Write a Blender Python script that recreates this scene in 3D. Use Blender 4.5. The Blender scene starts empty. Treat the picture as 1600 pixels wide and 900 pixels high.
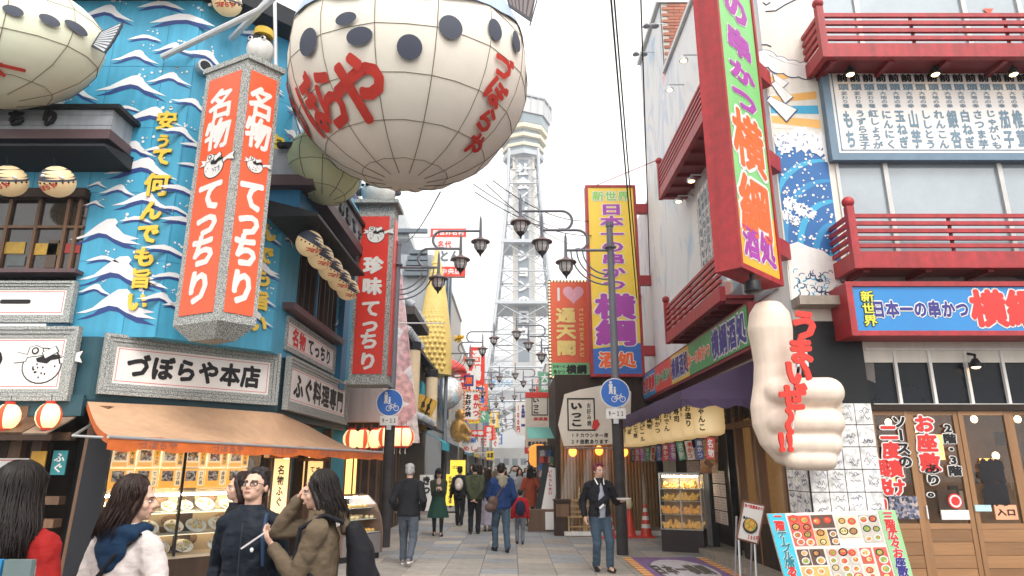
import bpy, math, random
from mathutils import Vector, Matrix, Euler
R = random.Random(11)
S = bpy.context.scene
COL = S.collection
rad = math.radians
# ---------------------------------------------------------------- camera
FPX, PITCH, CAMZ = 1040.0, math.atan(280 / 1040.0), 1.65
cam_data = bpy.data.cameras.new("camera")
cam = bpy.data.objects.new("camera", cam_data); COL.objects.link(cam)
cam.location = (0, 0, CAMZ); cam.rotation_euler = (math.pi / 2 + PITCH, 0, 0)
cam_data.sensor_width = 36; cam_data.lens = FPX / 1600 * 36
cam_data.clip_end = 3000; cam_data.clip_start = 0.05
cam_data.dof.use_dof = True; cam_data.dof.focus_distance = 11.0; cam_data.dof.aperture_fstop = 7.0
S.camera = cam
# ---------------------------------------------------------------- sky and sun (bright overcast)
SUN_EL, SUN_AZ = rad(52), rad(25)
W = bpy.data.worlds.new("World"); S.world = W; W.use_nodes = True
nt = W.node_tree; bgn = nt.nodes["Background"]
sky = nt.nodes.new("ShaderNodeTexSky"); sky.sky_type = 'NISHITA'; sky.sun_disc = False
sky.sun_elevation = SUN_EL; sky.sun_rotation = SUN_AZ; sky.air_density = 1.0; sky.dust_density = 4.0
hsv = nt.nodes.new("ShaderNodeHueSaturation"); hsv.inputs["Saturation"].default_value = 0.12
nt.links.new(sky.outputs[0], hsv.inputs["Color"])
mixw = nt.nodes.new("ShaderNodeMix"); mixw.data_type = 'RGBA'; mixw.inputs[0].default_value = 0.55
mixw.inputs[7].default_value = (10.3, 9.9, 9.5, 1)          # even cloud layer
nt.links.new(hsv.outputs[0], mixw.inputs[6])
nt.links.new(mixw.outputs[2], bgn.inputs[0]); bgn.inputs[1].default_value = 0.13
sl = bpy.data.lights.new("sun", 'SUN'); sl.energy = 1.1; sl.angle = rad(22); sl.color = (1, 0.95, 0.88)
sun = bpy.data.objects.new("sun", sl); COL.objects.link(sun)
# sun direction: azimuth measured so that light comes from behind-right of the camera
d = Vector((math.sin(SUN_AZ) * math.cos(SUN_EL), -math.cos(SUN_AZ) * math.cos(SUN_EL), math.sin(SUN_EL)))
sun.rotation_euler = d.to_track_quat('Z', 'Y').to_euler(); sun.location = (20, -20, 40)
sky.sun_rotation = math.atan2(d.x, d.y)
S.view_settings.view_transform = 'Standard'; S.view_settings.look = 'None'
S.view_settings.exposure = 1.0; S.view_settings.gamma = 1.0
S.cycles.max_bounces = 6; S.cycles.diffuse_bounces = 3; S.cycles.glossy_bounces = 3
S.cycles.transmission_bounces = 4; S.cycles.transparent_max_bounces = 12; S.cycles.volume_bounces = 0
S.cycles.caustics_reflective = False; S.cycles.caustics_refractive = False
S.cycles.sample_clamp_indirect = 4.0
S.cycles.use_denoising = True

# ---------------------------------------------------------------- pixel -> plane helpers (photo pixels, 1600x900)
CP, SP = math.cos(PITCH), math.sin(PITCH)
def ray(px, py):
    u, v = (px - 800) / FPX, (450 - py) / FPX
    return Vector((u, CP - v * SP, SP + v * CP))
def atY(px, py, Y):
    r = ray(px, py); t = Y / r.y
    return Vector((r.x * t, Y, CAMZ + r.z * t))
def atX(px, py, X):
    r = ray(px, py); t = X / r.x
    return Vector((X, r.y * t, CAMZ + r.z * t))
def atZ(px, py, Z=0.0):
    r = ray(px, py); t = (Z - CAMZ) / r.z
    return Vector((r.x * t, r.y * t, Z))
class Face:
    """A facade plane: origin, heading; local x runs to the viewer's right along it, y into it, z up."""
    def __init__(s, x, y, rz):
        s.o = Vector((x, y, 0)); s.rz = rad(rz)
        s.dx = Vector((math.cos(s.rz), math.sin(s.rz), 0)); s.dy = Vector((-math.sin(s.rz), math.cos(s.rz), 0))
    def px(s, px, py, out=0.0):
        r = ray(px, py); c = Vector((0, 0, CAMZ))
        o = s.o - s.dy * out
        t = (o - c).dot(s.dy) / r.dot(s.dy)
        p = c + r * t
        return (p - s.o).dot(s.dx), p.z
    def at(s, lx, ly, lz=0):
        p = s.o + s.dx * lx + s.dy * ly
        return Vector((p.x, p.y, lz))

# ---------------------------------------------------------------- objects
def link(name, data, parent=None):
    o = bpy.data.objects.new(name, data); COL.objects.link(o)
    if parent is not None: o.parent = parent
    return o
def tag(o, label=None, cat=None, group=None, kind=None):
    if label: o["label"] = label
    if cat: o["category"] = cat
    if group: o["group"] = group
    if kind: o["kind"] = kind
    return o
def thing(name, label, cat, loc=(0, 0, 0), rz=0.0, group=None):
    o = link(name, None); o.location = loc; o.rotation_euler = (0, 0, rz); o.empty_display_size = .2
    return tag(o, label, cat, group)
def on(face, name, label, cat, group=None, lx=0, out=0, z=0):
    return thing(name, label, cat, face.at(lx, -out, z), face.rz, group)
def dup(root, loc=None, rz=None, label=None, scale=None):
    r = root.copy(); COL.objects.link(r)
    if loc is not None: r.location = loc
    if rz is not None: r.rotation_euler = (0, 0, rz)
    if scale is not None: r.scale = (scale,) * 3 if not hasattr(scale, '__len__') else scale
    if label: r["label"] = label
    for ch in list(root.children):
        c = ch.copy(); COL.objects.link(c); c.parent = r
        for g in list(ch.children):
            e = g.copy(); COL.objects.link(e); e.parent = c
    return r

class MB:
    def __init__(s): s.v = []; s.f = []; s.m = []
    def add(s, vs, fs, mi=0):
        b = len(s.v); s.v.extend(tuple(v) for v in vs); s.f.extend(tuple(i + b for i in f) for f in fs); s.m.extend([mi] * len(fs)); return s
    def box(s, x0, x1, y0, y1, z0, z1, mi=0):
        vs = [(x, y, z) for x in (x0, x1) for y in (y0, y1) for z in (z0, z1)]
        return s.add(vs, [(0, 1, 3, 2), (4, 6, 7, 5), (0, 4, 5, 1), (2, 3, 7, 6), (0, 2, 6, 4), (1, 5, 7, 3)], mi)
    def obox(s, c, size, rot=None, mi=0):
        m = rot.to_matrix() if isinstance(rot, Euler) else (rot or Matrix.Identity(3))
        hx, hy, hz = size[0] / 2, size[1] / 2, size[2] / 2
        vs = [Vector(c) + m @ Vector((x, y, z)) for x in (-hx, hx) for y in (-hy, hy) for z in (-hz, hz)]
        return s.add(vs, [(0, 1, 3, 2), (4, 6, 7, 5), (0, 4, 5, 1), (2, 3, 7, 6), (0, 2, 6, 4), (1, 5, 7, 3)], mi)
    def bar(s, a, b, w, h=None, mi=0):
        a, b = Vector(a), Vector(b); d = b - a; L = d.length; q = d.to_track_quat('Y', 'Z').to_matrix()
        return s.obox((a + b) / 2, (w, L, h or w), q, mi)
    def tube(s, pts, r, n=8, mi=0, closed=False):
        pts = [Vector(p) for p in pts]; k = len(pts); vs = []; fs = []
        rs = r if hasattr(r, '__len__') else [r] * k
        up = None
        for i, p in enumerate(pts):
            d = (pts[min(i + 1, k - 1)] - pts[max(i - 1, 0)]).normalized()
            if up is None:
                up = Vector((0, 0, 1)) if abs(d.z) < .9 else Vector((1, 0, 0))
            a = d.cross(up)
            if a.length < 1e-6: a = d.cross(Vector((0, 1, 0)))
            a.normalize(); b = a.cross(d).normalized(); up = b
            for j in range(n):
                t = 2 * math.pi * j / n
                vs.append(p + (a * math.cos(t) + b * math.sin(t)) * rs[i])
        for i in range(k - 1):
            for j in range(n):
                fs.append((i * n + j, i * n + (j + 1) % n, (i + 1) * n + (j + 1) % n, (i + 1) * n + j))
        fs.append(tuple(range(n - 1, -1, -1))); fs.append(tuple(range((k - 1) * n, k * n)))
        return s.add(vs, fs, mi)
    def lathe(s, prof, n=16, c=(0, 0, 0), mi=0, sx=1, sy=1):
        vs = []; fs = []; k = len(prof)
        for (r, z) in prof:
            for j in range(n):
                t = 2 * math.pi * j / n
                vs.append((c[0] + r * math.cos(t) * sx, c[1] + r * math.sin(t) * sy, c[2] + z))
        for i in range(k - 1):
            for j in range(n):
                fs.append((i * n + j, i * n + (j + 1) % n, (i + 1) * n + (j + 1) % n, (i + 1) * n + j))
        fs.append(tuple(range(n - 1, -1, -1))); fs.append(tuple(range((k - 1) * n, k * n)))
        return s.add(vs, fs, mi)
    def ell(s, c, r, n=14, k=9, mi=0, rot=None):
        c = Vector(c); vs = []; fs = []
        m = rot.to_matrix() if isinstance(rot, Euler) else (rot or Matrix.Identity(3))
        for i in range(1, k):
            ph = math.pi * i / k
            for j in range(n):
                t = 2 * math.pi * j / n
                vs.append(c + m @ Vector((r[0] * math.sin(ph) * math.cos(t), r[1] * math.sin(ph) * math.sin(t), -r[2] * math.cos(ph))))
        vs.append(c + m @ Vector((0, 0, -r[2]))); vs.append(c + m @ Vector((0, 0, r[2])))
        for i in range(k - 2):
            for j in range(n):
                fs.append((i * n + j, i * n + (j + 1) % n, (i + 1) * n + (j + 1) % n, (i + 1) * n + j))
        b = (k - 1) * n
        for j in range(n):
            fs.append((b, (j + 1) % n, j)); fs.append((b + 1, (k - 2) * n + j, (k - 2) * n + (j + 1) % n))
        return s.add(vs, fs, mi)
    def cap(s, a, b, ra, rb, n=10, mi=0):
        """tapered capsule with round ends"""
        a, b = Vector(a), Vector(b); d = (b - a)
        if d.length < 1e-5: return s.ell(a, (ra,) * 3, n, 8, mi)
        d.normalize(); pts = []; rs = []
        for t in (.15, .5, .8, 1.0):
            pts.append(a - d * ra * math.sqrt(max(0, 1 - t * t))); rs.append(ra * t)
        for t in (1.0, .8, .5, .15):
            pts.append(b + d * rb * math.sqrt(max(0, 1 - t * t))); rs.append(rb * t)
        return s.tube(pts, rs, n, mi)
    def loft(s, rings, n=16, mi=0):
        """rings: (center, rx, ry[, axis quaternion-matrix]) stacked, closed"""
        vs = []; fs = []; k = len(rings)
        for rg in rings:
            c, rx, ry = Vector(rg[0]), rg[1], rg[2]; m = rg[3] if len(rg) > 3 else None
            for j in range(n):
                t = 2 * math.pi * j / n
                p = Vector((rx * math.cos(t), ry * math.sin(t), 0))
                vs.append(c + (m @ p if m else p))
        for i in range(k - 1):
            for j in range(n):
                fs.append((i * n + j, i * n + (j + 1) % n, (i + 1) * n + (j + 1) % n, (i + 1) * n + j))
        fs.append(tuple(range(n - 1, -1, -1))); fs.append(tuple(range((k - 1) * n, k * n)))
        return s.add(vs, fs, mi)
    def prism(s, poly, y0, y1, mi=0):
        """polygon in x,z given counter-clockwise seen from -y, extruded from y0 (front) to y1"""
        n = len(poly)
        vs = [(p[0], y0, p[1]) for p in poly] + [(p[0], y1, p[1]) for p in poly]
        fs = [tuple(range(n)), tuple(range(2 * n - 1, n - 1, -1))]
        fs += [(i, i + n, (i + 1) % n + n, (i + 1) % n) for i in range(n)]
        return s.add(vs, fs, mi)
    def quad(s, a, b, c, d, mi=0): return s.add([a, b, c, d], [(0, 1, 2, 3)], mi)
    def poly(s, pts, mi=0): return s.add(pts, [tuple(range(len(pts)))], mi)
    def mesh(s, name, mats, smooth=None):
        me = bpy.data.meshes.new(name); me.from_pydata(s.v, [], s.f)
        for m in (mats if isinstance(mats, (list, tuple)) else [mats]): me.materials.append(m)
        if any(s.m): me.polygons.foreach_set("material_index", s.m)
        if smooth:
            me.polygons.foreach_set("use_smooth", [True] * len(me.polygons))
            if smooth < 3: me.set_sharp_from_angle(angle=smooth)
        me.update(); return me
    def build(s, name, mats, parent=None, smooth=None, loc=None):
        o = link(name, s.mesh(name, mats, smooth), parent)
        if loc is not None: o.location = loc
        return o
def part(parent, name, mats, smooth=None, **k):
    """one box part: part(p,'x',m,box=(x0,x1,y0,y1,z0,z1))"""
    return MB().box(*k["box"]).build(name, mats, parent, smooth)

# ---------------------------------------------------------------- materials
MATS = {}
def M(name, col, rough=.6, metal=0, var=.14, scale=5, bump=0, bscale=30, emit=None, es=0, rnd=0, streak=0, alpha=None, spec=.5, stretch=None, trans=0, coat=0, dirt=0):
    if name in MATS: return MATS[name]
    m = bpy.data.materials.new(name); m.use_nodes = True; MATS[name] = m
    n, l = m.node_tree.nodes, m.node_tree.links; b = n["Principled BSDF"]
    b.inputs["Roughness"].default_value = rough; b.inputs["Metallic"].default_value = metal
    b.inputs["Specular IOR Level"].default_value = spec
    if trans: b.inputs["Transmission Weight"].default_value = trans
    if coat: b.inputs["Coat Weight"].default_value = coat
    tc = n.new("ShaderNodeTexCoord"); co = tc.outputs["Object"]
    if stretch:
        mp = n.new("ShaderNodeMapping"); mp.inputs["Scale"].default_value = stretch; l.new(co, mp.inputs[0]); co = mp.outputs[0]
    nz = n.new("ShaderNodeTexNoise"); nz.inputs["Scale"].default_value = scale; nz.inputs["Detail"].default_value = 6; nz.inputs["Roughness"].default_value = .65
    l.new(co, nz.inputs["Vector"])
    mr = n.new("ShaderNodeMapRange"); mr.inputs[1].default_value = .25; mr.inputs[2].default_value = .75
    mr.inputs[3].default_value = 1 - var; mr.inputs[4].default_value = 1 + var
    l.new(nz.outputs[0], mr.inputs[0]); fac = mr.outputs[0]
    if rnd:
        oi = n.new("ShaderNodeObjectInfo"); m2 = n.new("ShaderNodeMapRange"); m2.inputs[3].default_value = 1 - rnd; m2.inputs[4].default_value = 1 + rnd
        l.new(oi.outputs["Random"], m2.inputs[0]); mu = n.new("ShaderNodeMath"); mu.operation = 'MULTIPLY'
        l.new(fac, mu.inputs[0]); l.new(m2.outputs[0], mu.inputs[1]); fac = mu.outputs[0]
    if streak:
        mp2 = n.new("ShaderNodeMapping"); mp2.inputs["Scale"].default_value = (5, 5, .35); l.new(tc.outputs["Object"], mp2.inputs[0])
        n2 = n.new("ShaderNodeTexNoise"); n2.inputs["Scale"].default_value = 1.6; n2.inputs["Detail"].default_value = 5; l.new(mp2.outputs[0], n2.inputs["Vector"])
        m3 = n.new("ShaderNodeMapRange"); m3.inputs[1].default_value = .35; m3.inputs[2].default_value = .7; m3.inputs[3].default_value = 1; m3.inputs[4].default_value = 1 - streak
        l.new(n2.outputs[0], m3.inputs[0]); mu = n.new("ShaderNodeMath"); mu.operation = 'MULTIPLY'
        l.new(fac, mu.inputs[0]); l.new(m3.outputs[0], mu.inputs[1]); fac = mu.outputs[0]
    vm = n.new("ShaderNodeVectorMath"); vm.operation = 'SCALE'; vm.inputs[0].default_value = col[:3]
    l.new(fac, vm.inputs["Scale"]); l.new(vm.outputs[0], b.inputs["Base Color"])
    if rough > .15 and not trans:
        r2 = n.new("ShaderNodeMapRange"); r2.inputs[3].default_value = max(.05, rough - .12); r2.inputs[4].default_value = min(1, rough + .12)
        l.new(nz.outputs[0], r2.inputs[0]); l.new(r2.outputs[0], b.inputs["Roughness"])
    if bump:
        nb = n.new("ShaderNodeTexNoise"); nb.inputs["Scale"].default_value = bscale; nb.inputs["Detail"].default_value = 4; l.new(co, nb.inputs["Vector"])
        bm = n.new("ShaderNodeBump"); bm.inputs["Strength"].default_value = bump; bm.inputs["Distance"].default_value = .02
        l.new(nb.outputs[0], bm.inputs["Height"]); l.new(bm.outputs[0], b.inputs["Normal"])
    if max(col[:3]) < .06 and spec == .5: b.inputs["Specular IOR Level"].default_value = .22
    if emit:
        b.inputs["Emission Color"].default_value = (*emit, 1); b.inputs["Emission Strength"].default_value = es
    return m
def rope_mat():
    """grey braided cord wound round the sign frames: short light and dark dashes"""
    m = bpy.data.materials.new("rope_cord"); m.use_nodes = True; n, l = m.node_tree.nodes, m.node_tree.links; b = n["Principled BSDF"]
    tc = n.new("ShaderNodeTexCoord"); mp = n.new("ShaderNodeMapping"); mp.inputs["Scale"].default_value = (1, 1, 1.0); l.new(tc.outputs["Object"], mp.inputs[0])
    v = n.new("ShaderNodeTexNoise"); v.inputs["Scale"].default_value = 70; v.inputs["Detail"].default_value = 2; v.inputs["Roughness"].default_value = .7; l.new(mp.outputs[0], v.inputs["Vector"])
    cr = n.new("ShaderNodeValToRGB"); cr.color_ramp.elements[0].position = .40; cr.color_ramp.elements[1].position = .60
    cr.color_ramp.elements[0].color = (.10, .12, .12, 1); cr.color_ramp.elements[1].color = (.62, .63, .6, 1)
    l.new(v.outputs[0], cr.inputs[0]); l.new(cr.outputs[0], b.inputs["Base Color"]); b.inputs["Roughness"].default_value = .85
    bm = n.new("ShaderNodeBump"); bm.inputs["Strength"].default_value = .6; bm.inputs["Distance"].default_value = .02; l.new(v.outputs[0], bm.inputs["Height"]); l.new(bm.outputs[0], b.inputs["Normal"])
    MATS["rope"] = m; return m
def food_mat(name, cols, scale=14, rough=.45, es=0):
    """mottled photograph / food: cells of several colours"""
    m = bpy.data.materials.new(name); m.use_nodes = True; n, l = m.node_tree.nodes, m.node_tree.links; b = n["Principled BSDF"]
    tc = n.new("ShaderNodeTexCoord"); oi = n.new("ShaderNodeObjectInfo"); va = n.new("ShaderNodeVectorMath"); va.operation = 'ADD'
    sc = n.new("ShaderNodeVectorMath"); sc.operation = 'SCALE'; cb = n.new("ShaderNodeCombineXYZ"); 
    for i in range(3): l.new(oi.outputs["Random"], cb.inputs[i])
    l.new(cb.outputs[0], sc.inputs[0]); sc.inputs["Scale"].default_value = 31
    l.new(tc.outputs["Object"], va.inputs[0]); l.new(sc.outputs[0], va.inputs[1])
    v = n.new("ShaderNodeTexVoronoi"); v.inputs["Scale"].default_value = scale; l.new(va.outputs[0], v.inputs["Vector"])
    sp = n.new("ShaderNodeSeparateColor"); l.new(v.outputs["Color"], sp.inputs[0])
    cr = n.new("ShaderNodeValToRGB"); cr.color_ramp.interpolation = 'CONSTANT'
    k = len(cols)
    while len(cr.color_ramp.elements) < k: cr.color_ramp.elements.new(.5)
    for i, c in enumerate(cols): cr.color_ramp.elements[i].position = i / k; cr.color_ramp.elements[i].color = (*c, 1)
    l.new(sp.outputs[0], cr.inputs[0])
    nz = n.new("ShaderNodeTexNoise"); nz.inputs["Scale"].default_value = scale * 4; nz.inputs["Detail"].default_value = 3; l.new(va.outputs[0], nz.inputs["Vector"])
    mr = n.new("ShaderNodeMapRange"); mr.inputs[1].default_value = .3; mr.inputs[2].default_value = .7; mr.inputs[3].default_value = .6; mr.inputs[4].default_value = 1.25; l.new(nz.outputs[0], mr.inputs[0])
    vm = n.new("ShaderNodeVectorMath"); vm.operation = 'SCALE'; l.new(cr.outputs[0], vm.inputs[0]); l.new(mr.outputs[0], vm.inputs["Scale"])
    l.new(vm.outputs[0], b.inputs["Base Color"]); b.inputs["Roughness"].default_value = rough
    if es: l.new(vm.outputs[0], b.inputs["Emission Color"]); b.inputs["Emission Strength"].default_value = es
    MATS[name] = m; return m
def glass_mat(name, tint=(.9, .95, 1), alpha_face=.12, rough=.03):
    """window pane: clear sheet with mirror reflection growing at grazing angles"""
    m = bpy.data.materials.new(name); m.use_nodes = True; n, l = m.node_tree.nodes, m.node_tree.links
    for x in list(n):
        if x.type != 'OUTPUT_MATERIAL': n.remove(x)
    out = n[0]; tr = n.new("ShaderNodeBsdfTransparent"); tr.inputs[0].default_value = (*tint, 1); gl = n.new("ShaderNodeBsdfGlossy"); gl.inputs["Roughness"].default_value = rough
    lw = n.new("ShaderNodeLayerWeight"); lw.inputs[0].default_value = .12; mr = n.new("ShaderNodeMapRange"); mr.inputs[3].default_value = alpha_face * .6; mr.inputs[4].default_value = .6
    l.new(lw.outputs["Fresnel"], mr.inputs[0]); mx = n.new("ShaderNodeMixShader"); l.new(mr.outputs[0], mx.inputs[0]); l.new(tr.outputs[0], mx.inputs[1]); l.new(gl.outputs[0], mx.inputs[2]); l.new(mx.outputs[0], out.inputs[0])
    MATS[name] = m; return m

# ---------------------------------------------------------------- lettering
TMP = bpy.data.scenes.new("glyph_workshop")
_G = {}
def glyph(ch, bold, ext=0):
    k = (ch, bold, ext)
    if k in _G: return _G[k]
    c = bpy.data.curves.new("g", 'FONT'); c.body = ch; c.offset = bold; c.resolution_u = 2 if ord(ch) < 0x3100 else 1; c.extrude = ext
    o = bpy.data.objects.new("g", c); me = o.to_mesh()
    vs = [tuple(v.co) for v in me.vertices]; fs = [tuple(p.vertices) for p in me.polygons]
    if vs:
        if ord(ch) < 0x2000:
            xs = [v[0] for v in vs]; cx = (min(xs) + max(xs)) / 2; cy = .36; w = max(xs) - min(xs)
        else: cx, cy, w = .5, .37, 1
        vs = [(x - cx, y - cy, z) for x, y, z in vs]
    o.to_mesh_clear()
    bpy.data.objects.remove(o); bpy.data.curves.remove(c)
    _G[k] = (vs, fs); return _G[k]
def text_mb(mb, body, x, z, w, h, y=-.004, bold=.03, vert=False, ext=0, mi=0, pad=.95, jit=0, sx=1.0, step=.0002):
    """bold is the stroke's extra half-width in em, built from slightly shifted copies of the thin glyph"""
    n = len(body); cw, ch_ = (w, h / n) if vert else (w / n, h)
    k = 0 if bold < .008 else (4 if bold < .03 else (6 if bold < .05 else 10))
    offs = [(0, 0)] + [(bold * math.cos(2 * math.pi * (i + .5) / k), bold * math.sin(2 * math.pi * (i + .5) / k)) for i in range(k)]
    for i, c in enumerate(body):
        if c in ' \u3000': continue
        vs, fs = glyph(c, 0, 1 if ext else 0)
        ox, oz = (x, z + h / 2 - ch_ * (i + .5)) if vert else (x - w / 2 + cw * (i + .5), z)
        ax, az = cw * pad * sx, ch_ * pad
        if vert and c in 'ー-－': vs = [(-q[1], -q[0], q[2]) for q in vs]
        if vert and c in '〜~': vs = [(q[1], -q[0], q[2]) for q in vs]
        a = R.uniform(-jit, jit) if jit else 0; ca, sa = math.cos(a), math.sin(a)
        for j, (dx, dz) in enumerate(offs):
            mb.add([(ox + ax * ((q[0] + dx) * ca - (q[1] + dz) * sa), y - step * j - (q[2] * ext if ext else 0), oz + az * ((q[0] + dx) * sa + (q[1] + dz) * ca)) for q in vs], fs, mi)
    return mb
def text(body, parent, mat, x, z, w, h, y=-.004, bold=.03, vert=False, ext=0, out=None, outw=.085, name="lettering", pad=.95, jit=0, sx=1.0):
    """lettering as one mesh; out = material of the wider rim behind it; raised letters (ext) are one object each"""
    if ext:
        n = len(body)
        for i, c in enumerate(body):
            if c in ' \u3000': continue
            cx, cz = (0, h / 2 - h / n * (i + .5)) if vert else (-w / 2 + w / n * (i + .5), 0)
            mb = text_mb(MB(), c, 0, 0, w if vert else w / n, h / n if vert else h, 0, bold, vert, ext, 0, pad, jit, sx)
            mb.build("letter", mat, parent, None, (x + cx, y, z + cz))
        return
    mb = MB()
    if out: text_mb(mb, body, x, z, w, h, y, outw, vert, 0, 1, pad, 0, sx)
    text_mb(mb, body, x, z, w, h, y - (.005 if out else 0), bold, vert, 0, 0, pad, jit, sx)
    return mb.build(name, [mat, out] if out else mat, parent)
def translucent(m, k):
    n, l = m.node_tree.nodes, m.node_tree.links; b = n["Principled BSDF"]; o = n["Material Output"]; t = n.new("ShaderNodeBsdfTranslucent"); x = n.new("ShaderNodeMixShader"); x.inputs[0].default_value = k
    l.new(b.inputs["Base Color"].links[0].from_socket, t.inputs[0]); l.new(b.outputs[0], x.inputs[1]); l.new(t.outputs[0], x.inputs[2]); l.new(x.outputs[0], o.inputs[0])
def panel(parent, x0, x1, z0, z1, mat, y=0.0, t=.03, name="panel"):
    return MB().box(x0, x1, y, y + t, z0, z1).build(name, mat, parent)
def frame(parent, x0, x1, z0, z1, w, mat, y0=-.04, y1=.05, name="frame"):
    """picture frame lying just outside the rectangle"""
    m = MB(); m.box(x0 - w, x1 + w, y0, y1, z1, z1 + w).box(x0 - w, x1 + w, y0, y1, z0 - w, z0)
    m.box(x0 - w, x0, y0, y1, z0, z1).box(x1, x1 + w, y0, y1, z0, z1)
    return m.build(name, mat, parent)
# ================================================================ shared materials
wht = M("white_paint", (.80, .79, .76), .5, var=.06, streak=.12)
panelw = M("backlit_white_acrylic", (.80, .77, .74), .35, var=.03, scale=2)
blk = M("black_lacquer_paint", (.018, .018, .022), .45)
ink = M("black_lettering", (.02, .018, .02), .5, var=.05)
redl = M("red_lettering", (.62, .03, .025), .5, var=.06)
orng = M("orange_red_acrylic", (.82, .11, .035), .4, var=.05, scale=2)
redsign = M("red_acrylic", (.70, .035, .02), .4, var=.05, scale=2)
yel = M("yellow_lettering", (.80, .53, .05), .45, var=.08)
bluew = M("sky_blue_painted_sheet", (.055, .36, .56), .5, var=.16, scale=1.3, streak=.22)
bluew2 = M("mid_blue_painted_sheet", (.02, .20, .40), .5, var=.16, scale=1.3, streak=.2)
navy = M("navy_paint", (.015, .045, .20), .55)
wavew = M("white_wave_paint", (.78, .77, .78), .55, var=.08)
rope = rope_mat()
dwood = M("dark_stained_wood", (.045, .026, .017), .55, var=.4, scale=3, stretch=(1, 1, .12), bump=.3, bscale=12, rnd=.35)
mwood = M("weathered_brown_wood", (.16, .085, .045), .6, var=.4, scale=4, stretch=(1, 1, .12), bump=.35, bscale=14, rnd=.3)
steel = M("galvanised_steel", (.55, .56, .57), .4, metal=.6, var=.1)
greym = M("grey_painted_metal", (.22, .24, .27), .5, var=.12, streak=.2)
claps = M("grey_clapboard_paint", (.38, .41, .45), .6, var=.15, streak=.25)
eave = M("black_eave_board", (.02, .022, .026), .5, var=.2)
plum = M("plum_painted_timber", (.10, .055, .06), .5, var=.15)
dglass = M("dark_window_glass", (.025, .022, .02), .08, var=.3, scale=1.5, spec=.8)
glass = glass_mat("clear_glass", (.96, .97, .97), .06)
warm = M("warm_lamp_glow", (1, .85, .6), .5, emit=(1, .66, .30), es=4)
tubeM = M("fluorescent_tube_glow", (1, 1, 1), .5, emit=(1, .86, .62), es=45)
paperl = M("lit_paper_lantern", (.85, .66, .40), .7, var=.1, emit=(1, .62, .22), es=.55)
creaml = M("cream_vinyl_lantern", (.80, .68, .44), .5, var=.06, emit=(1, .66, .26), es=.18)
gbelly = M("puffer_lantern_belly", (.78, .58, .33), .5, var=.06, emit=(1, .7, .35), es=.10)
# ================================================================ ground
gm = M("grey_mortar_ground", (.10, .095, .09), .9, var=.25, scale=1.2)
g = MB().quad((-320, -60, -.03), (320, -60, -.03), (320, 620, -.03), (-320, 620, -.03)).build("ground", gm)
tag(g, "grey ground under the paving of the shopping street", None, None, "structure")
pv = tag(link("street_paving", None), "beige and blue-grey stone slabs paving the shopping street", None, None, "structure")
slabm = [M("beige_paving_stone", (.265, .243, .217), .75, var=.3, scale=4, bump=.15, bscale=60, rnd=.14, dirt=1),
         M("blue_grey_paving_stone", (.22, .23, .243), .75, var=.3, scale=4, bump=.15, bscale=60, rnd=.14),
         M("pale_paving_stone", (.34, .30, .26), .75, var=.2, scale=9, bump=.15, bscale=60, rnd=.12)]
SW, SD = .62, .62
slabme = [MB().box(-SW / 2 + .004, SW / 2 - .004, -SD / 2 + .004, SD / 2 - .004, -.028, 0).mesh("paving_slab", m) for m in slabm]
rp = random.Random(5); rest = [MB(), MB(), MB()]; nsl = 0
for j in range(150):
    y = 9.6 + (j + .5) * SD
    for i in range(-8, 8):
        x = (i + .5) * SW + .1
        if x < -4.6 or x > 3.6: continue
        pb = .5 if 13.5 < y < 21 else (.12 if y < 13.5 else .38)
        if x > 1.5 and y < 15: pb *= .2
        k = 1 if rp.random() < pb else (2 if rp.random() < .25 else 0)
        if nsl < 300 and -3.4 < x:
            o = link("paving_slab", slabme[k], pv); o.location = (x, y, rp.uniform(-.002, .002)); nsl += 1
        else:
            rest[k].box(x - SW / 2 + .004, x + SW / 2 - .004, y - SD / 2 + .004, y + SD / 2 - .004, -.028, rp.uniform(-.002, .002))
for k in range(3): tag(rest[k].build("paving_slab", slabm[k], pv), kind="stuff")
# ================================================================ left corner restaurant (blue, painted with waves)
LF, LC, LS = Face(-6.16, 9.74, 0), Face(-6.16, 9.74, 45), Face(-4.1, 11.8, 90)
UF, UC, US = Face(-5.4, 9.9, 0), Face(-5.4, 9.9, 45), Face(-4.1, 11.2, 90)
lb = thing("restaurant_building", "bright blue corner restaurant painted with white wave crests and hung with giant signs", "building", (0, 0, 0))
ZU = 3.55
m = MB()   # upper walls: front, chamfer, street side, with window openings closed by separate parts
def wallq(m, f, x0, x1, z0, z1, mi=0, y=0):
    a, b = f.at(x0, y), f.at(x1, y)
    m.quad((a.x, a.y, z0), (b.x, b.y, z0), (b.x, b.y, z1), (a.x, a.y, z1), mi)
wz = UF.px(0, 320)[1]; xb = UF.px(120, 430)[0]
wallq(m, UF, xb, 0, ZU, 9.6); wallq(m, UF, -10, xb, 5.9, 9.6)
wallq(m, UC, 0, 1.84, ZU, 9.6)
wallq(m, US, 0, 1.1, ZU, 9.6); wallq(m, US, 1.1, 5.6, 6.0, 9.6); wallq(m, US, 3.9, 5.6, ZU, 6.0)
m.poly([(-16, 9.9, ZU), (-16, 20, ZU), (-4.1, 20, ZU), (-4.1, 11.2, ZU), (-5.4, 9.9, ZU)])
m.poly([(-16, 9.9, 9.6), (-5.4, 9.9, 9.6), (-4.1, 11.2, 9.6), (-4.1, 16.8, 9.6), (-16, 16.8, 9.6)])
m.quad((-4.1, 16.8, 0), (-12, 16.8, 0), (-12, 16.8, 9.6), (-4.1, 16.8, 9.6))
m.build("wall", [bluew], lb)
m = MB()   # black roof cornice along the top
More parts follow.
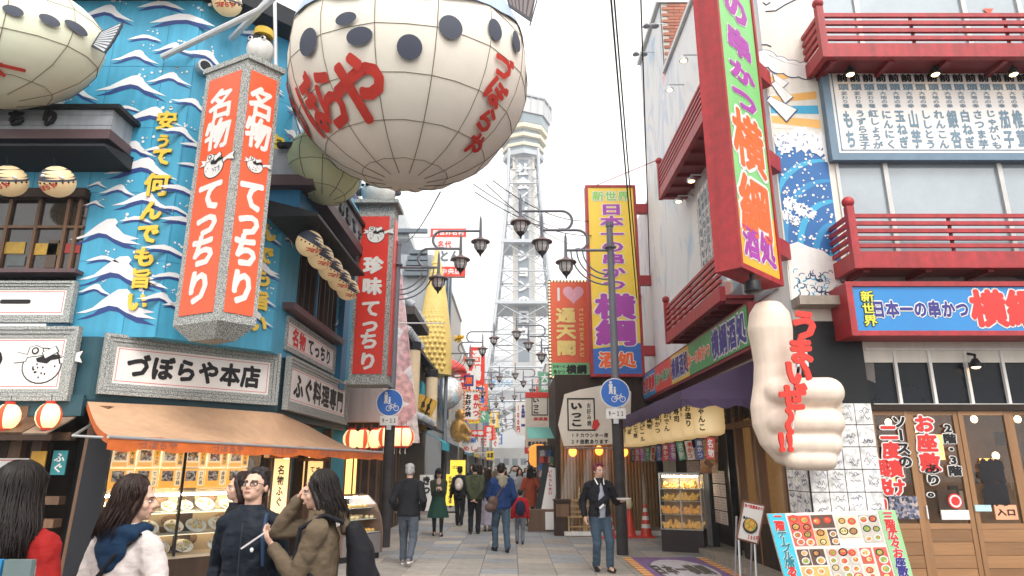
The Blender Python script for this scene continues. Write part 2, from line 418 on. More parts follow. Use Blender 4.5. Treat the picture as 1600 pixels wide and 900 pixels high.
for f, x0, x1 in ((UF, -10, .05), (UC, -.05, 1.9), (US, -.02, 5.6)):
    a0, a1, b0, b1 = f.at(x0, -.45), f.at(x1, -.45), f.at(x0, .1), f.at(x1, .1)
    vs = [Vector((p.x, p.y, z)) for p in (a0, a1, b1, b0) for z in (9.5, 9.85)]
    m.add(vs, [(0, 2, 3, 1), (2, 4, 5, 3), (4, 6, 7, 5), (6, 0, 1, 7), (0, 6, 4, 2), (1, 3, 5, 7)])
m.build("roof_cornice", eave, lb)
def lbox(f, m, x0, x1, y0, y1, z0, z1, mi=0):
    m.add([f.at(x, y, z) for x in (x0, x1) for y in (y0, y1) for z in (z0, z1)], [(0, 1, 3, 2), (4, 6, 7, 5), (0, 4, 5, 1), (2, 3, 7, 6), (0, 2, 6, 4), (1, 5, 7, 3)], mi)
def lpart(f, name, mats, x0, x1, y0, y1, z0, z1, parent=None):
    m = MB(); lbox(f, m, x0, x1, y0, y1, z0, z1); return m.build(name, mats, parent or lb)
# painted wave crests
def crest(f, cx, cz, w, flip=1, kind=0, out=.004):
    mb = MB()
    tops = [[(-1, -.12), (-.62, .1), (-.3, .42), (-.05, .62), (.12, .66), (.26, .52), (.34, .3), (.55, .0), (1, -.42), (.62, -.24), (.36, -.1), (.16, .12), (-.05, .2), (-.3, .1), (-.62, -.08)],
            [(-1, -.2), (-.6, .02), (-.42, .3), (-.22, .58), (-.02, .8), (.2, .82), (.3, .66), (.24, .5), (.36, .3), (.52, .06), (.98, -.16), (.7, -.22), (1.05, -.45), (.55, -.36), (.25, -.16), (.02, .06), (-.2, .12), (-.45, -.02), (-.75, -.18)],
            [(-.9, .0), (-.5, .3), (-.1, .5), (.2, .46), (.6, .2), (1, -.2), (.5, .0), (.15, .16), (-.2, .14), (-.55, .04)]][kind]
    h = w * .62
    s = [(cx + flip * p[0] * w, cz + p[1] * h) for p in tops]
    n = [(cx + flip * (p[0] * .97 + .03) * w, cz + (p[1] - .2 - .06 * abs(p[0])) * h) for p in tops]
    for mi, pl, o in ((1, n, out), (0, s, out + .003)):
        pts = [f.at(x, -o, z) for x, z in pl]
        mb.poly(pts if flip > 0 else pts[::-1], mi)
    for k in range(5):
        a = R.uniform(.1, .75); rr = R.uniform(.02, .06) * w
        x, z = cx + flip * (a) * w, cz + R.uniform(.55, 1.05) * h
        mb.poly([f.at(x + rr * math.cos(t * .785), -out - .005, z + rr * math.sin(t * .785)) for t in range(8)])
    mb.build('wave_painting', [wavew, navy], lb)
front_w = [(165, 24, 40, 1, 0), (250, 12, 34, 1, 2), (283, 36, 46, 1, 2), (270, 78, 27, 1, 0), (322, 92, 32, 1, 0), (212, 92, 32, 1, 0), (206, 138, 46, 1, 0), (265, 126, 30, 1, 0),
           (115, 148, 34, 1, 0), (92, 168, 20, 1, 0), (236, 186, 42, 1, 0), (300, 165, 26, 1, 0), (205, 236, 34, 1, 0), (222, 268, 46, 1, 0), (280, 300, 28, 1, 2),
           (224, 318, 38, 1, 0), (286, 350, 30, 1, 2), (165, 368, 42, 1, 1), (258, 394, 28, 1, 2), (184, 430, 46, 1, 1), (270, 436, 26, -1, 2), (182, 482, 46, 1, 1), (250, 470, 26, 1, 0), (148, 320, 14, 1, 0), (152, 290, 13, 1, 0), (306, 232, 22, 1, 2), (300, 262, 20, 1, 2), (60, 8, 40, 1, 0), (225, 62, 24, 1, 2), (180, 208, 22, 1, 2), (282, 210, 26, 1, 0), (185, 300, 24, 1, 0), (272, 330, 20, 1, 2), (212, 346, 22, 1, 2), (160, 408, 22, 1, 2), (232, 448, 24, 1, 2), (148, 455, 22, 1, 0), (278, 480, 20, 1, 2), (196, 172, 20, 1, 2), (246, 236, 20, 1, 2)]
for px, py, w, fl, k in front_w:
    f = UF
    x, z = UF.px(px, py)
    if x > -.12: f = UC; x, z = UC.px(px, py)
    crest(f, x, z, w * .0132, fl, k)
for px, py, w, k in [(402, 60, .32, 0), (414, 130, .3, 1), (418, 250, .3, 0), (412, 310, .34, 1), (426, 372, .3, 0), (408, 420, .3, 1), (424, 470, .3, 0), (404, 500, .28, 0)]:
    x, z = UC.px(px, py); crest(UC, min(x, 1.5), z, w * 1.25, 1, k)
for px, py, w, k in [(450, 355, .32, 0), (452, 378, .28, 0), (447, 330, .3, 0), (575, 340, .8, 0), (560, 395, .6, 0), (530, 510, .5, 1), (535, 480, .4, 0), (455, 215, .5, 0), (460, 180, .5, 1)]:
    x, z = US.px(px, py); crest(US, max(.1, min(x, 5.3)), z, w, 1, k)
# sheet joints of the painted cladding
seam = M("blue_sheet_joint", (.02, .20, .34), .6)
for f, xs, z0, z1 in ((UF, (-3.2, -2.3, -1.4, -.5), 3.56, 9.48), (UC, (.02, .95), 3.56, 9.48)):
    for x in xs: lpart(f, "sheet_joint", seam, x - .006, x + .006, -.003, .0, z0 if x > xb else 5.95, z1)
    for z in (4.75, 5.9, 7.05, 8.2): lpart(f, "sheet_joint", seam, (max(xs[0] - .6, xb) if z < 5.9 else xs[0] - .6) if f is UF else .0, .0 if f is UF else 1.83, -.0025, .0, z - .005, z + .005)
# round vents
for px, py in ((302, 103),):
    x, z = UF.px(px, py); m = MB(); p = UC.at(.15, 0, z)
    d_ = UC.dy * -1
    m.tube([p + d_ * .0, p + d_ * .16], .12, 14); o = m.build("vent_pipe", steel, lb)
    MB().tube([p + d_ * .161, p + d_ * .163], .09, 14).build("vent_mouth", eave, lb)
# yellow raised slogan
yx = [(262, 190, 36), (257, 222, 26), (255, 246, 34), (247, 290, 42), (238, 330, 36), (233, 366, 36), (228, 402, 36), (222, 436, 34), (216, 472, 34)]
for ch, (px, py, s) in zip("安うて何んでも旨い", yx):
    x, z = UF.px(px, py); k = s * .0102
    p = UF.at(x, -.03, z)
    if x > 0: x2, z = UC.px(px, py); p = UC.at(x2, -.03, z)
    mb = text_mb(MB(), ch, 0, 0, k * 1.02, k, 0, .05 if ord(ch) < 0x4e00 else .035, False, .012)
    o = mb.build("letter", yel, lb); o.location = p
    if x > 0: o.rotation_euler = (0, 0, rad(45))
for i, ch in enumerate("安うて何んでも旨い"):       # the same slogan round the corner on the far side of the wedge sign
    px, py = 424 - i * 2.6, 205 + i * 37
    x, z = US.px(px + 10, py); p = UC.at(1.55, -.03, z)
    mb = text_mb(MB(), ch, 0, 0, .36, .36, 0, .045, False, .012); o = mb.build("letter", yel, lb); o.location = p; o.rotation_euler = (0, 0, rad(45))

# front balcony with raised black letters, dark eave and windows
bx1, bzt = UF.px(178, 172, .55); _, bzb = UF.px(178, 204, .55)
for k in range(4):
    z0 = bzb + (bzt - bzb) * k / 4
    lpart(UF, "clapboard", claps, -10, bx1, -.55 - .006 * (k % 2), -.50, z0 + .004, bzb + (bzt - bzb) * (k + 1) / 4)
lpart(UF, "balcony_end", claps, bx1 - .05, bx1, -.5, 0, bzb, bzt)
lpart(UF, "balcony_rail", blk, -10, bx1 + .12, -.62, 0, bzt + .002, bzt + .07)
lpart(UF, "balcony_floor", plum, -10, bx1 + .03, -.6, 0, bzb - .16, bzb - .002)
for ch, px in (("て", -30), ("ち", 27), ("り", 79)):
    x, z = UF.px(px, 185, .56); mb = text_mb(MB(), ch, 0, 0, .30, .30, 0, .06, False, .02); o = mb.build("letter", ink, lb); o.location = UF.at(x, -.575, z)
_, ez = UF.px(160, 238, .5)
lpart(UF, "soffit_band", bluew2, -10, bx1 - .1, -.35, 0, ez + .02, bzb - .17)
m = MB(); xe = UF.px(172, 240, .6)[0]
pr = [(-.75, ez - .02), (-.75, ez + .02), (-.0, ez + .16), (0, ez - .1)]
m.add([UF.at(x, p[0], p[1]) for x in (-10, xe) for p in pr], [(0, 1, 2, 3), (7, 6, 5, 4), (0, 4, 5, 1), (1, 5, 6, 2), (2, 6, 7, 3), (3, 7, 4, 0)])
m.build("eave", eave, lb)
# dark window band under the eave
xw1, zt = UF.px(128, 300); _, zb = UF.px(128, 425)
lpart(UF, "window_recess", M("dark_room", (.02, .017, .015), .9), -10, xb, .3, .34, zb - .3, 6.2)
lpart(UF, "lintel", dwood, -10, xb - .02, -.12, .1, UF.px(0, 312)[1], UF.px(0, 298)[1])
lpart(UF, "sill", plum, -10, xb + .1, -.2, .1, zb - .06, zb)
wn = lpart(UF, "window", dwood, -10, xb - .02, -.02, .06, zb, zb + .05)
for px in (-40, 6, 52, 98, 116):
    x, _ = UF.px(px, 380); lpart(UF, "mullion", mwood, x - .025, x + .025, -.03, .05, zb + .05, UF.px(0, 312)[1])
lpart(UF, "transom", mwood, -10, xb - .02, -.025, .045, UF.px(0, 355)[1] - .02, UF.px(0, 355)[1] + .02)
lpart(UF, "pane", dglass, -10, xb - .02, .02, .03, zb + .05, UF.px(0, 312)[1])
for px0, px1, py0, py1, c in ((5, 40, 378, 396, (.45, .28, .04)), (52, 92, 380, 398, (.5, .3, .04)), (100, 126, 380, 395, (.35, .04, .03)), (68, 92, 375, 418, (.10, .07, .05)), (10, 40, 400, 415, (.10, .12, .12))):
    x0, z0 = UF.px(px0, py1); x1, z1 = UF.px(px1, py0)
    lpart(UF, "notice", M("win%d" % px0, c, .6, var=.3, scale=9), x0, x1, .004, .018, z0, z1)
# small board 本一 under the window, then the sign band
def signboard(face, name, label, x0, x1, z0, z1, fw, body, lw, lh, out=.12, lz=0, lx=0, bold=.055, group="white sign boards framed in grey cord", tm=None, fish=None, rings=3):
    t = on(face, name, label, "sign", group)
    y = -out
    m = MB(); m.box(x0, x1, y, y + .06, z0, z1); m.build("panel", panelw, t)
    for k in range(rings):                                    # stepped cord mouldings
        w0, w1 = fw * k / rings, fw * (k + 1) / rings - .006; yy = y - .015 * (k + 1)
        mm = MB(); mm.box(x0 - w1, x1 + w1, yy, y + .06, z1 + w0, z1 + w1).box(x0 - w1, x1 + w1, yy, y + .06, z0 - w1, z0 - w0)
        mm.box(x0 - w1, x0 - w0, yy, y + .06, z0 - w0, z1 + w0).box(x1 + w0, x1 + w1, yy, y + .06, z0 - w0, z1 + w0)
        mm.build("frame", rope, t)
    e = .035; mm = MB(); rx0, rx1, rz0, rz1 = x0 + e, x1 - e, z0 + e, z1 - e; w = .008
    for a in ((rx0, rx1, rz1 - w, rz1), (rx0, rx1, rz0, rz0 + w), (rx0, rx0 + w, rz0, rz1), (rx1 - w, rx1, rz0, rz1)): mm.box(a[0], a[1], y - .003, y, a[2], a[3])
    mm.build("red_line", redl, t)
    if body: text(body, t, tm or ink, (x0 + x1) / 2 + lx, (z0 + z1) / 2 + lz, lw, lh, y - .004, bold)
    return t, y
def fish_logo(t, x, z, s, y, body=wht, line=ink, back=None):
    """round puffer emblem: outlined body, back patch, fins, tail, eye, spots"""
    def disc(mb, cx, cz, rx, rz, yy, n=22, rot=0):
        mb.poly([(cx + rx * math.cos(2 * math.pi * i / n) * math.cos(rot) - rz * math.sin(2 * math.pi * i / n) * math.sin(rot), yy, cz + rx * math.cos(2 * math.pi * i / n) * math.sin(rot) + rz * math.sin(2 * math.pi * i / n) * math.cos(rot)) for i in range(n)])
    L, B = MB(), MB()
    def both(pl, yy, g=.035):
        cx = sum(p[0] for p in pl) / len(pl); cz = sum(p[1] for p in pl) / len(pl)
        L.poly([(x + s * (cx + (p[0] - cx) * (1 + g * 4)), yy, z + s * (cz + (p[1] - cz) * (1 + g * 4))) for p in pl])
        B.poly([(x + s * p[0], yy - .002, z + s * p[1]) for p in pl])
    disc(L, x, z - .05 * s, .47 * s, .43 * s, y - .002); disc(B, x, z - .05 * s, .44 * s, .40 * s, y - .004)
    both([(.4, .12), (.62, .22), (.92, .3), (.86, .16), (.94, .02), (.62, .08), (.44, .0)], y - .006)
    both([(-.36, .2), (-.62, .26), (-.52, .12), (-.66, .02), (-.4, .05)], y - .006)
    both([(-.38, .15), (-.34, .38), (-.2, .42), (-.05, .36), (.0, .2)], y - .0055)
    both([(-.02, .26), (.26, .40), (.34, .28), (.06, .12)], y - .012)
    L.poly([(x + s * p[0], y - .0105, z + s * p[1]) for p in [(-.16, .12), (.1, .22), (.4, .2), (.42, .12), (.2, .08), (.12, .0), (-.12, .04)]])
    disc(L, x - .2 * s, z + .3 * s, .085 * s, .085 * s, y - .014); disc(B, x - .2 * s, z + .3 * s, .05 * s, .05 * s, y - .016)
    for i in range(12):
        disc(L, x + s * R.uniform(-.32, .32), z + s * R.uniform(-.33, 0), .02 * s, .026 * s, y - .009, 8)
    L.build("emblem_outline", line, t); B.build("emblem_body", body, t)
x0, z0 = UF.px(-150, 492, .1); x1, z1 = UF.px(106, 452, .1)
t, y = signboard(UF, "signboard", "small white board with heavy black characters just below the dark upper windows", x0, x1, z0, z1, .13, "", 1, 1, .1)
text("日本一", t, ink, (UF.px(40, 470)[0] - .55 + .0), (z0 + z1) / 2, 1.42, .34, y - .004, .06)
x0, z0 = LF.px(-160, 608, .1); x1, z1 = LF.px(110, 528, .1)
t, y = signboard(LF, "signboard", "white board with a line-drawn puffer fish emblem, left of the shop-name board", x0, x1 - .04, z0, z1, .175, "", 1, 1, .1)
text("づぼらや", t, ink, LF.px(-98, 570)[0], (z0 + z1) / 2, 2.1, .62, y - .004, .06)
fx, fz = LF.px(66, 568, .1); fish_logo(t, fx, fz, .62, y - .001, panelw)
t, y = signboard(LC, "signboard", "long white board with the black shop name in six characters on the cut corner", .25, 2.66, 2.85, 3.41, .175, "づぼらや本店", 2.1, .40, .1, bold=.05)
t, y = signboard(LS, "signboard", "white board with tall black characters on the street side beside the corner board", .24, 4.3, 2.80, 3.42, .175, "ふぐ料理専門", 3.7, .50, .1, bold=.045)
x0, z0 = LS.px(435, 548, .05); x1, z1 = LS.px(525, 560, .05)
t, y = signboard(LS, "signboard", "narrow white board starting with two red characters above the street-side board", .1, 3.3, 3.78, 4.22, .10, "", 1, 1, .02, rings=2)
text("名物", t, redl, .78, 4.0, .85, .36, y - .004, .045); text("てっちり", t, ink, 2.2, 4.0, 1.75, .36, y - .004, .05)
# body of the band behind the boards, ground-floor interior
m = MB()
wallq(m, LF, -10, 0, 2.5, ZU - .02, 0, .02); wallq(m, LC, 0, 2.91, 2.5, ZU - .02, 0, .02); wallq(m, LS, 0, 5, 2.5, 4.45, 0, .02)
m.build("sign_band_wall", M("dark_teal_paint", (.02, .075, .10), .6), lb)
m = MB(); wallq(m, LF, -10, 1, -.03, 2.6, 0, 1.6); wallq(m, LC, -.5, 3.2, -.03, 2.6, 0, 1.5); wallq(m, LS, 0, 5.4, -.03, 2.6, 0, 1.6)
m.poly([(-16, 9.74, 2.6), (-6.16, 9.74, 2.6), (-4.1, 11.8, 2.6), (-4.1, 16.8, 2.6), (-16, 16.8, 2.6)])
m.build("interior", M("brown_room_wall", (.07, .045, .03), .8, var=.3), lb)
# street-side balcony (grey band with letters), eave, window
bz0, bz1 = 6.55, 7.05
sx0, sx1 = -.55, 4.7
for k in range(4): lpart(US, "clapboard", claps, sx0, sx1, -.60 - .006 * (k % 2), -.55, bz0 + (bz1 - bz0) * k / 4 + .004, bz0 + (bz1 - bz0) * (k + 1) / 4)
lpart(US, "balcony_end", claps, sx0, sx0 + .05, -.55, .5, bz0, bz1); lpart(US, "balcony_rail", blk, sx0 - .1, sx1 + .1, -.68, 0, bz1 + .002, bz1 + .08)
lpart(US, "balcony_floor", plum, sx0 - .03, sx1 + .05, -.66, .4, bz0 - .2, bz0 - .002)
for i, ch in enumerate("ふぐ料理てっちり"):
    mb = text_mb(MB(), ch, 0, 0, .34, .34, 0, .055, False, .02); o = mb.build("letter", M("dark_grey_letter_paint", (.10, .11, .12), .6), lb); o.location = US.at(.45 + i * .54, -.63, (bz0 + bz1) / 2); o.rotation_euler = (0, 0, rad(90))
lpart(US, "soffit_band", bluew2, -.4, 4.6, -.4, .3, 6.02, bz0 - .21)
m = MB(); pr = [(-.85, 5.72), (-.85, 5.77), (0, 6.0), (0, 5.7)]
m.add([US.at(x, p[0], p[1]) for x in (-.75, 2.9) for p in pr], [(0, 1, 2, 3), (7, 6, 5, 4), (0, 4, 5, 1), (1, 5, 6, 2), (2, 6, 7, 3), (3, 7, 4, 0)]); m.build("eave", eave, lb)
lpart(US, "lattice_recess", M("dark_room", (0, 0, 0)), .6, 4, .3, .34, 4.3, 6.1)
for i in range(9):
    x = 1.12 + i * .345; lpart(US, "lattice_bar", dwood, x - .03, x + .03, -.02, .06, 4.52, 5.9)
lpart(US, "window_post", bluew2, 2.2, 2.28, -.05, .08, 4.5, 5.95)
lpart(US, "sill", plum, .35, 4.0, -.22, .1, 4.38, 4.5)
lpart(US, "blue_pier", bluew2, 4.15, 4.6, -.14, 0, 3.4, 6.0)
# white gutter light arms on the street side
for px, py in ((525, 570), (668 - 80, 640)):
    pass
# ---------------------------------------------------------------- ground floor front, left of the corner
m = MB()
for i in range(26):
    x = -3.6 + i * .125
    o = MB().box(-.06, .06, -.012, .012, 0, 2.0).build("plank", mwood if i % 3 == 0 else dwood, lb); o.location = LF.at(x, .05 + (i % 2) * .006, 0)
for px in (148, 196 - 60, 20, 52):
    x, _ = LF.px(px, 760); o = MB().box(-.07, .07, -.08, .1, 0, 2.5).build("post", mwood, lb); o.location = LF.at(x, 0, 0)
for z, y in ((1.15, -.1), (.85, -.14), (2.02, -.08)):
    lpart(LF, "rail", mwood, -3.6, -.1, y, .04, z, z + .11)
# shingle canopy
for i in range(13):
    w = .34; x = -4.3 + i * .335
    sh = MB(); sh.obox((0, 0, 0), (w, .62, .022), Euler((rad(26), 0, R.uniform(-.04, .04)))); o = sh.build("shingle", mwood if i % 2 else M("bleached_wood", (.26, .19, .14), .7, var=.35, stretch=(1, .15, 1), rnd=.3), lb)
    o.location = LF.at(x, -.28, 2.22 + (i % 2) * .012)
lpart(LF, "canopy_beam", dwood, -4.5, -.05, -.55, -.47, 2.0, 2.08)
# blue fabric valance with a bird-like wave above the shingles
lpart(LF, "fascia", M("dark_teal_paint", (0, 0, 0)), -6, -.02, -.06, 0, 2.36, 2.66)
# posters on the front
def poster(f, label, px0, py0, px1, py1, mat, out=.14, words=None, tm=ink, name="poster", cat="poster", bold=.03, vert=True, tw=.6, group=None, border=None):
    x0, z1 = f.px(px0, py0, out); x1, z0 = f.px(px1, py1, out)
    t = on(f, name, label, cat, group)
    MB().box(x0, x1, -out, -out + .02, z0, z1).build("sheet", mat, t)
    if border:
        mm = MB(); w = .012; e = .02
        for a in ((x0 + e, x1 - e, z1 - e - w, z1 - e), (x0 + e, x1 - e, z0 + e, z0 + e + w), (x0 + e, x0 + e + w, z0 + e, z1 - e), (x1 - e - w, x1 - e, z0 + e, z1 - e)): mm.box(a[0], a[1], -out - .003, -out, a[2], a[3])
        mm.build("border", border, t)
    if words:
        n = len(words)
        for i, wd in enumerate(words):
            if vert:
                cw = (x1 - x0) / n * .8; cx = x1 - (i + .5) * (x1 - x0) / n
                text(wd, t, tm, cx, (z0 + z1) / 2, cw, (z1 - z0) * .86, -out - .004, bold, True)
            else:
                ch = (z1 - z0) / n; text(wd, t, tm, (x0 + x1) / 2, z1 - (i + .5) * ch, (x1 - x0) * .86, ch * tw, -out - .004, bold)
    return t, (x0, x1, z0, z1)
poster(LF, "white poster with black brush script in a red border at the left edge", -30, 716, 30, 800, panelw, .2, ["ふぐちり鍋", "てっさ"], border=redl, bold=.04)
poster(LF, "narrow yellow paper strip on the dark wooden front", 50, 705, 66, 745, M("yellow_card", (.72, .40, .05), .6), .16)
poster(LF, "narrow teal strip with pale writing on the wooden front", 84, 704, 100, 742, M("teal_card", (.03, .22, .24), .6), .16, ["ふぐ"], wht)
o = MB().tube([(-.55, 0, 0), (.55, 0, 0)], .025, 8).build("fluorescent_tube", tubeM); o.location = LF.at(-3.55, -.2, 1.95); tag(o, "bare warm fluorescent tube under the shingle canopy at the left edge", "lamp")
x, z = LF.px(138, 770); t = on(LF, "folding_board", "tall narrow dark board leaning beside the display window", "board", None, x + .25, .35, 0)
MB().obox((0, 0, 1.02), (.34, .05, 2.04), Euler((rad(-3), 0, 0))).build("panel", blk, t)
MB().obox((-.2, .02, 1.02), (.05, .06, 2.08), Euler((rad(-3), 0, 0))).build("side_rail", mwood, t)

# ---------------------------------------------------------------- orange awning
aw = thing("awning", "pale orange canvas awning with a bright orange valance round the corner", "awning", (0, 0, 0))
canv = M("orange_canvas", (.55, .335, .20), .8, var=.12, scale=2.5, bump=.15, bscale=9, streak=.12)  # sky reflection on the awning top is put into this paler colour
valm = M("bright_orange_canvas", (.62, .14, .025), .8, var=.25, scale=6)  # stronger orange paints the daylight coming through the valance
FL, FR = Vector((-4.95, 8.35, 2.03)), Vector((-2.62, 13.9, 1.96))
back = [Vector((-6.1, 9.66, 2.56)), Vector((-5.1, 10.66, 2.58)), Vector((-4.04, 11.75, 2.56)), Vector((-4.04, 13.4, 2.45)), Vector((-4.04, 14.9, 2.3))]
m = MB(); N = 24; rows = 7; grid = []
bl = [0]; 
for i in range(len(back) - 1): bl.append(bl[-1] + (back[i + 1] - back[i]).length)
def bpt(s):
    d_ = s * bl[-1]
    for i in range(len(back) - 1):
        if d_ <= bl[i + 1] + 1e-9: return back[i].lerp(back[i + 1], (d_ - bl[i]) / (bl[i + 1] - bl[i]))
    return back[-1]
for i in range(N + 1):
    s = i / N; f_ = FL.lerp(FR, s); b_ = bpt(s)
    for j in range(rows):
        t_ = j / (rows - 1); p = b_.lerp(f_, t_); p.z -= .09 * math.sin(math.pi * t_) + .012 * math.sin(s * 40) * t_
        grid.append(p)
m.add(grid, [(i * rows + j, i * rows + j + 1, (i + 1) * rows + j + 1, (i + 1) * rows + j) for i in range(N) for j in range(rows - 1)])
m.build("canopy", canv, aw, smooth=3)
m = MB(); top = [grid[i * rows + rows - 1] for i in range(N + 1)]
vv = []
for i, p in enumerate(top): vv += [p, p + Vector((.01, -.01, -.17 - .02 * math.sin(i * 2.1)))]
m.add(vv, [(2 * i, 2 * i + 1, 2 * i + 3, 2 * i + 2) for i in range(N)])
e0 = [grid[j] for j in range(rows)]; vv = []
for p in e0: vv += [p, p + Vector((0, 0, -.1))]
m.add(vv, [(2 * i, 2 * i + 1, 2 * i + 3, 2 * i + 2) for i in range(rows - 1)])
m.build("valance", valm, aw)
dirA = (FR - FL).normalized(); angA = math.atan2(dirA.y, dirA.x)
for k in range(5):
    p = FL.lerp(FR, .12 + k * .2); mb = text_mb(MB(), "づぼらや", 0, 0, .62, .12, 0, .02); o = mb.build("lettering", M("dull_pink_print", (.35, .14, .10), .8), aw); o.location = p + Vector((dirA.y * .016, -dirA.x * .016, -.09)); o.rotation_euler = (0, 0, angA)
m = MB().tube([FL + Vector((0, 0, -.02)), FR + Vector((0, 0, -.02))], .022, 8); m.build("front_bar", steel, aw)
for s in (.02, .33, .62, .9):
    f_ = FL.lerp(FR, s); b_ = bpt(s); md = f_.lerp(b_, .5) + Vector((-.25, -.25, -.25)) if s < .1 else f_.lerp(b_, .5) + Vector((0, 0, -.18))
    MB().tube([b_ + Vector((0, 0, -.3)), md + Vector((0, 0, 0)), f_ + Vector((0, 0, -.03))], .018, 6).build("folding_arm", steel, aw)

# ---------------------------------------------------------------- display window of food models on the cut corner
dc = on(LC, "display_window", "lit glass display window full of menu cards and plates of food models", "display case", None, 0, 0, 0)
X0, X1, ZB, ZT = .18, 2.72, .35, 2.0
inner = M("cream_display_back", (.50, .40, .28), .6, var=.08)
for nm, bx in (("back_panel", (X0, X1, .62, .66, ZB, ZT)), ("floor_panel", (X0, X1, 0, .62, ZB - .04, ZB)), ("ceiling_panel", (X0, X1, 0, .62, ZT, ZT + .05)), ("side_panel", (X0 - .05, X0, -.02, .66, 0, ZT + .05)), ("side_panel", (X1, X1 + .05, -.02, .66, 0, ZT + .05))):
    MB().box(*bx).build(nm, inner if nm != "side_panel" else blk, dc)
MB().box(X0, X1, .0, .05, 0, ZB - .045).build("plinth", dwood, dc)
for x in (X0 + .22, 1.46, X1 - .02): MB().box(x - .018, x + .018, -.03, .0, ZB, ZT).build("mullion", blk, dc)
MB().box(X0, X1, -.04, .02, ZT + .002, ZT + .09).build("head_rail", blk, dc); MB().box(X0, X1, -.05, .0, ZT + .095, ZT + .42).build("header", dwood, dc)
MB().box(X0, X1, -.006, -.001, ZB, ZT).build("pane", glass, dc)
shm = M("glass_shelf_edge", (.55, .6, .58), .2, spec=.8)
shelfz = [.98, 1.30, 1.62]
for z in (.66, .99, 1.28): MB().box(X0, X1, .06, .6, z - .012, z).build("shelf", shm, dc); MB().box(X0 + .1, X1 - .1, .42, .58, z - .05, z - .013).build("light_panel", M("warm_light_panel", (1, 1, 1), .5, emit=(1, .76, .44), es=1.3), dc)  # glowing panels added under the shelves to brighten the display
MB().box(X0 + .1, X1 - .1, .2, .55, ZT - .03, ZT - .002).build("light_panel", MATS["warm_light_panel"], dc)  # another added glow panel, at the ceiling, brightening the case
for z in (ZT - .03, 1.26 - .02): MB().tube([(X0 + .05, .1, z), (X1 - .05, .1, z)], .016, 8).build("fluorescent_tube", tubeM, dc)
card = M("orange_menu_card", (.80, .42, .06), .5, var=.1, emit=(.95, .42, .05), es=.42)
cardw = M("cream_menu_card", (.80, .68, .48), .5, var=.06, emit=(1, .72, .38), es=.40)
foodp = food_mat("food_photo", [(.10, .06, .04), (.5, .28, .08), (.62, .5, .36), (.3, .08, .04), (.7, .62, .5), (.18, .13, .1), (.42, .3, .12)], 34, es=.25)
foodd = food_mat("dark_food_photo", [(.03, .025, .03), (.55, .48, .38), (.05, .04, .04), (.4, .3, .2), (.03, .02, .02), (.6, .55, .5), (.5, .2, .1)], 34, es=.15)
for r_, z in enumerate((1.645, 1.34)):
    for i in range(7):
        w, h = .33, .29; x = X0 + .26 + i * .345 + w / 2
        if x + w / 2 > X1: continue
        MB().box(x - w / 2, x + w / 2, .04, .05, z, z + h).build("menu_card", cardw if r_ == 0 else card, dc)
        MB().box(x - w * .38, x + w * .10, .034, .039, z + h * .36, z + h * .88).build("menu_photo", foodp if r_ == 0 else foodd, dc)
        MB().box(x + w * .2, x + w * .46, .034, .039, z + h * .1, z + h * .92).build("menu_strip", card if r_ == 0 else cardw, dc)
        MB().box(x - w * .45, x + w * .15, .034, .039, z + h * .05, z + h * .26).build("menu_strip", card, dc)
        text(["大福", "てっさ", "白子鍋", "ひれ酒", "唐揚げ", "ちり鍋", "雑炊"][i][:3], dc, ink, x + w * .33, z + h * .5, .06, h * .7, .03, .02, True, name="menu_lettering")
platew = M("white_china", (.80, .80, .78), .2)
foodg = food_mat("food_models", [(.8, .7, .45), (.75, .5, .15), (.85, .82, .7), (.7, .3, .08), (.55, .5, .12), (.8, .75, .6)], 40)
def plate(parent, x, y, z, r):
    m = MB(); m.lathe([(r * .5, 0), (r * .95, .02), (r, .028), (r * .9, .024)], 18); p_ = m.build("plate", platew, parent, smooth=1); p_.location = (x, y, z + r * .5); p_.rotation_euler = (rad(38), 0, 0)
    m = MB()
    for k in range(16):
        a = R.uniform(0, 6.3); q = r * .72 * math.sqrt(R.random()); m.ell((q * math.cos(a), q * math.sin(a), .035 + .02 * (1 - q / r)), (r * .2, r * .15, .022), 8, 5, 0, Euler((R.uniform(-.5, .5), R.uniform(-.5, .5), a)))
    tag(m.build("food", foodg, p_, smooth=3), kind="stuff")
for z, n, rr in ((.99 - .001, 8, .135), (.66, 7, .15), (.36, 6, .17)):
    for i in range(n): plate(dc, X0 + .3 + i * (X1 - X0 - .45) / (n - 1) + R.uniform(-.03, .03), R.uniform(.2, .42), z, rr * R.uniform(.8, 1.1))
for i in range(9):
    m = MB(); m.ell((0, 0, 0), (.17, .03, .11), 14, 8); o = m.build('basket', M('brown_wicker', (.16, .09, .05), .7, var=.4, scale=30), dc, smooth=3); o.location = (X0 + .35 + i * .26, .54, (1.13, .80, .52)[i % 3]); o.rotation_euler = (-.3, R.uniform(-.5, .5), 0)
for i in range(12):
    x = X0 + .3 + R.random() * 2.1; z = R.choice((.99, .66, .36)); m = MB(); 
    m.lathe([(.05, 0), (.07, .05), (.075, .08), (.06, .08), (.0, .05)], 12, (x, .5, z)); m.build("bowl", M("brown_lacquer", (.09, .04, .02), .25), dc, smooth=1)
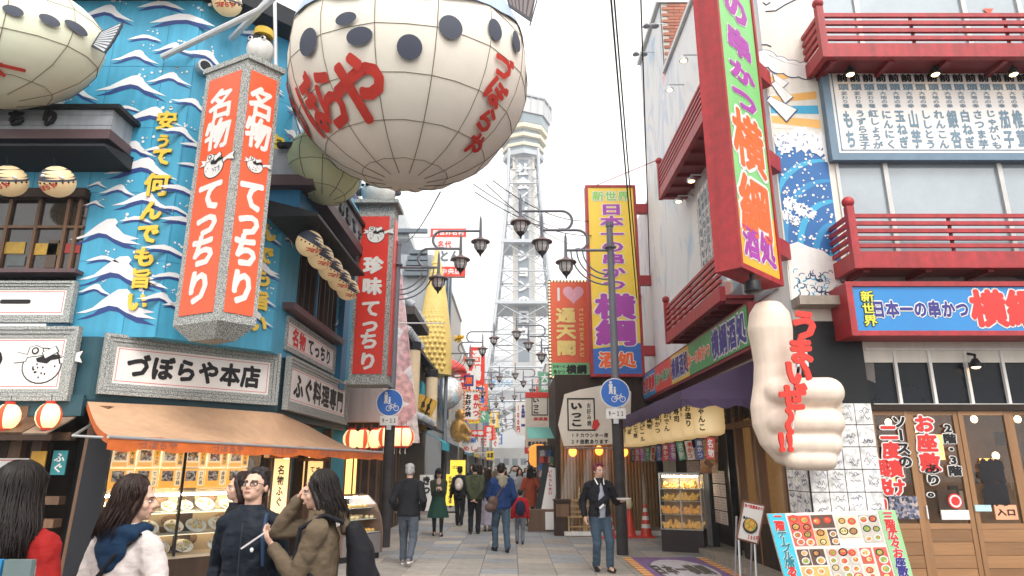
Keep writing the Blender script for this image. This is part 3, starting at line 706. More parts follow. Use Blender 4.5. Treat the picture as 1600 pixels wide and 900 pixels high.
# pair of lit standing lantern signs (andon) on the street side
def andon(label, loc, rz, words, w=.34, h=.75, zb=1.0):
    t = thing("lantern_sign", label, "lamp", loc, rz, "lit paper lantern signs on the shop front")
    for x in (-w / 2, w / 2): MB().box(x - .02, x + .02, -.02, .02, zb - .05, zb + h + .05).build("post", mwood, t)
    MB().box(-w / 2 - .1, w / 2 + .1, -.06, .14, zb + h + .05, zb + h + .11).build("cap", M("orange_stained_wood", (.35, .13, .03), .5), t)
    MB().box(-w / 2 - .04, w / 2 + .04, -.03, .12, zb - .12, zb - .05).build("base", mwood, t)
    MB().box(-w / 2 + .02, w / 2 - .02, 0, .1, zb - .05, zb + h + .04).build("paper", paperl, t)
    for i, wd in enumerate(words): text(wd, t, ink, (i - (len(words) - 1) / 2) * -.14, zb + h / 2, .13, h * .85, -.006, .03, True)
p = LC.at(2.95, -.25); andon("lit lantern sign with black picture writing right of the display window", (p.x, p.y, 0), rad(45), ["名物ふぐ"], .32, .80, .95)
p = LS.at(1.5, -.3); andon("lit lantern sign with brush writing behind the woman with the backpack", (p.x, p.y, 0), rad(60), ["てっさ", "てっちり"], .44, .62, 1.1)
for i in range(14):
    x = .2 + i * .36; o = MB().box(-.03, .03, -.03, .03, 0, 2.5).build("lattice_bar", dwood, lb); o.location = LS.at(x, .9 + (i % 3) * .1, 0)
for x in (.0, 2.0, 3.9, 5.2): lpart(LS, "post", dwood, x - .07, x + .07, .05, .25, 0, 2.5)
lpart(LS, "counter", mwood, 2.1, 5.0, .2, .9, 0, .95)
for x in (2.4, 3.2, 4.2): 
    o = MB().ell((0, 0, 0), (.09, .09, .11), 12, 8).build("warm_lamp", warm, smooth=3); o.location = LS.at(x, .55, 1.9); tag(o, ["small warm globe lamp inside the shop behind the backpack", "small warm globe lamp inside the shop above the food cart", "small warm globe lamp inside the shop nearest the lamp post"][[2.4, 3.2, 4.2].index(x)], "lamp", "warm lamps inside the left shop")
# ================================================================ giant puffer balloons
class Ell:
    def __init__(s, c, r): s.c = Vector(c); s.r = Vector(r)
    def hit(s, px, py):
        o = Vector((0, 0, CAMZ)) - s.c; d = ray(px, py)
        a = Vector((d.x / s.r.x, d.y / s.r.y, d.z / s.r.z)); b = Vector((o.x / s.r.x, o.y / s.r.y, o.z / s.r.z))
        A, B, Cc = a.dot(a), 2 * a.dot(b), b.dot(b) - 1; D = B * B - 4 * A * Cc
        if D < 0: D = 0
        t = (-B - math.sqrt(D)) / (2 * A); return o + d * t          # local point
    def onto(s, p, out=0):
        q = Vector((p.x / s.r.x, p.y / s.r.y, p.z / s.r.z)); k = 1 / q.length
        n = Vector((p.x / s.r.x ** 2, p.y / s.r.y ** 2, p.z / s.r.z ** 2)).normalized()
        return p * k + n * out
    def frame(s, p):
        n = Vector((p.x / s.r.x ** 2, p.y / s.r.y ** 2, p.z / s.r.z ** 2)).normalized()
        rt = Vector((-n.y, n.x, 0)).normalized(); return n, rt, n.cross(rt)
    def decal(s, mb, px, py, w, h, rot=0, out=.012, mi=0, vs=None, fs=None):
        p = s.hit(px, py); n, rt, up = s.frame(p)
        if vs is None:
            vs = [(0, 0)] + [(.25 * math.cos(i * math.pi / 10), .25 * math.sin(i * math.pi / 10)) for i in range(20)] + [(.5 * math.cos(i * math.pi / 10), .5 * math.sin(i * math.pi / 10)) for i in range(20)]
            fs = [(0, 1 + i, 1 + (i + 1) % 20) for i in range(20)] + [(1 + i, 21 + i, 21 + (i + 1) % 20, 1 + (i + 1) % 20) for i in range(20)]
        ca, sa = math.cos(rot), math.sin(rot); o = []
        for v in vs:
            a, b = v[0] * w, v[1] * h; o.append(s.onto(p + rt * (a * ca - b * sa) + up * (a * sa + b * ca), out))
        mb.add(o, fs, mi)
skin = M("cream_balloon_canvas", (.84, .79, .69), .75, var=.07, scale=1.2, bump=.12, bscale=5)
skin_g = M("greenish_balloon_canvas", (.76, .78, .60), .75, var=.06, scale=1.2, bump=.1, bscale=6)
skin_y = M("yellow_green_balloon_canvas", (.88, .92, .60), .75, var=.08, scale=1.5, bump=.1, bscale=6)
backb = M("pale_blue_balloon_back", (.40, .50, .66), .7, var=.06)
spotm = M("slate_spot_paint", (.045, .055, .085), .6, var=.1)
ropem = M("brown_balloon_seam", (.20, .155, .11), .8)
translucent(skin_y, .25)
def puffer_balloon(name, label, E_, nm, npar, sk, backz=None, zoff=0, seam=.0065, back=None):
    t = thing(name, label, "balloon", E_.c)
    n, k = nm * 2, npar * 2; m = MB(); vs = []; fs = []; mi = []
    def pt(i, j, o=0):
        ph = math.pi * i / k; th = 2 * math.pi * j / n + zoff
        p = Vector((E_.r.x * math.sin(ph) * math.cos(th), E_.r.y * math.sin(ph) * math.sin(th), -E_.r.z * math.cos(ph)))
        return E_.onto(p, o + (-.014 * E_.r.x if j % 2 else 0)) if p.length else p
    for i in range(1, k):
        for j in range(n): m.v.append(tuple(pt(i, j)))
    for i in range(k - 2):
        for j in range(n):
            m.f.append((i * n + j, i * n + (j + 1) % n, (i + 1) * n + (j + 1) % n, (i + 1) * n + j)); m.m.append(0)
    b = len(m.v); m.v += [(0, 0, -E_.r.z), (0, 0, E_.r.z)]
    for j in range(n): m.f += [(b, (j + 1) % n, j), (b + 1, (k - 2) * n + j, (k - 2) * n + (j + 1) % n)]; m.m += [0, 0]
    m.build("body", [sk], t, smooth=rad(40))
    m = MB()
    for j in range(0, n, 2): m.tube([pt(i, j, .004) for i in range(1, k)], seam, 4)
    for i in range(2, k - 1, 2): m.tube([pt(i, j % n, .003) for j in range(n + 1)], seam * .8, 4)
    m.build("seam", ropem, t)
    return t
EB = Ell(atY(640, 118, 10.0), (2.02, 1.9, 1.98))
pb = puffer_balloon("puffer_balloon", "giant cream puffer fish balloon with red lettering hung over the street", EB, 14, 9, skin, zoff=.12)
# blue back: spherical cap with a wavy lower edge
m = MB(); n = 48; rows = 5; vs = []
for j in range(n):
    th = 2 * math.pi * j / n; zlow = .02 + .26 * math.cos(th) ** 2 + .04 * abs(math.sin(5 * th))
    for i in range(rows + 1):
        zz = zlow + (.995 - zlow) * i / rows; rr = math.sqrt(max(0, 1 - zz * zz))
        vs.append(EB.onto(Vector((EB.r.x * rr * math.cos(th), EB.r.y * rr * math.sin(th), EB.r.z * zz)), .016))
m.add(vs, [(j * (rows + 1) + i, ((j + 1) % n) * (rows + 1) + i, ((j + 1) % n) * (rows + 1) + i + 1, j * (rows + 1) + i + 1) for j in range(n) for i in range(rows)])
m.build("back", backb, pb, smooth=3)
for px, py, w, h in ((704, 43, .36, .36), (640, 74, .36, .36), (562, 57, .40, .27), (541, 30, .34, .2), (773, 47, .28, .36), (806, 65, .26, .36), (833, 112, .4, .5), (482, 66, .42, .42)):
    m = MB(); EB.decal(m, px, py, w, h, 0, .02); m.build("spot", spotm, pb, smooth=3)
def edecal_text(E_, ch, px, py, s, rot, bold, parent, mat, sx=1):
    vs, fs = glyph(ch, 0); m = MB()
    for i in range(11):
        a = i * .628; b = bold if i else 0
        E_.decal(m, px, py, s * sx, s, rot, .012 + i * .0003, 0, [(v[0] + b * math.cos(a), v[1] + b * math.sin(a)) for v in vs], fs)
    m.build("lettering", mat, parent)
redb = M("red_balloon_print", (.56, .035, .02), .7, var=.12, scale=2)
for ch, px, py, s, ro, q in (("づ", 464, 180, 1.08, .05, .52), ("ぼ", 487, 168, 1.02, .05, .54), ("ら", 515, 156, 1.0, .05, .6), ("や", 562, 140, 1.12, .05, .80)): edecal_text(EB, ch, px, py, s, ro, .042, pb, redb, q)
for ch, px, py, s, ro in (("づ", 786, 104, .46, -.25), ("ぼ", 775, 145, .45, -.3), ("ら", 760, 188, .42, -.35), ("や", 741, 226, .42, -.4)): edecal_text(EB, ch, px, py, s, ro, .05, pb, redb)
# tail fin (upper left) and side fin (upper right)
def fan(parent, name, base, dirv, up, L, w0, w1, n, mats, th=.03):
    """ribbed fan: dark sheet with a pale strip between ribs"""
    nn = dirv.cross(up).normalized(); m = MB()
    pts = [base - up * w0 / 2, base + up * w0 / 2]; out = []
    for i in range(n + 1):
        s = i / n - .5; out.append(base + dirv * L * (1 - .35 * s * s - (.03 if i % 2 else 0)) + up * w1 * s)
    loop = [pts[0]] + out + [pts[1]]
    a = [p + nn * th / 2 for p in loop]; b = [p - nn * th / 2 for p in loop]; k = len(loop)
    m.add(a + b, [tuple(range(k)), tuple(range(2 * k - 1, k - 1, -1))] + [(i, i + k, (i + 1) % k + k, (i + 1) % k) for i in range(k)], 0)
    f = m.build(name, mats[0], parent)
    for i in range(n):
        s0, s1 = (i + .18) / n - .5, (i + .82) / n - .5
        for sd in (1, -1):
            q = [base + dirv * L * .1 + up * w0 * s0 * .9, base + dirv * L * .9 * (1 - .3 * s0 * s0) + up * w1 * s0 * .95, base + dirv * L * .9 * (1 - .3 * s1 * s1) + up * w1 * s1 * .95, base + dirv * L * .1 + up * w0 * s1 * .9]
            MB().poly([p + nn * sd * (th / 2 + .004) for p in q]).build("fin_ray", mats[1], f)
fdark = M("dark_fin_paint", (.05, .055, .07), .6); fpale = M("pale_fin_paint", (.55, .58, .62), .6); fbrown = M("brown_fin_paint", (.22, .17, .16), .6)
b_ = atY(528, 32, 8.9) - EB.c; fan(pb, "tail_fin", b_, Vector((-.88, -.05, .47)).normalized(), Vector((.47, 0, .88)), .46, .34, .56, 8, (fdark, fpale))
b_ = atY(812, 22, 9.3) - EB.c; fan(pb, "side_fin", b_, Vector((-.05, -.05, 1)).normalized(), Vector((.78, 0, -.62)), .5, .46, .7, 6, (fdark, fbrown))
EL = Ell(atY(-6, 68, 8.7), (1.58, .95, .98))
pl = puffer_balloon("puffer_balloon", "pale green puffer fish balloon at the top left corner over the balcony", EL, 10, 5, skin_g, seam=.006, zoff=.2)
m = MB(); n = 40; rows = 4; vs = []
for j in range(n):
    th = 2 * math.pi * j / n
    for i in range(rows + 1):
        zz = .80 + .19 * i / rows; rr = math.sqrt(1 - zz * zz); vs.append(EL.onto(Vector((EL.r.x * rr * math.cos(th), EL.r.y * rr * math.sin(th), EL.r.z * zz)), .012))
m.add(vs, [(j * (rows + 1) + i, ((j + 1) % n) * (rows + 1) + i, ((j + 1) % n) * (rows + 1) + i + 1, j * (rows + 1) + i + 1) for j in range(n) for i in range(rows)]); m.build("back", spotm, pl, smooth=3)
for px, py, w in ((21, 17, .26), (78, 32, .26), (120, 44, .32)):
    m = MB(); EL.decal(m, px, py, w, .15, -.2); m.build("spot", spotm, pl, smooth=3)
edecal_text(EL, "一", 18, 106, .34, 0, .04, pl, redb); edecal_text(EL, "本", -14, 106, .34, 0, .04, pl, redb)
b_ = atY(150, 62, 8.6) - EL.c; fan(pl, "tail_fin", b_, Vector((.97, 0, .1)).normalized(), Vector((.34, 0, .94)), .30, .26, .56, 9, (fdark, fpale))
EG = Ell(atY(508, 262, 11.2), (.66, .9, .66))
pg = puffer_balloon("puffer_balloon", "small yellow-green balloon half hidden behind the giant cream balloon", EG, 10, 5, skin_y, seam=.006)
# boom poles and stays that carry the balloons
whitep = M("white_steel_pole", (.62, .63, .65), .4, var=.08)
def tube_thing(name, label, pts, r, mat, cat, group=None, n=8):
    p0 = Vector(pts[0]); o = MB().tube([Vector(p) - p0 for p in pts], r, n).build(name, mat, None, smooth=rad(40)); o.location = p0
    return tag(o, label, cat, group)
tube_thing("boom_pole", "long pale steel boom slanting from the blue wall up to the giant balloon", [atY(254, 89, 9.8), atY(405, 16, 9.2), atY(440, -14, 9.0)], .05, whitep, "pole")
tube_thing("boom_pole", "short pale steel strut above the wedge sign leaning to the top edge", [atY(362, 60, 10.2), atY(400, 22, 9.4), atY(436, -20, 9)], .055, whitep, "pole")
tube_thing("boom_pole", "thin upright steel pole rising behind the wedge sign beside the balloon tail", [atY(431, 118, 9.6), atY(429, -20, 9.6)], .03, whitep, "pole")
# ================================================================ red wedge sign on the corner
RX, RY, a1, a2, w1, w2 = -4.07, 9.0, rad(63), rad(42), .93, .56
zb_, zt_ = atY(340, 500, RY).z, atY(386, 92, RY).z
ws = thing("wedge_sign", "tall two-sided orange-red sign with white characters standing out from the blue corner", "sign", (RX, RY, 0))
dl, dr = Vector((-math.sin(a1), math.cos(a1), 0)), Vector((math.sin(a2), math.cos(a2), 0))
A, B_, Cc = dl * w1, Vector((0, 0, 0)), dr * w2; Dd = dl * w1 * .8 + dr * w2 * .8 + Vector((-.1, .3, 0))
m = MB(); base = [A, B_, Cc, Dd]
m.add([p + Vector((0, 0, z)) for z in (zb_, zt_) for p in base], [(0, 3, 2, 1), (4, 5, 6, 7)] + [(i, (i + 1) % 4, (i + 1) % 4 + 4, i + 4) for i in range(4)]); m.build("box", rope, ws)
m = MB(); k = 1.1; cc = (A + Cc) / 2; top = [cc + (p - cc) * k for p in base]
m.add([p + Vector((0, 0, z)) for z in (zt_ + .002, zt_ + .09) for p in top], [(0, 3, 2, 1), (4, 5, 6, 7)] + [(i, (i + 1) % 4, (i + 1) % 4 + 4, i + 4) for i in range(4)]); m.build("cap", rope, ws)
m = MB(); low = [cc + (p - cc) * .55 for p in base]
m.add([p + Vector((0, 0, zb_ - .002)) for p in base] + [p + Vector((0, 0, zb_ - .22)) for p in low], [(0, 1, 2, 3), (7, 6, 5, 4)] + [(i, i + 4, (i + 1) % 4 + 4, (i + 1) % 4) for i in range(4)]); m.build("underside", rope, ws)
for dv, w, ang, org in ((dl, w1, math.atan2(-dl.y, -dl.x), dl * w1), (dr, w2, math.atan2(dr.y, dr.x), Vector((0, 0, 0)))):
    f = link("sign_face", None, ws); f.location = org; f.rotation_euler = (0, 0, ang)
    MB().box(w * .12, w * .88, -.012, -.001, zb_ + .13, zt_ - .16).build("panel", orng, f)
    H = zt_ - zb_ - .3; zc = zt_ - .16
    chars = [("名", .13), ("物", .265), ("魚", .405), ("て", .53), ("っ", .635), ("ち", .755), ("り", .90)]
    mb = MB()
    for ch, q in chars:
        if ch == "魚": continue
        s = .155 * H; text_mb(MB(), ch, w / 2, zc - H * q, min(s, w * .78), s * .95, -.016, .05 if ord(ch) < 0x4e00 else .04).build("lettering", wht, f)
    tt = link("puffer_emblem", None, f) if False else f
    fish_logo(f, w / 2, zc - H * .40, w * .5, -.014, wht, ink)
MB().bar(A + Vector((0, .3, zb_ + .6)), A + Vector((.2, 1.2, zb_ + .6)), .08).build("bracket", steel, ws)
# ================================================================ tall red street sign 珍味てっちり
YS = 14.6; p0, p1 = atY(548, 584, YS), atY(596, 338, YS); x0, x1 = p0.x, p0.x + .66; z0, z1 = p0.z, p1.z
ts = thing("projecting_sign", "tall narrow red sign with a puffer emblem and white characters before the lamp post", "sign", (x0, YS, 0))
w = x1 - x0
MB().box(-.05, w + .12, .02, .6, z0 - .16, z1 + .3).build("box", rope, ts)
for zz, e in ((z0 - .24, .06), (z1 + .302, .1)): MB().box(-.05 - e, w + .12 + e, -.02 - e, .6 + e, zz, zz + .09).build("cap", rope, ts)
MB().box(.03, w + .02, -.0, .019, z0, z1).build("panel", redsign, ts)
MB().box(w + .121, w + .135, .12, .52, z0, z1).build("side_panel", redsign, ts)
H = z1 - z0; mb = MB()
for ch, q in (("珍", .325), ("味", .46), ("て", .60), ("っ", .70), ("ち", .80), ("り", .925)): text_mb(MB(), ch, .03 + w / 2, z1 - H * q, w * .72, H * .118, -.006, .045 if ord(ch) < 0x4e00 else .055).build("lettering", wht, ts)
fish_logo(ts, .05 + w / 2, z1 - H * .12, .46, -.003, wht, ink)
pz = z1 + .4; fb = thing("puffer_statue", "white puffer fish statue with dark spots sitting on the tall red sign", "statue", (x0 + w / 2, YS + .3, pz))
m = MB(); m.ell((0, 0, .32), (.42, .36, .36), 18, 11); m.build("body", wht, fb, smooth=3)
for sx in (-1, 1):
    MB().ell((sx * .17, -.30, .46), (.10, .06, .10), 12, 8).build("eye", blk, fb, smooth=3); MB().ell((sx * .4, -.02, .34), (.16, .04, .10), 10, 6, 0, Euler((0, sx * .5, 0))).build("fin", fdark, fb, smooth=3)
for i in range(12):
    a = i * .52; mm = MB(); mm.ell((.40 * math.cos(a), .34 * math.sin(a), .40 + .05 * (i % 2)), (.05, .05, .04), 8, 5); mm.build("spot", blk, fb, smooth=3)
# puffer figure above the wedge sign
pf = thing("puffer_statue", "puffer fish figure with a yellow cap on top of the wedge sign", "statue", atY(405, 98, 9.6))
pf.scale = (.78,) * 3
m = MB(); m.ell((0, 0, .28), (.28, .3, .30), 18, 12); m.build("body", wht, pf, smooth=3)
m = MB(); m.ell((-.02, .03, .40), (.27, .30, .24), 18, 10); m.build("back", blk, pf, smooth=3)
m = MB(); m.lathe([(.20, 0), (.19, .16), (.1, .2), (0.01, .2)], 14, (.05, -.05, .58)); m.build("cap", yel, pf, smooth=1)
for sx in (-1, 1): MB().ell((sx * .13, -.24, .42), (.06, .04, .06), 10, 7).build("eye", wht, pf, smooth=3); MB().ell((sx * .13, -.275, .42), (.03, .02, .03), 8, 6).build("pupil", blk, pf, smooth=3)
# ================================================================ puffer-shaped hanging lanterns
pl0 = thing("puffer_lantern", "puffer lantern with a dark back hanging under the front eave beside the windows", "lantern", (0, 0, 0), 0, "puffer fish lanterns hung along the eaves")
m = MB(); m.ell((0, 0, 0), (.25, .23, .235), 18, 14); m.build("belly", gbelly, pl0, smooth=3)
m = MB(); vs = []; n = 18
for i in range(5):
    zz = .16 + .835 * i / 4; rr = math.sqrt(1 - zz * zz)
    for j in range(n):
        th = 2 * math.pi * j / n; vs.append((.256 * rr * math.cos(th), .236 * rr * math.sin(th), .241 * (zz - .12 * (1 - i / 4) * (.5 + .5 * math.cos(th + .7)))))
m.add(vs, [(i * n + j, i * n + (j + 1) % n, (i + 1) * n + (j + 1) % n, (i + 1) * n + j) for i in range(4) for j in range(n)]); m.build("back", spotm, pl0, smooth=3)
LE = Ell((0, 0, 0), (.25, .23, .235))
def lsurf(th, z, out=.003): 
    rr = math.sqrt(1 - z * z); return LE.onto(Vector((.25 * rr * math.sin(th), -.23 * rr * math.cos(th), .235 * z)), out)
for i in range(10):
    th = -1.5 + i * .33; m = MB(); p = lsurf(th, -.02 + .015 * math.sin(i), .002); m.ell(p, (.016, .012, .016), 8, 5); m.build("spot", blk, pl0, smooth=3)
m = MB(); p = lsurf(-.25, .42, .012); m.ell(p, (.035, .016, .026), 10, 6); m.build("eye", wht, pl0, smooth=3)
m = MB(); p = lsurf(.8, .30, .012); m.ell(p, (.05, .02, .02), 10, 6, 0, Euler((0, .5, 0))); m.build("mouth", wht, pl0, smooth=3)
mb = MB()
for i, ch in enumerate("づぼらや"):
    vs, fs = glyph(ch, 0); th = -.75 + i * .36
    for k in range(7):
        a = k * 1.05; b = .05 if k else 0; mb.add([lsurf(th + (v[0] + b * math.cos(a)) * .36, -.40 + i * .08 + (v[1] + b * math.sin(a)) * .38, .004 + k * .0002) for v in vs], fs)
mb.build("lettering", redl, pl0); MB().tube([(0, 0, .23), (0, 0, .36)], .006, 5).build("hook", blk, pl0)
pl0.location = atY(90, 284, 9.25); pl0.rotation_euler.x = .5
dup(pl0, atY(15, 283, 9.25), 0.1, "puffer lantern cut by the left edge, under the front eave").rotation_euler.x = .5
dup(pl0, atY(355, 4, 9.9), .5, "puffer lantern at the top edge above the wedge sign").rotation_euler.x = .5
dup(pl0, atY(466, 58, 11.6), .7, "puffer lantern hanging from the roof corner beside the giant balloon's tail").rotation_euler.x = .5
for i, lab in enumerate(["nearest puffer lantern of the row under the street-side eave", "second puffer lantern of the street-side row, partly behind the nearest", "middle puffer lantern of the row under the street-side eave", "fourth puffer lantern of the street-side row, before the farthest", "farthest puffer lantern of the street-side row, touching the tall red sign"]):
    x, z = US.px(478 + i * 15.5, 382 + i * 16.5, .62); dup(pl0, US.at(-.35 + i * .69, -.62, 5.36 - .02 * i), rad(72), lab, .98).rotation_euler.x = .5
# red and white striped paper lanterns
rl0 = thing("paper_lantern", "round red and white paper lantern under the puffer emblem board", "lantern", (0, 0, 0), 0, "striped paper lanterns round the restaurant")
stripes = [M("lantern_red_stripe", (.62, .05, .02), .7, emit=(1, .15, .04), es=.3), M("lantern_pale_stripe", (.85, .66, .42), .7, emit=(1, .68, .32), es=.65)]
m = MB(); n = 24; k = 12
for i in range(1, k):
    ph = math.pi * i / k
    for j in range(n):
        q = 1 + .012 * ((i % 2) * 2 - 1); m.v.append((.185 * q * math.sin(ph) * math.cos(2 * math.pi * j / n), .185 * q * math.sin(ph) * math.sin(2 * math.pi * j / n), -.215 * math.cos(ph)))
for i in range(k - 2):
    for j in range(n): m.f.append((i * n + j, i * n + (j + 1) % n, (i + 1) * n + (j + 1) % n, (i + 1) * n + j)); m.m.append(0 if (j // 2) % 4 == 0 or i in (0, 9) else 1)
m.build("shade", stripes, rl0, smooth=3)
for z in (-.225, .205): MB().tube([(0, 0, z), (0, 0, z + .03)], .07, 12).build("ring", redl, rl0)
MB().tube([(0, 0, -.22), (.01, 0, -.32), (-.015, 0, -.36)], [.006, .015, .004], 6).build("tassel", wht, rl0)
MB().tube([(0, 0, .23), (0, 0, .34)], .005, 5).build("hook", blk, rl0)
rl0.scale = (.86,) * 3
rl0.location = LF.at(LF.px(76, 650, .45)[0], -.45, LF.px(76, 650, .45)[1])
dup(rl0, LF.at(LF.px(12, 651, .45)[0], -.45, LF.px(12, 651, .45)[1]), .3, "round red and white paper lantern at the left edge under the shop board")
labs = ["striped paper lantern nearest the orange awning's tip", "striped paper lantern second from the awning's tip, left of the lamp post", "striped paper lantern just left of the first lamp post", "striped paper lantern just right of the first lamp post", "striped paper lantern third from the right end of its row", "striped paper lantern at the right end of the row past the lamp post", "striped paper lantern squeezed between two others left of the lamp post"]
for i, px in enumerate((549, 568, 586, 617, 626, 634, 600)): dup(rl0, atY(px, 686 - (3 if i > 2 else 0), 16.9), i * .7, labs[i], 1.15)
# ================================================================ right corner restaurant (red balconies)
RF, RS = Face(4.1, 9.5, 0), Face(4.1, 9.5, -90)
redp = M("red_painted_timber", (.40, .024, .03), .5, var=.28, scale=7, streak=.3, bump=.12, bscale=25)
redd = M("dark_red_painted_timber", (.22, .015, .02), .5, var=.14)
creamw = M("cream_mural_wall", (.76, .72, .64), .65, var=.06, scale=1.5, streak=.12)
pastel = M("faded_pastel_mural", (1, 1, 1), .7, var=.1, scale=1)
_n, _l = pastel.node_tree.nodes, pastel.node_tree.links; _t = _n.new("ShaderNodeTexCoord"); _m = _n.new("ShaderNodeMapping"); _m.inputs["Scale"].default_value = (1, 1.1, .42); _m.inputs["Rotation"].default_value = (.5, 0, 0); _l.new(_t.outputs["Object"], _m.inputs[0])
_z = _n.new("ShaderNodeTexNoise"); _z.inputs["Scale"].default_value = .9; _z.inputs["Detail"].default_value = 7; _z.inputs["Distortion"].default_value = .9; _l.new(_m.outputs[0], _z.inputs["Vector"])
_c = _n.new("ShaderNodeValToRGB"); _e = _c.color_ramp.elements
for _i, (_p, _k) in enumerate(((.30, (.42, .54, .66)), (.40, (.72, .72, .71)), (.52, (.74, .73, .72)), (.58, (.54, .60, .70)), (.64, (.74, .72, .69)), (.72, (.72, .52, .53)))):
    if _i > 1: _e.new(_p)
    _e[_i].position = _p; _e[_i].color = (*_k, 1)
_l.new(_z.outputs[0], _c.inputs[0]); _l.new(_c.outputs[0], _n["Principled BSDF"].inputs["Base Color"])
muralb = M("deep_blue_mural_paint", (.012, .12, .36), .5, var=.15); muralc = M("cyan_mural_paint", (.03, .36, .60), .5, var=.12); muralo = M("orange_mural_paint", (.80, .42, .10), .55, var=.1)
navyl = M("navy_mural_line", (.02, .05, .16), .5)
alum = M("aluminium_frame", (.50, .50, .49), .4, metal=.3, var=.08)
skyglass = M("sky_reflecting_glass", (.30, .36, .40), .04, var=.2, scale=.8, spec=1.0, coat=.6)
kfr = M("black_shopfront_metal", (.012, .013, .015), .45, spec=.25)
rb = thing("restaurant_building", "corner restaurant with red timber balconies, a painted wave wall and a white menu board", "building", (0, 0, 0))
ZG = 3.1; X1 = 8.0; TOP = 11.8
def rbox(name, f, mat, px0, py0, px1, py1, o0, o1, parent=None, rf=None):
    """box on a facade from photo pixels of its upper-left and lower-right front corners; o0 outward, o1 inward depth"""
    x0, z1 = f.px(px0, py0, o0); x1, z0 = f.px(px1, py1, o0)
    if x1 < x0: x0, x1 = x1, x0
    m = MB(); lbox(f, m, x0, x1, -o0, o1, z0, z1); return m.build(name, mat, parent or rb)
wx0, wz1 = RF.px(1303, 250); _, wz0 = RF.px(1303, 416)
wx3, w3z0 = RF.px(1282, 100)
m = MB()
wallq(m, RF, 0, wx0, ZG, TOP); wallq(m, RF, wx0, X1, ZG, wz0); wallq(m, RF, wx0, X1, wz1, w3z0); wallq(m, RF, wx0, X1, w3z0 + 2.1, TOP)
wallq(m, RS, -6.3, 0, ZG, TOP, 1); wallq(m, RS, -9.2, -6.3, ZG, 14.05, 1)
m.poly([(4.1, 9.5, TOP), (12.1, 9.5, TOP), (12.1, 15.8, TOP), (4.1, 15.8, TOP)])
m.poly([(4.1, 15.8, 14.05), (12.1, 15.8, 14.05), (12.1, 18.7, 14.05), (4.1, 18.7, 14.05)])
m.quad((4.1, 18.7, 0), (12, 18.7, 0), (12, 18.7, 14.05), (4.1, 18.7, 14.05), 0); m.quad((4.1, 18.7, ZG), (4.1, 21.2, ZG), (4.1, 21.2, 9.5), (4.1, 18.7, 9.5), 1)
m.build("wall", [creamw, pastel], rb)
# brick end wall of the taller rear block (bricks cut as courses)
br = M("red_brick", (.34, .13, .085), .8, var=.25, rnd=.2)
MB().box(4.12, 8, 15.76, 15.8, TOP, 14.05).build("mortar_bed", M("pale_mortar", (.5, .46, .42), .9), rb)
bm_ = MB(); bme = MB().box(0, .30, -.03, .0, 0, .085).mesh("brick", br)
for r_ in range(22):
    for c in range(10):
        x = 4.14 + c * .315 + (.157 if r_ % 2 else 0)
        o = link("brick", bme, rb); o.location = (x, 15.76, TOP + .02 + r_ * .101)
MB().box(4.0, 12, 15.7, 18.7, 14.06, 14.2).build("parapet", alum, rb); MB().box(4.02, 12, 9.4, 15.69, TOP + .01, TOP + .12).build("parapet", alum, rb)
# ---- wave and ray mural on the front strip
x0, zr0 = RF.px(1203, 192); x1, zr1 = RF.px(1285, 118)
m = MB(); cx, cz = 1.2, zr0 - .6
def mq(mb, pts, out=.004, mi=0): mb.poly([RF.at(x, -out, z) for x, z in pts], mi)
mq(m, [(.02, zr0 - .1), (wx0 - .12, zr0 - .1), (wx0 - .12, zr1), (.02, zr1)], .003, 0)
for k, (za, zb2) in enumerate(((.0, .1), (.2, .3), (.42, .5), (.62, .72), (.82, .9))):
    h = zr1 - zr0; mq(m, [(.02, zr0 + h * za), (wx0 - .14, zr0 + h * (za * 1.0 - .12 + .1 * k)), (wx0 - .14, zr0 + h * (zb2 - .04 + .1 * k)), (.02, zr0 + h * zb2 + .04)], .0045 + .0005 * k, 1 if k % 2 == 0 else (2 if k == 1 else 0))
m.build("sun_ray_painting", [creamw, muralo, muralc], rb)
for i in range(5):      # white rope garland
    a = RF.px(1196 + i * 21, 92 + [0, 10, 16, 19, 17][i]); m = MB(); r_ = .17
    for rr, mi, o in ((r_, 1, .008), (r_ - .014, 0, .011)):
        m.poly([RF.at(a[0] + rr * 1.15 * math.cos(t * .349), -(o + i * .001), a[1] + rr * math.sin(t * .349)) for t in range(18)], mi)
    m.build("rope_garland_painting", [wht, navyl], rb)
for pl in ([(1207, 116), (1231, 130), (1222, 138), (1210, 128)], [(1211, 128), (1238, 152), (1226, 162), (1205, 132)], [(1203, 152), (1244, 172), (1228, 190), (1198, 158)]):
    m = MB(); q = [RF.px(*p) for p in pl]; cxx = sum(p[0] for p in q) / 4; czz = sum(p[1] for p in q) / 4
    m.poly([RF.at(cxx + (x - cxx) * 1.1, -.017, czz + (z - czz) * 1.1) for x, z in q][::-1], 1); m.poly([RF.at(x, -.019, z) for x, z in q][::-1], 0); m.build("paper_streamer_painting", [wht, navyl], rb)
for pl in ([(1196, 18), (1212, 17), (1226, 8), (1240, 1), (1256, -6)], [(1190, 70), (1198, 70), (1205, 73)], [(1192, 4), (1197, 8), (1203, 4)], [(1200, 86), (1225, 98), (1250, 103), (1275, 102)]):
    MB().tube([RF.at(RF.px(*p)[0], -.004, RF.px(*p)[1]) for p in pl], .011, 4).build("outline_painting", navyl, rb)
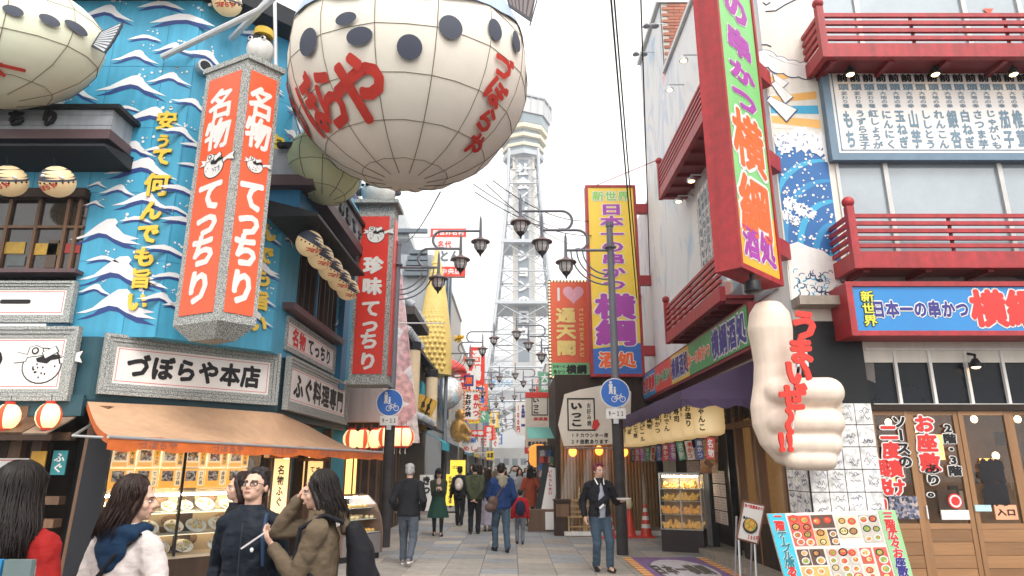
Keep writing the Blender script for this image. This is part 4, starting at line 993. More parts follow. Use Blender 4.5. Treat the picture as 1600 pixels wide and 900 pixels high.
# big blue wave: bands of blue with white foam lobes and droplets
zt_w, zb_w = RF.px(1250, 222)[1], RF.px(1250, 420)[1]; xr = wx0 - .1
m = MB(); mq(m, [(.02, zb_w), (xr, zb_w), (xr, zt_w), (.02, zt_w)], .003, 0)
for k in range(6):
    pts = []; N = 14
    for i in range(N + 1):
        t = i / N; a = .2 + 1.5 * t; r0 = .42 + k * .24
        pts.append((xr + .18 - r0 * math.cos(a - .25) * .9, zb_w - .1 + r0 * math.sin(a) * 1.25 + .2 * k * .2))
    th = .085
    q = pts + [(x + th, z - th * .6) for x, z in pts[::-1]]
    q = [(min(max(x, .02), xr), min(max(z, zb_w), zt_w)) for x, z in q]
    try: mq(m, q[::-1], .0045 + k * .0004, 1 if k % 2 == 0 else 2)
    except Exception: pass
m.build("wave_painting", [muralb, muralc, M("mid_cyan_mural_paint", (.02, .24, .50), .5)], rb)
rm = random.Random(3)
m = MB()
for i in range(150):
    x, z = rm.uniform(.06, xr - .04), rm.uniform(zb_w, zt_w - .1); rr = rm.choice((.010, .015, .022)); m.poly([RF.at(x + rr * math.cos(t * 1.05), -.0095, z + rr * math.sin(t * 1.05)) for t in range(6)])
tag(m.build("spray_painting", wavew, rb), kind="stuff")
def foam(pxs, out=.010):
    for px, py, r_ in pxs:
        x, z = RF.px(px, py); m = MB(); k = 22
        m.poly([RF.at(min(max(x + r_ * .0098 * (1 + .22 * math.sin(t * 2.9 + px)) * math.cos(t * 6.283 / k), .015), xr), -out - rm.uniform(0, .002), z + r_ * .0098 * (1 + .22 * math.sin(t * 2.9 + px)) * math.sin(t * 6.283 / k)) for t in range(k)], 0)
        for q in range(5):
            a = rm.uniform(0, 6.28); cx2, cz2 = x + .4 * r_ * .0098 * math.cos(a), z + .4 * r_ * .0098 * math.sin(a); s = .03
            if not .06 < cx2 < xr - .05: continue
            m.add([RF.at(cx2 + s * math.cos(b + a), -out - .004, cz2 + s * math.sin(b + a)) for b in (0, .6, 1.2, 1.8, 2.4)] + [RF.at(cx2 + s * .62 * math.cos(b + a), -out - .004, cz2 + s * .62 * math.sin(b + a)) for b in (0, .6, 1.2, 1.8, 2.4)], [(i, i + 1, i + 6, i + 5) for i in range(4)], 1)
        m.build("foam_painting", [wavew, muralb], rb)
foam([(1252, 218, 22), (1282, 226, 20), (1226, 228, 13), (1297, 248, 10), (1234, 318, 11), (1252, 328, 11), (1228, 336, 9), (1266, 334, 8), (1242, 345, 8), (1222, 219, 14)])
x, z = RF.px(1260, 385); mpts = [(.02, ZG + .9), (xr + .1, ZG + .9), (xr + .1, RF.px(1300, 425)[1]), (xr - .25, RF.px(1280, 392)[1]), (xr - .45, RF.px(1262, 386)[1]), (xr - .62, RF.px(1250, 378)[1]), (xr - .8, RF.px(1240, 384)[1]), (.02, RF.px(1222, 400)[1])]
m = MB(); mq(m, mpts, .007, 0); m.build("mountain_painting", [wht], rb)
m = MB()
for i in range(70):
    x, z = rm.uniform(.1, xr + .05), rm.uniform(ZG + .95, RF.px(1250, 425)[1]); a0 = rm.uniform(0, 6.28); s = rm.uniform(.035, .06)
    m.add([RF.at(x + s * math.cos(b + a0), -.009, z + s * math.sin(b + a0)) for b in (0, .5, 1, 1.5, 2, 2.5)] + [RF.at(x + s * .72 * math.cos(b + a0), -.009, z + s * .72 * math.sin(b + a0) + .004) for b in (0, .5, 1, 1.5, 2, 2.5)], [(i_, i_ + 1, i_ + 7, i_ + 6) for i_ in range(5)], rm.choice((0, 0, 1)))
tag(m.build("ripple_painting", [navyl, muralc], rb), kind="stuff")
# ---- menu board
mbx0, mbz1 = RF.px(1292, 108, .1); _, mbz0 = RF.px(1310, 240, .1)
t = on(RF, "menu_board", "large white wall menu in columns of grey-blue characters under the upper red balcony", "menu board", None)
bf = M("blue_grey_board_frame", (.13, .21, .29), .5)
MB().box(mbx0, X1 - .3, -.1, -.03, mbz0, mbz1).build("panel", panelw, t)
m = MB().box(mbx0 - .12, mbx0 - .002, -.13, 0, mbz0 - .12, mbz1 + .12).box(mbx0, X1, -.13, 0, mbz1, mbz1 + .12).box(mbx0, X1, -.13, 0, mbz0 - .12, mbz0); m.build("frame", bf, t)
m = MB().box(mbx0 + .05, mbx0 + .068, -.104, -.1005, mbz0 + .05, mbz1 - .05).box(mbx0 + .05, X1 - .3, -.104, -.1005, mbz0 + .05, mbz0 + .068).box(mbx0 + .05, X1 - .3, -.104, -.1005, mbz1 - .068, mbz1 - .05); m.build("line", bf, t)
gl = M("grey_blue_lettering", (.16, .25, .33), .6); H = mbz1 - mbz0
cols = ["もち", "うずら玉子", "紅しょうが", "にんにく", "玉ねぎ", "山芋", "ししとう", "れんこん", "銀杏", "白ねぎ", "さつま芋", "じゃがいも", "茄子", "椎茸", "なす"]
for i, c in enumerate(cols):
    x = mbx0 + .22 + i * .205; mb = MB(); mh = MB()
    text_mb(mh, "前", x, mbz1 - H * .11, .19, .15, -.104, .05); mh.build("menu_heading", ink, t)
    text_mb(mb, "頭", x, mbz1 - H * .22, .18, .13, -.104, .04)
    text_mb(mb, "変わり種" if i < 3 else "大地の幸", x, mbz1 - H * .37, .11, H * .2, -.104, .025, True)
    text_mb(mb, c, x, mbz1 - H * .72, .17, H * .46, -.104, .04, True)
    mb.build("menu_column", gl, t)
def spot(label, f, px, py, out, on_=True, grp="small spotlights over the boards", aim=.4):
    x, z = f.px(px, py, out); t = on(f, "spotlight", label, "spotlight", grp, x, out, z)
    MB().tube([(0, .12, .16), (0, -.02, .12), (0, 0, .04)], .02, 6).build("bracket", kfr, t)
    m = MB(); m.lathe([(.035, .07), (.075, .0), (.085, -.05)], 14); m.build("shade", kfr, t, smooth=1)
    MB().ell((0, 0, -.045), (.06, .06, .03), 12, 7).build("bulb", warm, t, smooth=3); return t
for px, lab in ((1328, "leftmost lit spotlight clipped over the white wall menu"), (1461, "middle lit spotlight clipped over the white wall menu"), (1583, "rightmost lit spotlight over the white wall menu by the right edge")): spot(lab, RF, px, 112, .3)
# ---- second-floor windows
m = MB(); wallq(m, RF, wx0, X1, wz0, wz1, 0, .9); m.build("room_wall", M("dim_room_wall", (.30, .28, .26), .8), rb)
w = lpart(RF, "window", alum, wx0, wx0 + .05, -.02, .08, wz0, wz1, rb)
lpart(RF, "window_head", alum, wx0 + .05, X1, -.02, .08, wz1 - .05, wz1, rb)
for px in (1388, 1568):
    x, _ = RF.px(px, 300); lpart(RF, "window_mullion", alum, x - .035, x + .035, -.025, .08, wz0, wz1 - .052, rb)
lpart(RF, "pane", skyglass, wx0 + .05, X1, .02, .03, wz0, wz1 - .05, rb)
lpart(RF, "window_sill", alum, wx0, X1, -.04, .06, wz0 - .06, wz0 - .002, rb)
# third-floor windows
lpart(RF, "pane", skyglass, wx3, X1, .02, .03, w3z0, w3z0 + 2.1, rb)
for px in (1338, 1505, 1592):
    x, _ = RF.px(px, 10); lpart(RF, "window_mullion", alum, x - .04, x + .04, -.02, .08, w3z0, w3z0 + 2.1, rb)
m = MB(); q = RF.px(1545, 18); m.add([RF.at(q[0] - .09, -.0, q[1] + .06), RF.at(q[0] + .09, 0, q[1] + .06), RF.at(q[0], 0, q[1] - .07)], [(0, 2, 1)]); m.build("red_triangle_mark", M("red_triangle_film", (.75, .10, .05), .5), rb)
# ---- red timber balconies
def balcony(f, name, lx0, lx1, out, z0, z1, nrail, end0, end1, parent, post0=True):
    """floor beam, rails along the front, returns at chosen ends, round-headed corner post"""
    H = z1 - z0; beam = H * .30
    lpart(f, "floor_beam", redp, lx0, lx1, -out, -out + .10, z0, z0 + beam, parent)
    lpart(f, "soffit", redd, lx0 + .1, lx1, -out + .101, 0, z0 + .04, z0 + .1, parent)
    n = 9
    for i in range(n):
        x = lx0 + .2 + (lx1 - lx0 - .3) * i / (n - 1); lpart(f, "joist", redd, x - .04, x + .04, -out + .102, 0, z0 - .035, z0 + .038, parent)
    for i in range(nrail):
        z = z0 + beam + (H - beam) * (i + .55) / nrail; h = (H - beam) / nrail * .5
        lpart(f, "rail", redp, lx0 + .05, lx1, -out + .01, -out + .06, z, z + h, parent)
        for e, xx in ((end0, lx0), (end1, lx1)):
            if e: lpart(f, "end_rail", redp, min(xx, xx + .05 * (1 if xx == lx0 else -1)), max(xx, xx + .05 * (1 if xx == lx0 else -1)), -out + .061, 0, z, z + h, parent)
    for e, xx, s in ((end0, lx0, 1), (end1, lx1, -1)):
        if e:
            lpart(f, "end_beam", redp, min(xx, xx + .09 * s), max(xx, xx + .09 * s), -out + .101, 0, z0 + .002, z0 + beam - .002, parent)
            lpart(f, "corner_post", redp, min(xx - .012 * s, xx + .09 * s), max(xx - .012 * s, xx + .09 * s), -out - .012, -out + .09, z0 - .01, z1 + .12, parent)
            m = MB(); p = f.at(xx + .04 * s, -out + .04, z1 + .19); m.ell(p, (.085, .085, .085), 14, 9); m.build("post_ball", redp, parent, smooth=3)
    k = max(2, int(abs(lx1 - lx0) / 1.4))
    for i in range(1, k): x = lx0 + (lx1 - lx0) * i / k; lpart(f, "baluster", redd, x - .02, x + .02, -out + .061, -out + .09, z0 + beam, z1, parent)
BO = .62
x0, zb2 = RF.px(1337, 418, BO); _, zt2 = RF.px(1337, 334, BO); balcony(RF, "b", x0, X1, BO, zb2, zt2, 5, True, False, rb)
x0, zb3 = RF.px(1287, 88, BO); _, zt3 = RF.px(1287, 20, BO); balcony(RF, "b", x0, X1, BO, zb3, zt3, 4, True, False, rb)
SO = .62
xl, zbs = RS.px(1041, 537, SO); _, zts = RS.px(1041, 478, SO); balcony(RS, "b", xl, -1.3, SO, zbs, zts, 5, True, False, rb)
xl3, zbs3 = RS.px(1030, 312, SO); _, zts3 = RS.px(1030, 258, SO); balcony(RS, "b", xl3, -.4, SO, zbs3, zts3, 5, True, False, rb)
# street-side menu board and window seen along the wall
zz1, zz0 = 7.3, 5.5
MB().box(3.98, 4.08, 9.9, 13.4, zz0, zz1).build("side_menu_panel", panelw, rb)
for i in range(13):
    y = 13.2 - i * .25; mb = text_mb(MB(), "前頭大地の" + cols[i][:3], 0, 0, .17, 1.6, 0, .03, True); o = mb.build("menu_column", gl, rb); o.location = (3.974, y, (zz0 + zz1) / 2); o.rotation_euler = (0, 0, rad(-90))
m = MB()
for k in range(14): m.box(3.95, 3.965, 9.9 + k * .26, 9.915 + k * .26, zz0, zz1)
for k in range(8): m.box(3.945, 3.9495, 9.9, 13.4, zz0 + k * .24, zz0 + .012 + k * .24)
m.build("wire_grille", alum, rb)
MB().box(4.06, 4.09, 9.9, 13.6, 4.3, 5.4).build("pane", skyglass, rb)
for y in (9.9, 11.2, 12.5, 13.6): MB().box(4.02, 4.1, y - .035, y + .035, 4.3, 5.42).build("window_mullion", alum, rb)
MB().box(4.02, 4.1, 9.86, 13.64, 5.42, 5.49).build("window_head", alum, rb)
for i, (px, py, lab) in enumerate(((1068, 92, "lit floodlight on the upper street wall near the roof edge"), (1046, 138, "lit floodlight lower on the upper street wall by the brick"), (1080, 280, "lit spotlight under the upper street balcony, nearer one"), (1060, 312, "lit spotlight under the upper street balcony, farther one"))):
    p = atX(px, py, 3.75); t = thing("floodlight", lab, "floodlight", p, 0, "lamps along the red balcony restaurant's street wall")
    MB().tube([(.35, 0, .1), (0, 0, .1), (0, 0, .04)], .018, 6).build("arm", steel, t); m = MB(); m.lathe([(.04, .05), (.09, 0), (.1, -.05)], 12); m.build("shade", steel, t, smooth=1); MB().ell((0, 0, -.045), (.07, .07, .03), 10, 6).build("bulb", warm, t, smooth=3)
for px, py, lab in ((1017, 40, "grey twin floodlight at the far roof corner, upper"), (1000, 84, "grey twin floodlight at the far roof corner, lower")):
    p = atX(px, py, 3.7); t = thing("floodlight", lab, "floodlight", p, 0, "unlit floodlights on the far roof corner")
    MB().tube([(.4, 0, .05), (0, 0, .05)], .015, 6).build("arm", steel, t)
    for dx in (-.12, .12): m = MB(); m.lathe([(.05, .05), (.10, -.03), (.02, -.05)], 12, (dx, 0, 0)); m.build("head", greym, t, smooth=1)
# ---- corner blade sign
gx, gy = 2.86, 8.0; ang = math.atan2(.716, .698); zb4 = 4.08; zt4 = 9.3; BW = 1.26
bs = thing("blade_sign", "huge green and orange vertical sign in a red casing jutting from the corner", "sign", (gx, gy, 0), ang)
MB().box(-.0, BW, .02, .32, zb4, zt4).build("casing", redp, bs)
m = MB().box(-.012, .05, -.03, .33, zb4 - .012, zt4).box(BW - .05, BW + .012, -.03, .33, zb4 - .012, zt4).box(.05, BW - .05, -.03, .33, zb4 - .012, zb4 + .06); m.build("trim", redp, bs)
grn = M("green_acrylic", (.22, .58, .20), .4, var=.1, scale=1.5); orn = M("orange_yellow_acrylic", (.85, .45, .04), .4, var=.1, scale=1.5)
zs = zb4 + .95
MB().box(.055, BW - .055, -.008, .019, zs, zt4).build("green_panel", grn, bs); MB().box(.055, BW - .055, -.008, .019, zb4 + .065, zs - .001).build("orange_panel", orn, bs)
purp = M("magenta_purple_lettering", (.38, .05, .36), .5, var=.15, scale=3); orl = M("orange_red_lettering", (.85, .13, .02), .45, var=.12, scale=3)
for ch, py0, py1, mt in (("本", -110, -55, purp), ("一", -50, -10, purp), ("の", 8, 62, purp), ("串", 62, 108, purp), ("か", 108, 146, purp), ("つ", 142, 186, purp), ("横", 180, 272, orl), ("綱", 272, 372, orl)):
    fB = Face(gx, gy, math.degrees(ang)); xm = BW / 2; r0 = fB.px(1140 + (py0 + 40) * .11, py0); r1 = fB.px(1140, py1); z1_, z0_ = fB.px(1165, py0)[1], fB.px(1175, py1)[1]
    big = mt is orl; text(ch, bs, mt, xm, (z0_ + z1_) / 2, 1.02 if big else .84, (z1_ - z0_) * 1.04, -.012, .034 if big else .055, out=wht, outw=.085, pad=.96)
text("酒処", bs, purp, BW / 2, zb4 + .42, 1.0, .5, -.012, .045, out=wht, outw=.09)
for z in (4.75, 6.15, 7.65): MB().obox((BW + .32, .17, z), (.66, .2, .26)).build("bracket", redp, bs)
MB().box(BW + .02, BW + .1, .1, .2, 5.0, 9.2).build("pipe", steel, bs)
t = thing("floodlight", "black floodlight hanging under the huge corner sign", "floodlight", (gx + .25, gy + .3, zb4 - .14)); MB().tube([(0, 0, .14), (0, 0, .05)], .03, 8).build("stem", kfr, t); m = MB(); m.lathe([(.05, .06), (.10, .02), (.11, -.1), (.08, -.12)], 14); m.build("head", kfr, t, smooth=1)
# ---- blue shop sign on the front
sx, sz1 = RF.px(1330, 448, .5); _, sz0 = RF.px(1330, 517, .5)
t = on(RF, "shop_sign", "long blue sign box with red frame and navy and red lettering above the entrance", "sign")
MB().box(sx - .08, X1, -.48, -.0, sz0 - .06, sz1 + .06).build("casing", redp, t); MB().box(sx, X1, -.5, -.481, sz0, sz1).build("panel", M("blue_acrylic", (.02, .22, .55), .35, var=.06, scale=1.5), t)
m = MB().box(sx - .09, X1, -.53, -.481, sz1 + .002, sz1 + .07).box(sx - .09, X1, -.53, -.481, sz0 - .07, sz0 - .002).box(sx - .09, sx - .002, -.529, -.481, sz0, sz1); m.build("frame", redp, t)
Hs = sz1 - sz0; xa = sx + .2
nvl = M("indigo_lettering", (.035, .03, .22), .5)
text("新世界", t, M("yellow_green_lettering", (.62, .62, .05), .5), xa, (sz0 + sz1) / 2, .2, Hs * .82, -.504, .03, True, out=ink, outw=.09)
text("日本一の串かつ", t, nvl, RF.px(1437, 480, .5)[0], (sz0 + sz1) / 2 - .01, 1.36, .26, -.504, .045, out=wht, outw=.11)
for ch, px in (("横", 1544), ("綱", 1600), ("酒", 1655)): text(ch, t, redl, RF.px(px, 482, .5)[0], (sz0 + sz1) / 2, .52, .56, -.504, .05, out=wht, outw=.09)
MB().box(0, X1, -.3, 0, ZG + .79, ZG + .92).build("concrete_ledge", M("stained_concrete", (.35, .30, .25), .8, var=.25, streak=.3), rb).location = (4.1, 9.5, 0)
# small painted band under the lower balcony
lpart(RF, "painted_band", M("greyish_mural_band", (.50, .47, .46), .7, var=.2, scale=3), wx0 - .0, X1, -.02, 0, RF.px(1340, 441)[1], wz0 - .062, rb)
m = MB()
for i in range(14):
    x = wx0 + .2 + rm.random() * 3; z = RF.px(1340, 441)[1] + rm.uniform(.08, .22); s = rm.uniform(.06, .14)
    m.poly([RF.at(x + s * math.cos(t_ * .7), -.024, z + s * .55 * math.sin(t_ * .7)) for t_ in range(9)], 0)
tag(m.build("cloud_painting", M("slate_mural_paint", (.22, .26, .34), .7), rb), kind="stuff")
# ---- dark transom, entrance doors, planks
_, tz1 = RF.px(1400, 548); _, tz0 = RF.px(1400, 634)
lpart(RF, "transom_panel", M("black_blue_glass", (.008, .011, .016), .3, spec=.2, var=.3), .05, X1, .03, .06, tz0, ZG + .79, rb)
for px in (1349, 1408, 1463, 1520, 1578): x, _ = RF.px(px, 630); lpart(RF, "transom_mullion", wht, x - .02, x + .02, -.02, .028, tz0 + .03, tz1, rb)
lpart(RF, "transom_rail", wht, 1.0, X1, -.025, .028, tz0 - .02, tz0 + .028, rb); lpart(RF, "transom_rail", wht, 1.0, X1, -.024, .028, tz1 + .002, tz1 + .04, rb)
x, z = RF.px(1522, 560, .1); spot("lit spotlight in the dark transom above the entrance doors", RF, 1524, 568, .12)
m = MB(); q0 = RF.px(1310, 548); q1 = RF.px(1370, 598); pz = [(q0[0], q0[1]), (q1[0] + .02, q0[1])] + [(q1[0] - .02 * (i % 2), q1[1] + .02 * math.sin(i * 3)) for i in range(1)] + [(q1[0] - .12, q1[1] + .05), (q1[0] - .2, q1[1]), (q0[0] + .12, q1[1] + .12)]
m.poly([RF.at(a, .028, b) for a, b in pz][::-1]); m.build("torn_poster", M("grey_torn_paper", (.20, .18, .17), .8, var=.2), rb)
for px, py, r_ in ((1328, 550, .05), (1341, 563, .04), (1332, 577, .05), (1352, 549, .035)):
    a, b = RF.px(px, py); MB().poly([RF.at(a + r_ * math.cos(i * .7), .026, b + r_ * math.sin(i * .7)) for i in range(9)]).build("white_dot", wht, rb)
_, dz1 = RF.px(1500, 642); _, dz0 = RF.px(1500, 818)
wd = M("honey_wood", (.30, .155, .068), .5, var=.3, scale=4, stretch=(.12, 1, 1), bump=.2, rnd=.25); wdv = M("honey_wood_stile", (.29, .15, .065), .5, var=.3, scale=4, stretch=(1, 1, .12), bump=.2)
dxs = [RF.px(px, 760)[0] for px in (1373, 1437, 1516, 1597, 1678)]
lpart(RF, "door_head", dwood, dxs[0] - .1, X1, -.03, .08, dz1 + .002, dz1 + .09, rb)
for i in range(4):
    d_ = on(RF, "entrance_door", "x", "door", None) if False else link("door", None, rb); d_.location = RF.at(dxs[i], 0.01 * (i % 2), 0); wdt = dxs[i + 1] - dxs[i]
    for x in (0, wdt - .07): MB().box(x, x + .065, 0, .05, .06, dz1).build("stile", wdv, d_)
    MB().box(.066, wdt - .071, .004, .046, dz1 - .06, dz1).build("rail", wd, d_); MB().box(.066, wdt - .071, .004, .046, dz0 - .07, dz0).build("rail", wd, d_)
    MB().box(.066, wdt - .071, .02, .026, dz0, dz1 - .06).build("pane", glass, d_)
    for k in range(7):
        z1_ = dz0 - .075 - k * .165
        if z1_ < .1: break
        MB().box(.068, wdt - .073, .008 + .003 * (k % 2), .04, z1_ - .158, z1_).build("plank", wd, d_)
MB().box(4.1, 12, 9.4, 9.9, -.028, .06).build("threshold", M("stained_concrete", (0, 0, 0)), rb)
ri = M("warm_restaurant_wall", (.26, .14, .06), .8, var=.35, scale=2)
m = MB(); wallq(m, RF, -.0, X1, 0, ZG + .7, 0, 2.2); m.poly([(4.3, 9.6, 2.55), (12, 9.6, 2.55), (12, 13, 2.55), (4.3, 13, 2.55)]); m.build("interior", ri, rb)
m = MB()
for k in range(26):
    x = 1.0 + rm.random() * 3.4; z = rm.uniform(1.2, 2.3); w_, h_ = rm.uniform(.1, .3), rm.uniform(.1, .45); y = rm.uniform(1.2, 2.1)
    lbox(RF, m, x, x + w_, y, y + .06, z - h_, z, rm.choice((0, 1, 2, 3)))
tag(m.build("interior_clutter", [M("pale_poster_inside", (.5, .42, .3), .7), M("dark_fitting", (.05, .03, .02), .6), M("amber_panel", (.6, .28, .05), .6, emit=(1, .5, .12), es=1.6), M("brown_screen", (.16, .08, .04), .6)], rb), kind="stuff")
for i, (px, py) in enumerate(((1388, 660), (1522, 655), (1590, 655), (1462, 690), (1430, 670), (1556, 712))):
    r_ = atY(px, py, 11.0); o = MB().ell((0, 0, 0), (.05, .05, .06), 10, 7).build("pendant_lamp", warm, None, smooth=3); o.location = r_
    tag(o, ["pendant lamp glowing behind the left door pane", "pendant lamp glowing high behind the third door pane", "pendant lamp glowing at the far right door pane", "low pendant lamp behind the second door pane", "pendant lamp glowing by the first door stile", "lowest pendant lamp glowing behind the third pane"][i], "lamp", "pendant lamps inside the right restaurant")
# lettering on the door glass
def glass_text(body, px, py, w, h, mt, o=wht, bold=.05):
    x, z = RF.px(px, py); text(body, rb, mt, 4.1 + x, z, w, h, 9.5 - .006, bold, True, out=o, outw=.12)
glass_text("ソースの", 1409, 690, .22, .72, ink); glass_text("二度漬け", 1394, 718, .27, .98, redl); glass_text("御免!", 1379, 760, .24, .75, redl)
glass_text("お座敷", 1448, 692, .30, .78, redl); glass_text("あり。", 1458, 750, .24, .46, ink); glass_text("2階・3階", 1486, 702, .2, .72, ink); glass_text("横綱", 1552, 755, .34, .62, ink, blk, .04)
t_, r_ = poster(RF, "dark bluish group photograph stuck low on the left door pane", 1388, 775, 1438, 811, food_mat("group_photo", [(.05, .07, .12), (.10, .12, .2), (.35, .3, .3), (.03, .03, .05), (.2, .2, .28), (.5, .42, .4)], 30), .012)
poster(RF, "small peach sign with two black characters on the third door pane", 1553, 789, 1592, 812, M("peach_card", (.80, .38, .22), .5), .012, ["入口"], vert=False, bold=.04, tw=.5)
poster(RF, "small pale blue sticker strip beside the peach sign on the door", 1523, 789, 1550, 799, M("pale_blue_card", (.45, .66, .68), .5), .014)
poster(RF, "white paper slip low on the second door pane", 1470, 797, 1516, 812, panelw, .014); poster(RF, "small white slip low at the left of the second door pane", 1447, 790, 1452, 811, panelw, .016)
x, z = RF.px(1493, 783, .012); o = MB().tube([(0, 0, 0), (0, -.006, 0)], .10, 20).build("sticker", redl); o.location = RF.at(x, -.004, z); tag(o, "round red sticker with a white ring on the second door pane", "sticker")
for r0, r1 in ((.082, .06),):
    m = MB(); n = 20; m.add([(r_q * math.cos(i * .314), -.008, r_q * math.sin(i * .314)) for r_q in (r0, r1) for i in range(n)], [(i, (i + 1) % n, (i + 1) % n + n, i + n) for i in range(n)]); m.build("ring", wht, o)
# ---- signature pillar at the corner
pil = on(RF, "signature_pillar", "square corner pillar covered with white signed autograph cards", "pillar")
xp1, zp1 = RF.px(1360, 630, .03); _, zp0 = RF.px(1340, 803, .03)
MB().box(-.03, xp1, -.03, .72, 0, ZG + .6).build("core", kfr, pil)
sg = food_mat("autograph_scribble", [(.80, .79, .77), (.77, .77, .76), (.82, .81, .80), (.79, .80, .82)], 3)
cw = (xp1 + .03) / 4; chh = .30; rs_ = random.Random(9)
for i in range(4):
    for j in range(6):
        z1_ = zp1 - j * chh; MB().box(-.03 + i * cw + .006, -.03 + (i + 1) * cw - .006, -.045, -.031, z1_ - chh + .008, z1_ - .004).build("card", sg, pil)
        m = MB(); x0_, z0_ = -.03 + (i + .5) * cw, z1_ - chh / 2
        for k in range(3):
            px_, pz_ = x0_ - cw * .35 + rs_.random() * .05, z0_ + rs_.uniform(-.1, .1); pts = []
            for q in range(9): pts.append((px_ + q * cw * .07, -.047, pz_ + rs_.uniform(-.035, .035)))
            m.tube(pts, .0032, 4)
        m.build("signature", M("ink_scribble", (.08, .09, .16), .6), pil)
for i in range(3):
    for j in range(6):
        z1_ = zp1 - j * chh; MB().box(-.045, -.031, .0 + i * .235 + .006, (i + 1) * .235 - .006, z1_ - chh + .008, z1_ - .004).build("card", sg, pil)
        m = MB()
        for k in range(3):
            pz_ = z1_ - chh / 2 + rs_.uniform(-.1, .1); m.tube([(-.047, .03 + i * .235 + q * .022, pz_ + rs_.uniform(-.03, .03)) for q in range(8)], .004, 4)
        m.build("signature", MATS["ink_scribble"], pil)
# ---- thumbs-up hand
hand = thing("thumb_statue", "giant cream thumbs-up hand mounted on the restaurant corner", "statue", (3.72, 8.9, 0))
skinh = M("cream_fibreglass", (.80, .665, .55), .5, var=.09, scale=3, streak=.10, bump=.08, bscale=30)
def hp(px, py, dy=0): p = atY(px, py, 8.9 + dy); return (p.x - 3.72, dy, p.z)
m = MB()
m.loft([(hp(1200, 470), .03, .03), (hp(1200, 474), .17, .15), (hp(1202, 490), .27, .22), (hp(1203, 515), .30, .25), (hp(1206, 540), .275, .24), (hp(1209, 570), .258, .23), (hp(1212, 600), .29, .25), (hp(1220, 635), .40, .27), (hp(1226, 665), .42, .27), (hp(1234, 695), .38, .26), (hp(1244, 722), .26, .2), (hp(1246, 732), .1, .08)], 20)
m.loft([(hp(1262, 598, .12), .36, .22), (hp(1260, 625, .12), .46, .30), (hp(1260, 670, .12), .46, .32), (hp(1262, 705, .12), .40, .28), (hp(1264, 728, .1), .3, .2)], 20)
for py, x0_, x1_, r_ in ((613, 1204, 1294, .20), (660, 1206, 1296, .19), (694, 1214, 1295, .165), (718, 1232, 1290, .145)):
    a, b = Vector(hp(x0_, py, -.18)), Vector(hp(x1_, py, -.14)); a.x += r_ * .5; m.cap(a, b, r_ * .92, r_, 14); c_ = Vector(hp(x1_ + 2, py, .2)); m.cap(b, c_, r_, r_ * .9, 14)
def remesh(m, voxel, smooth=6, name="body", mats=None, fac=.5):
    me = bpy.data.meshes.new("tmp"); me.from_pydata(m.v, [], m.f); o = bpy.data.objects.new("tmp", me); TMP.collection.objects.link(o)
    md = o.modifiers.new("r", 'REMESH'); md.mode = 'VOXEL'; md.voxel_size = voxel; md.use_smooth_shade = True
    if smooth: s = o.modifiers.new("s", 'SMOOTH'); s.iterations = smooth; s.factor = fac
    with bpy.context.temp_override(scene=TMP, view_layer=TMP.view_layers[0]):
        dg = bpy.context.evaluated_depsgraph_get(); out = bpy.data.meshes.new_from_object(o.evaluated_get(dg))
    bpy.data.objects.remove(o); bpy.data.meshes.remove(me); out.name = name
    out.materials.clear()
    for q in (mats or []): out.materials.append(q)
    out.polygons.foreach_set("use_smooth", [True] * len(out.polygons)); return out
link("hand", remesh(m, .02, 9, "hand", [skinh]), hand)
MB().box(.1, .4, .3, .65, 2.2, 2.5).build("bracket", steel, hand); MB().box(.1, .4, .3, .65, 3.0, 3.2).build("bracket", steel, hand)
cap_ = [("う", 1257, 508, .40), ("ま", 1251, 548, .36), ("い", 1247, 582, .36), ("ぜ", 1240, 620, .36), ("〜", 1233, 658, .32), ("!", 1221, 690, .3), ("!", 1234, 690, .3)]
for ch, px, py, s in cap_:
    p = hp(px, py, -.52); mb = text_mb(MB(), ch, 0, 0, s, s * 1.05, 0, .06, ch == "〜", .02); o = mb.build("letter", M("bright_red_lettering", (.72, .03, .015), .4), hand); o.location = p
for px0, py0, px1, py1 in ((1258, 530, 1234, 700), (1250, 530, 1226, 700)): MB().tube([hp(px0, py0, -.49), hp(px1, py1, -.47)], .012, 6).build("letter_rail", M("clear_acrylic_rail", (.7, .7, .7), .2), hand)
# ---- leaning menu boards at the door
def lean(name, label, pts, Y, mat, cat="menu board", group=None):
    """flat board given by photo corners (tl,tr,br,bl) at depth Y"""
    q = [atY(px, py, Y) for px, py in pts]; o = q[3].copy(); o.z = 0; t = thing(name, label, cat, o, 0, group)
    m = MB(); m.prism([(p.x - o.x, p.z) for p in (q[3], q[2], q[1], q[0])], 0, .04); m.build("panel", mat, t); return t, [(p.x - o.x, p.z) for p in q]
menu_photo = food_mat("menu_photo", [(.75, .18, .08), (.8, .72, .6), (.7, .45, .15), (.35, .15, .08), (.82, .78, .72), (.55, .3, .2), (.8, .6, .3)], 16)
t, q = lean("menu_banner", "broad picture menu board standing before the entrance with cyan and green side strips", [(1199, 803), (1398, 797), (1436, 935), (1236, 940)], 8.75, M("cream_menu_board", (.80, .72, .66), .5))
def bil(u, v): a = q; tx = a[0][0] + (a[1][0] - a[0][0]) * u, a[0][1] + (a[1][1] - a[0][1]) * u; bx = a[3][0] + (a[2][0] - a[3][0]) * u, a[3][1] + (a[2][1] - a[3][1]) * u; return (tx[0] + (bx[0] - tx[0]) * v, tx[1] + (bx[1] - tx[1]) * v)
def bq(u0, v0, u1, v1, y, mat, name): MB().prism([bil(u0, v1), bil(u1, v1), bil(u1, v0), bil(u0, v0)], -y, -y + .003).build(name, mat, t)
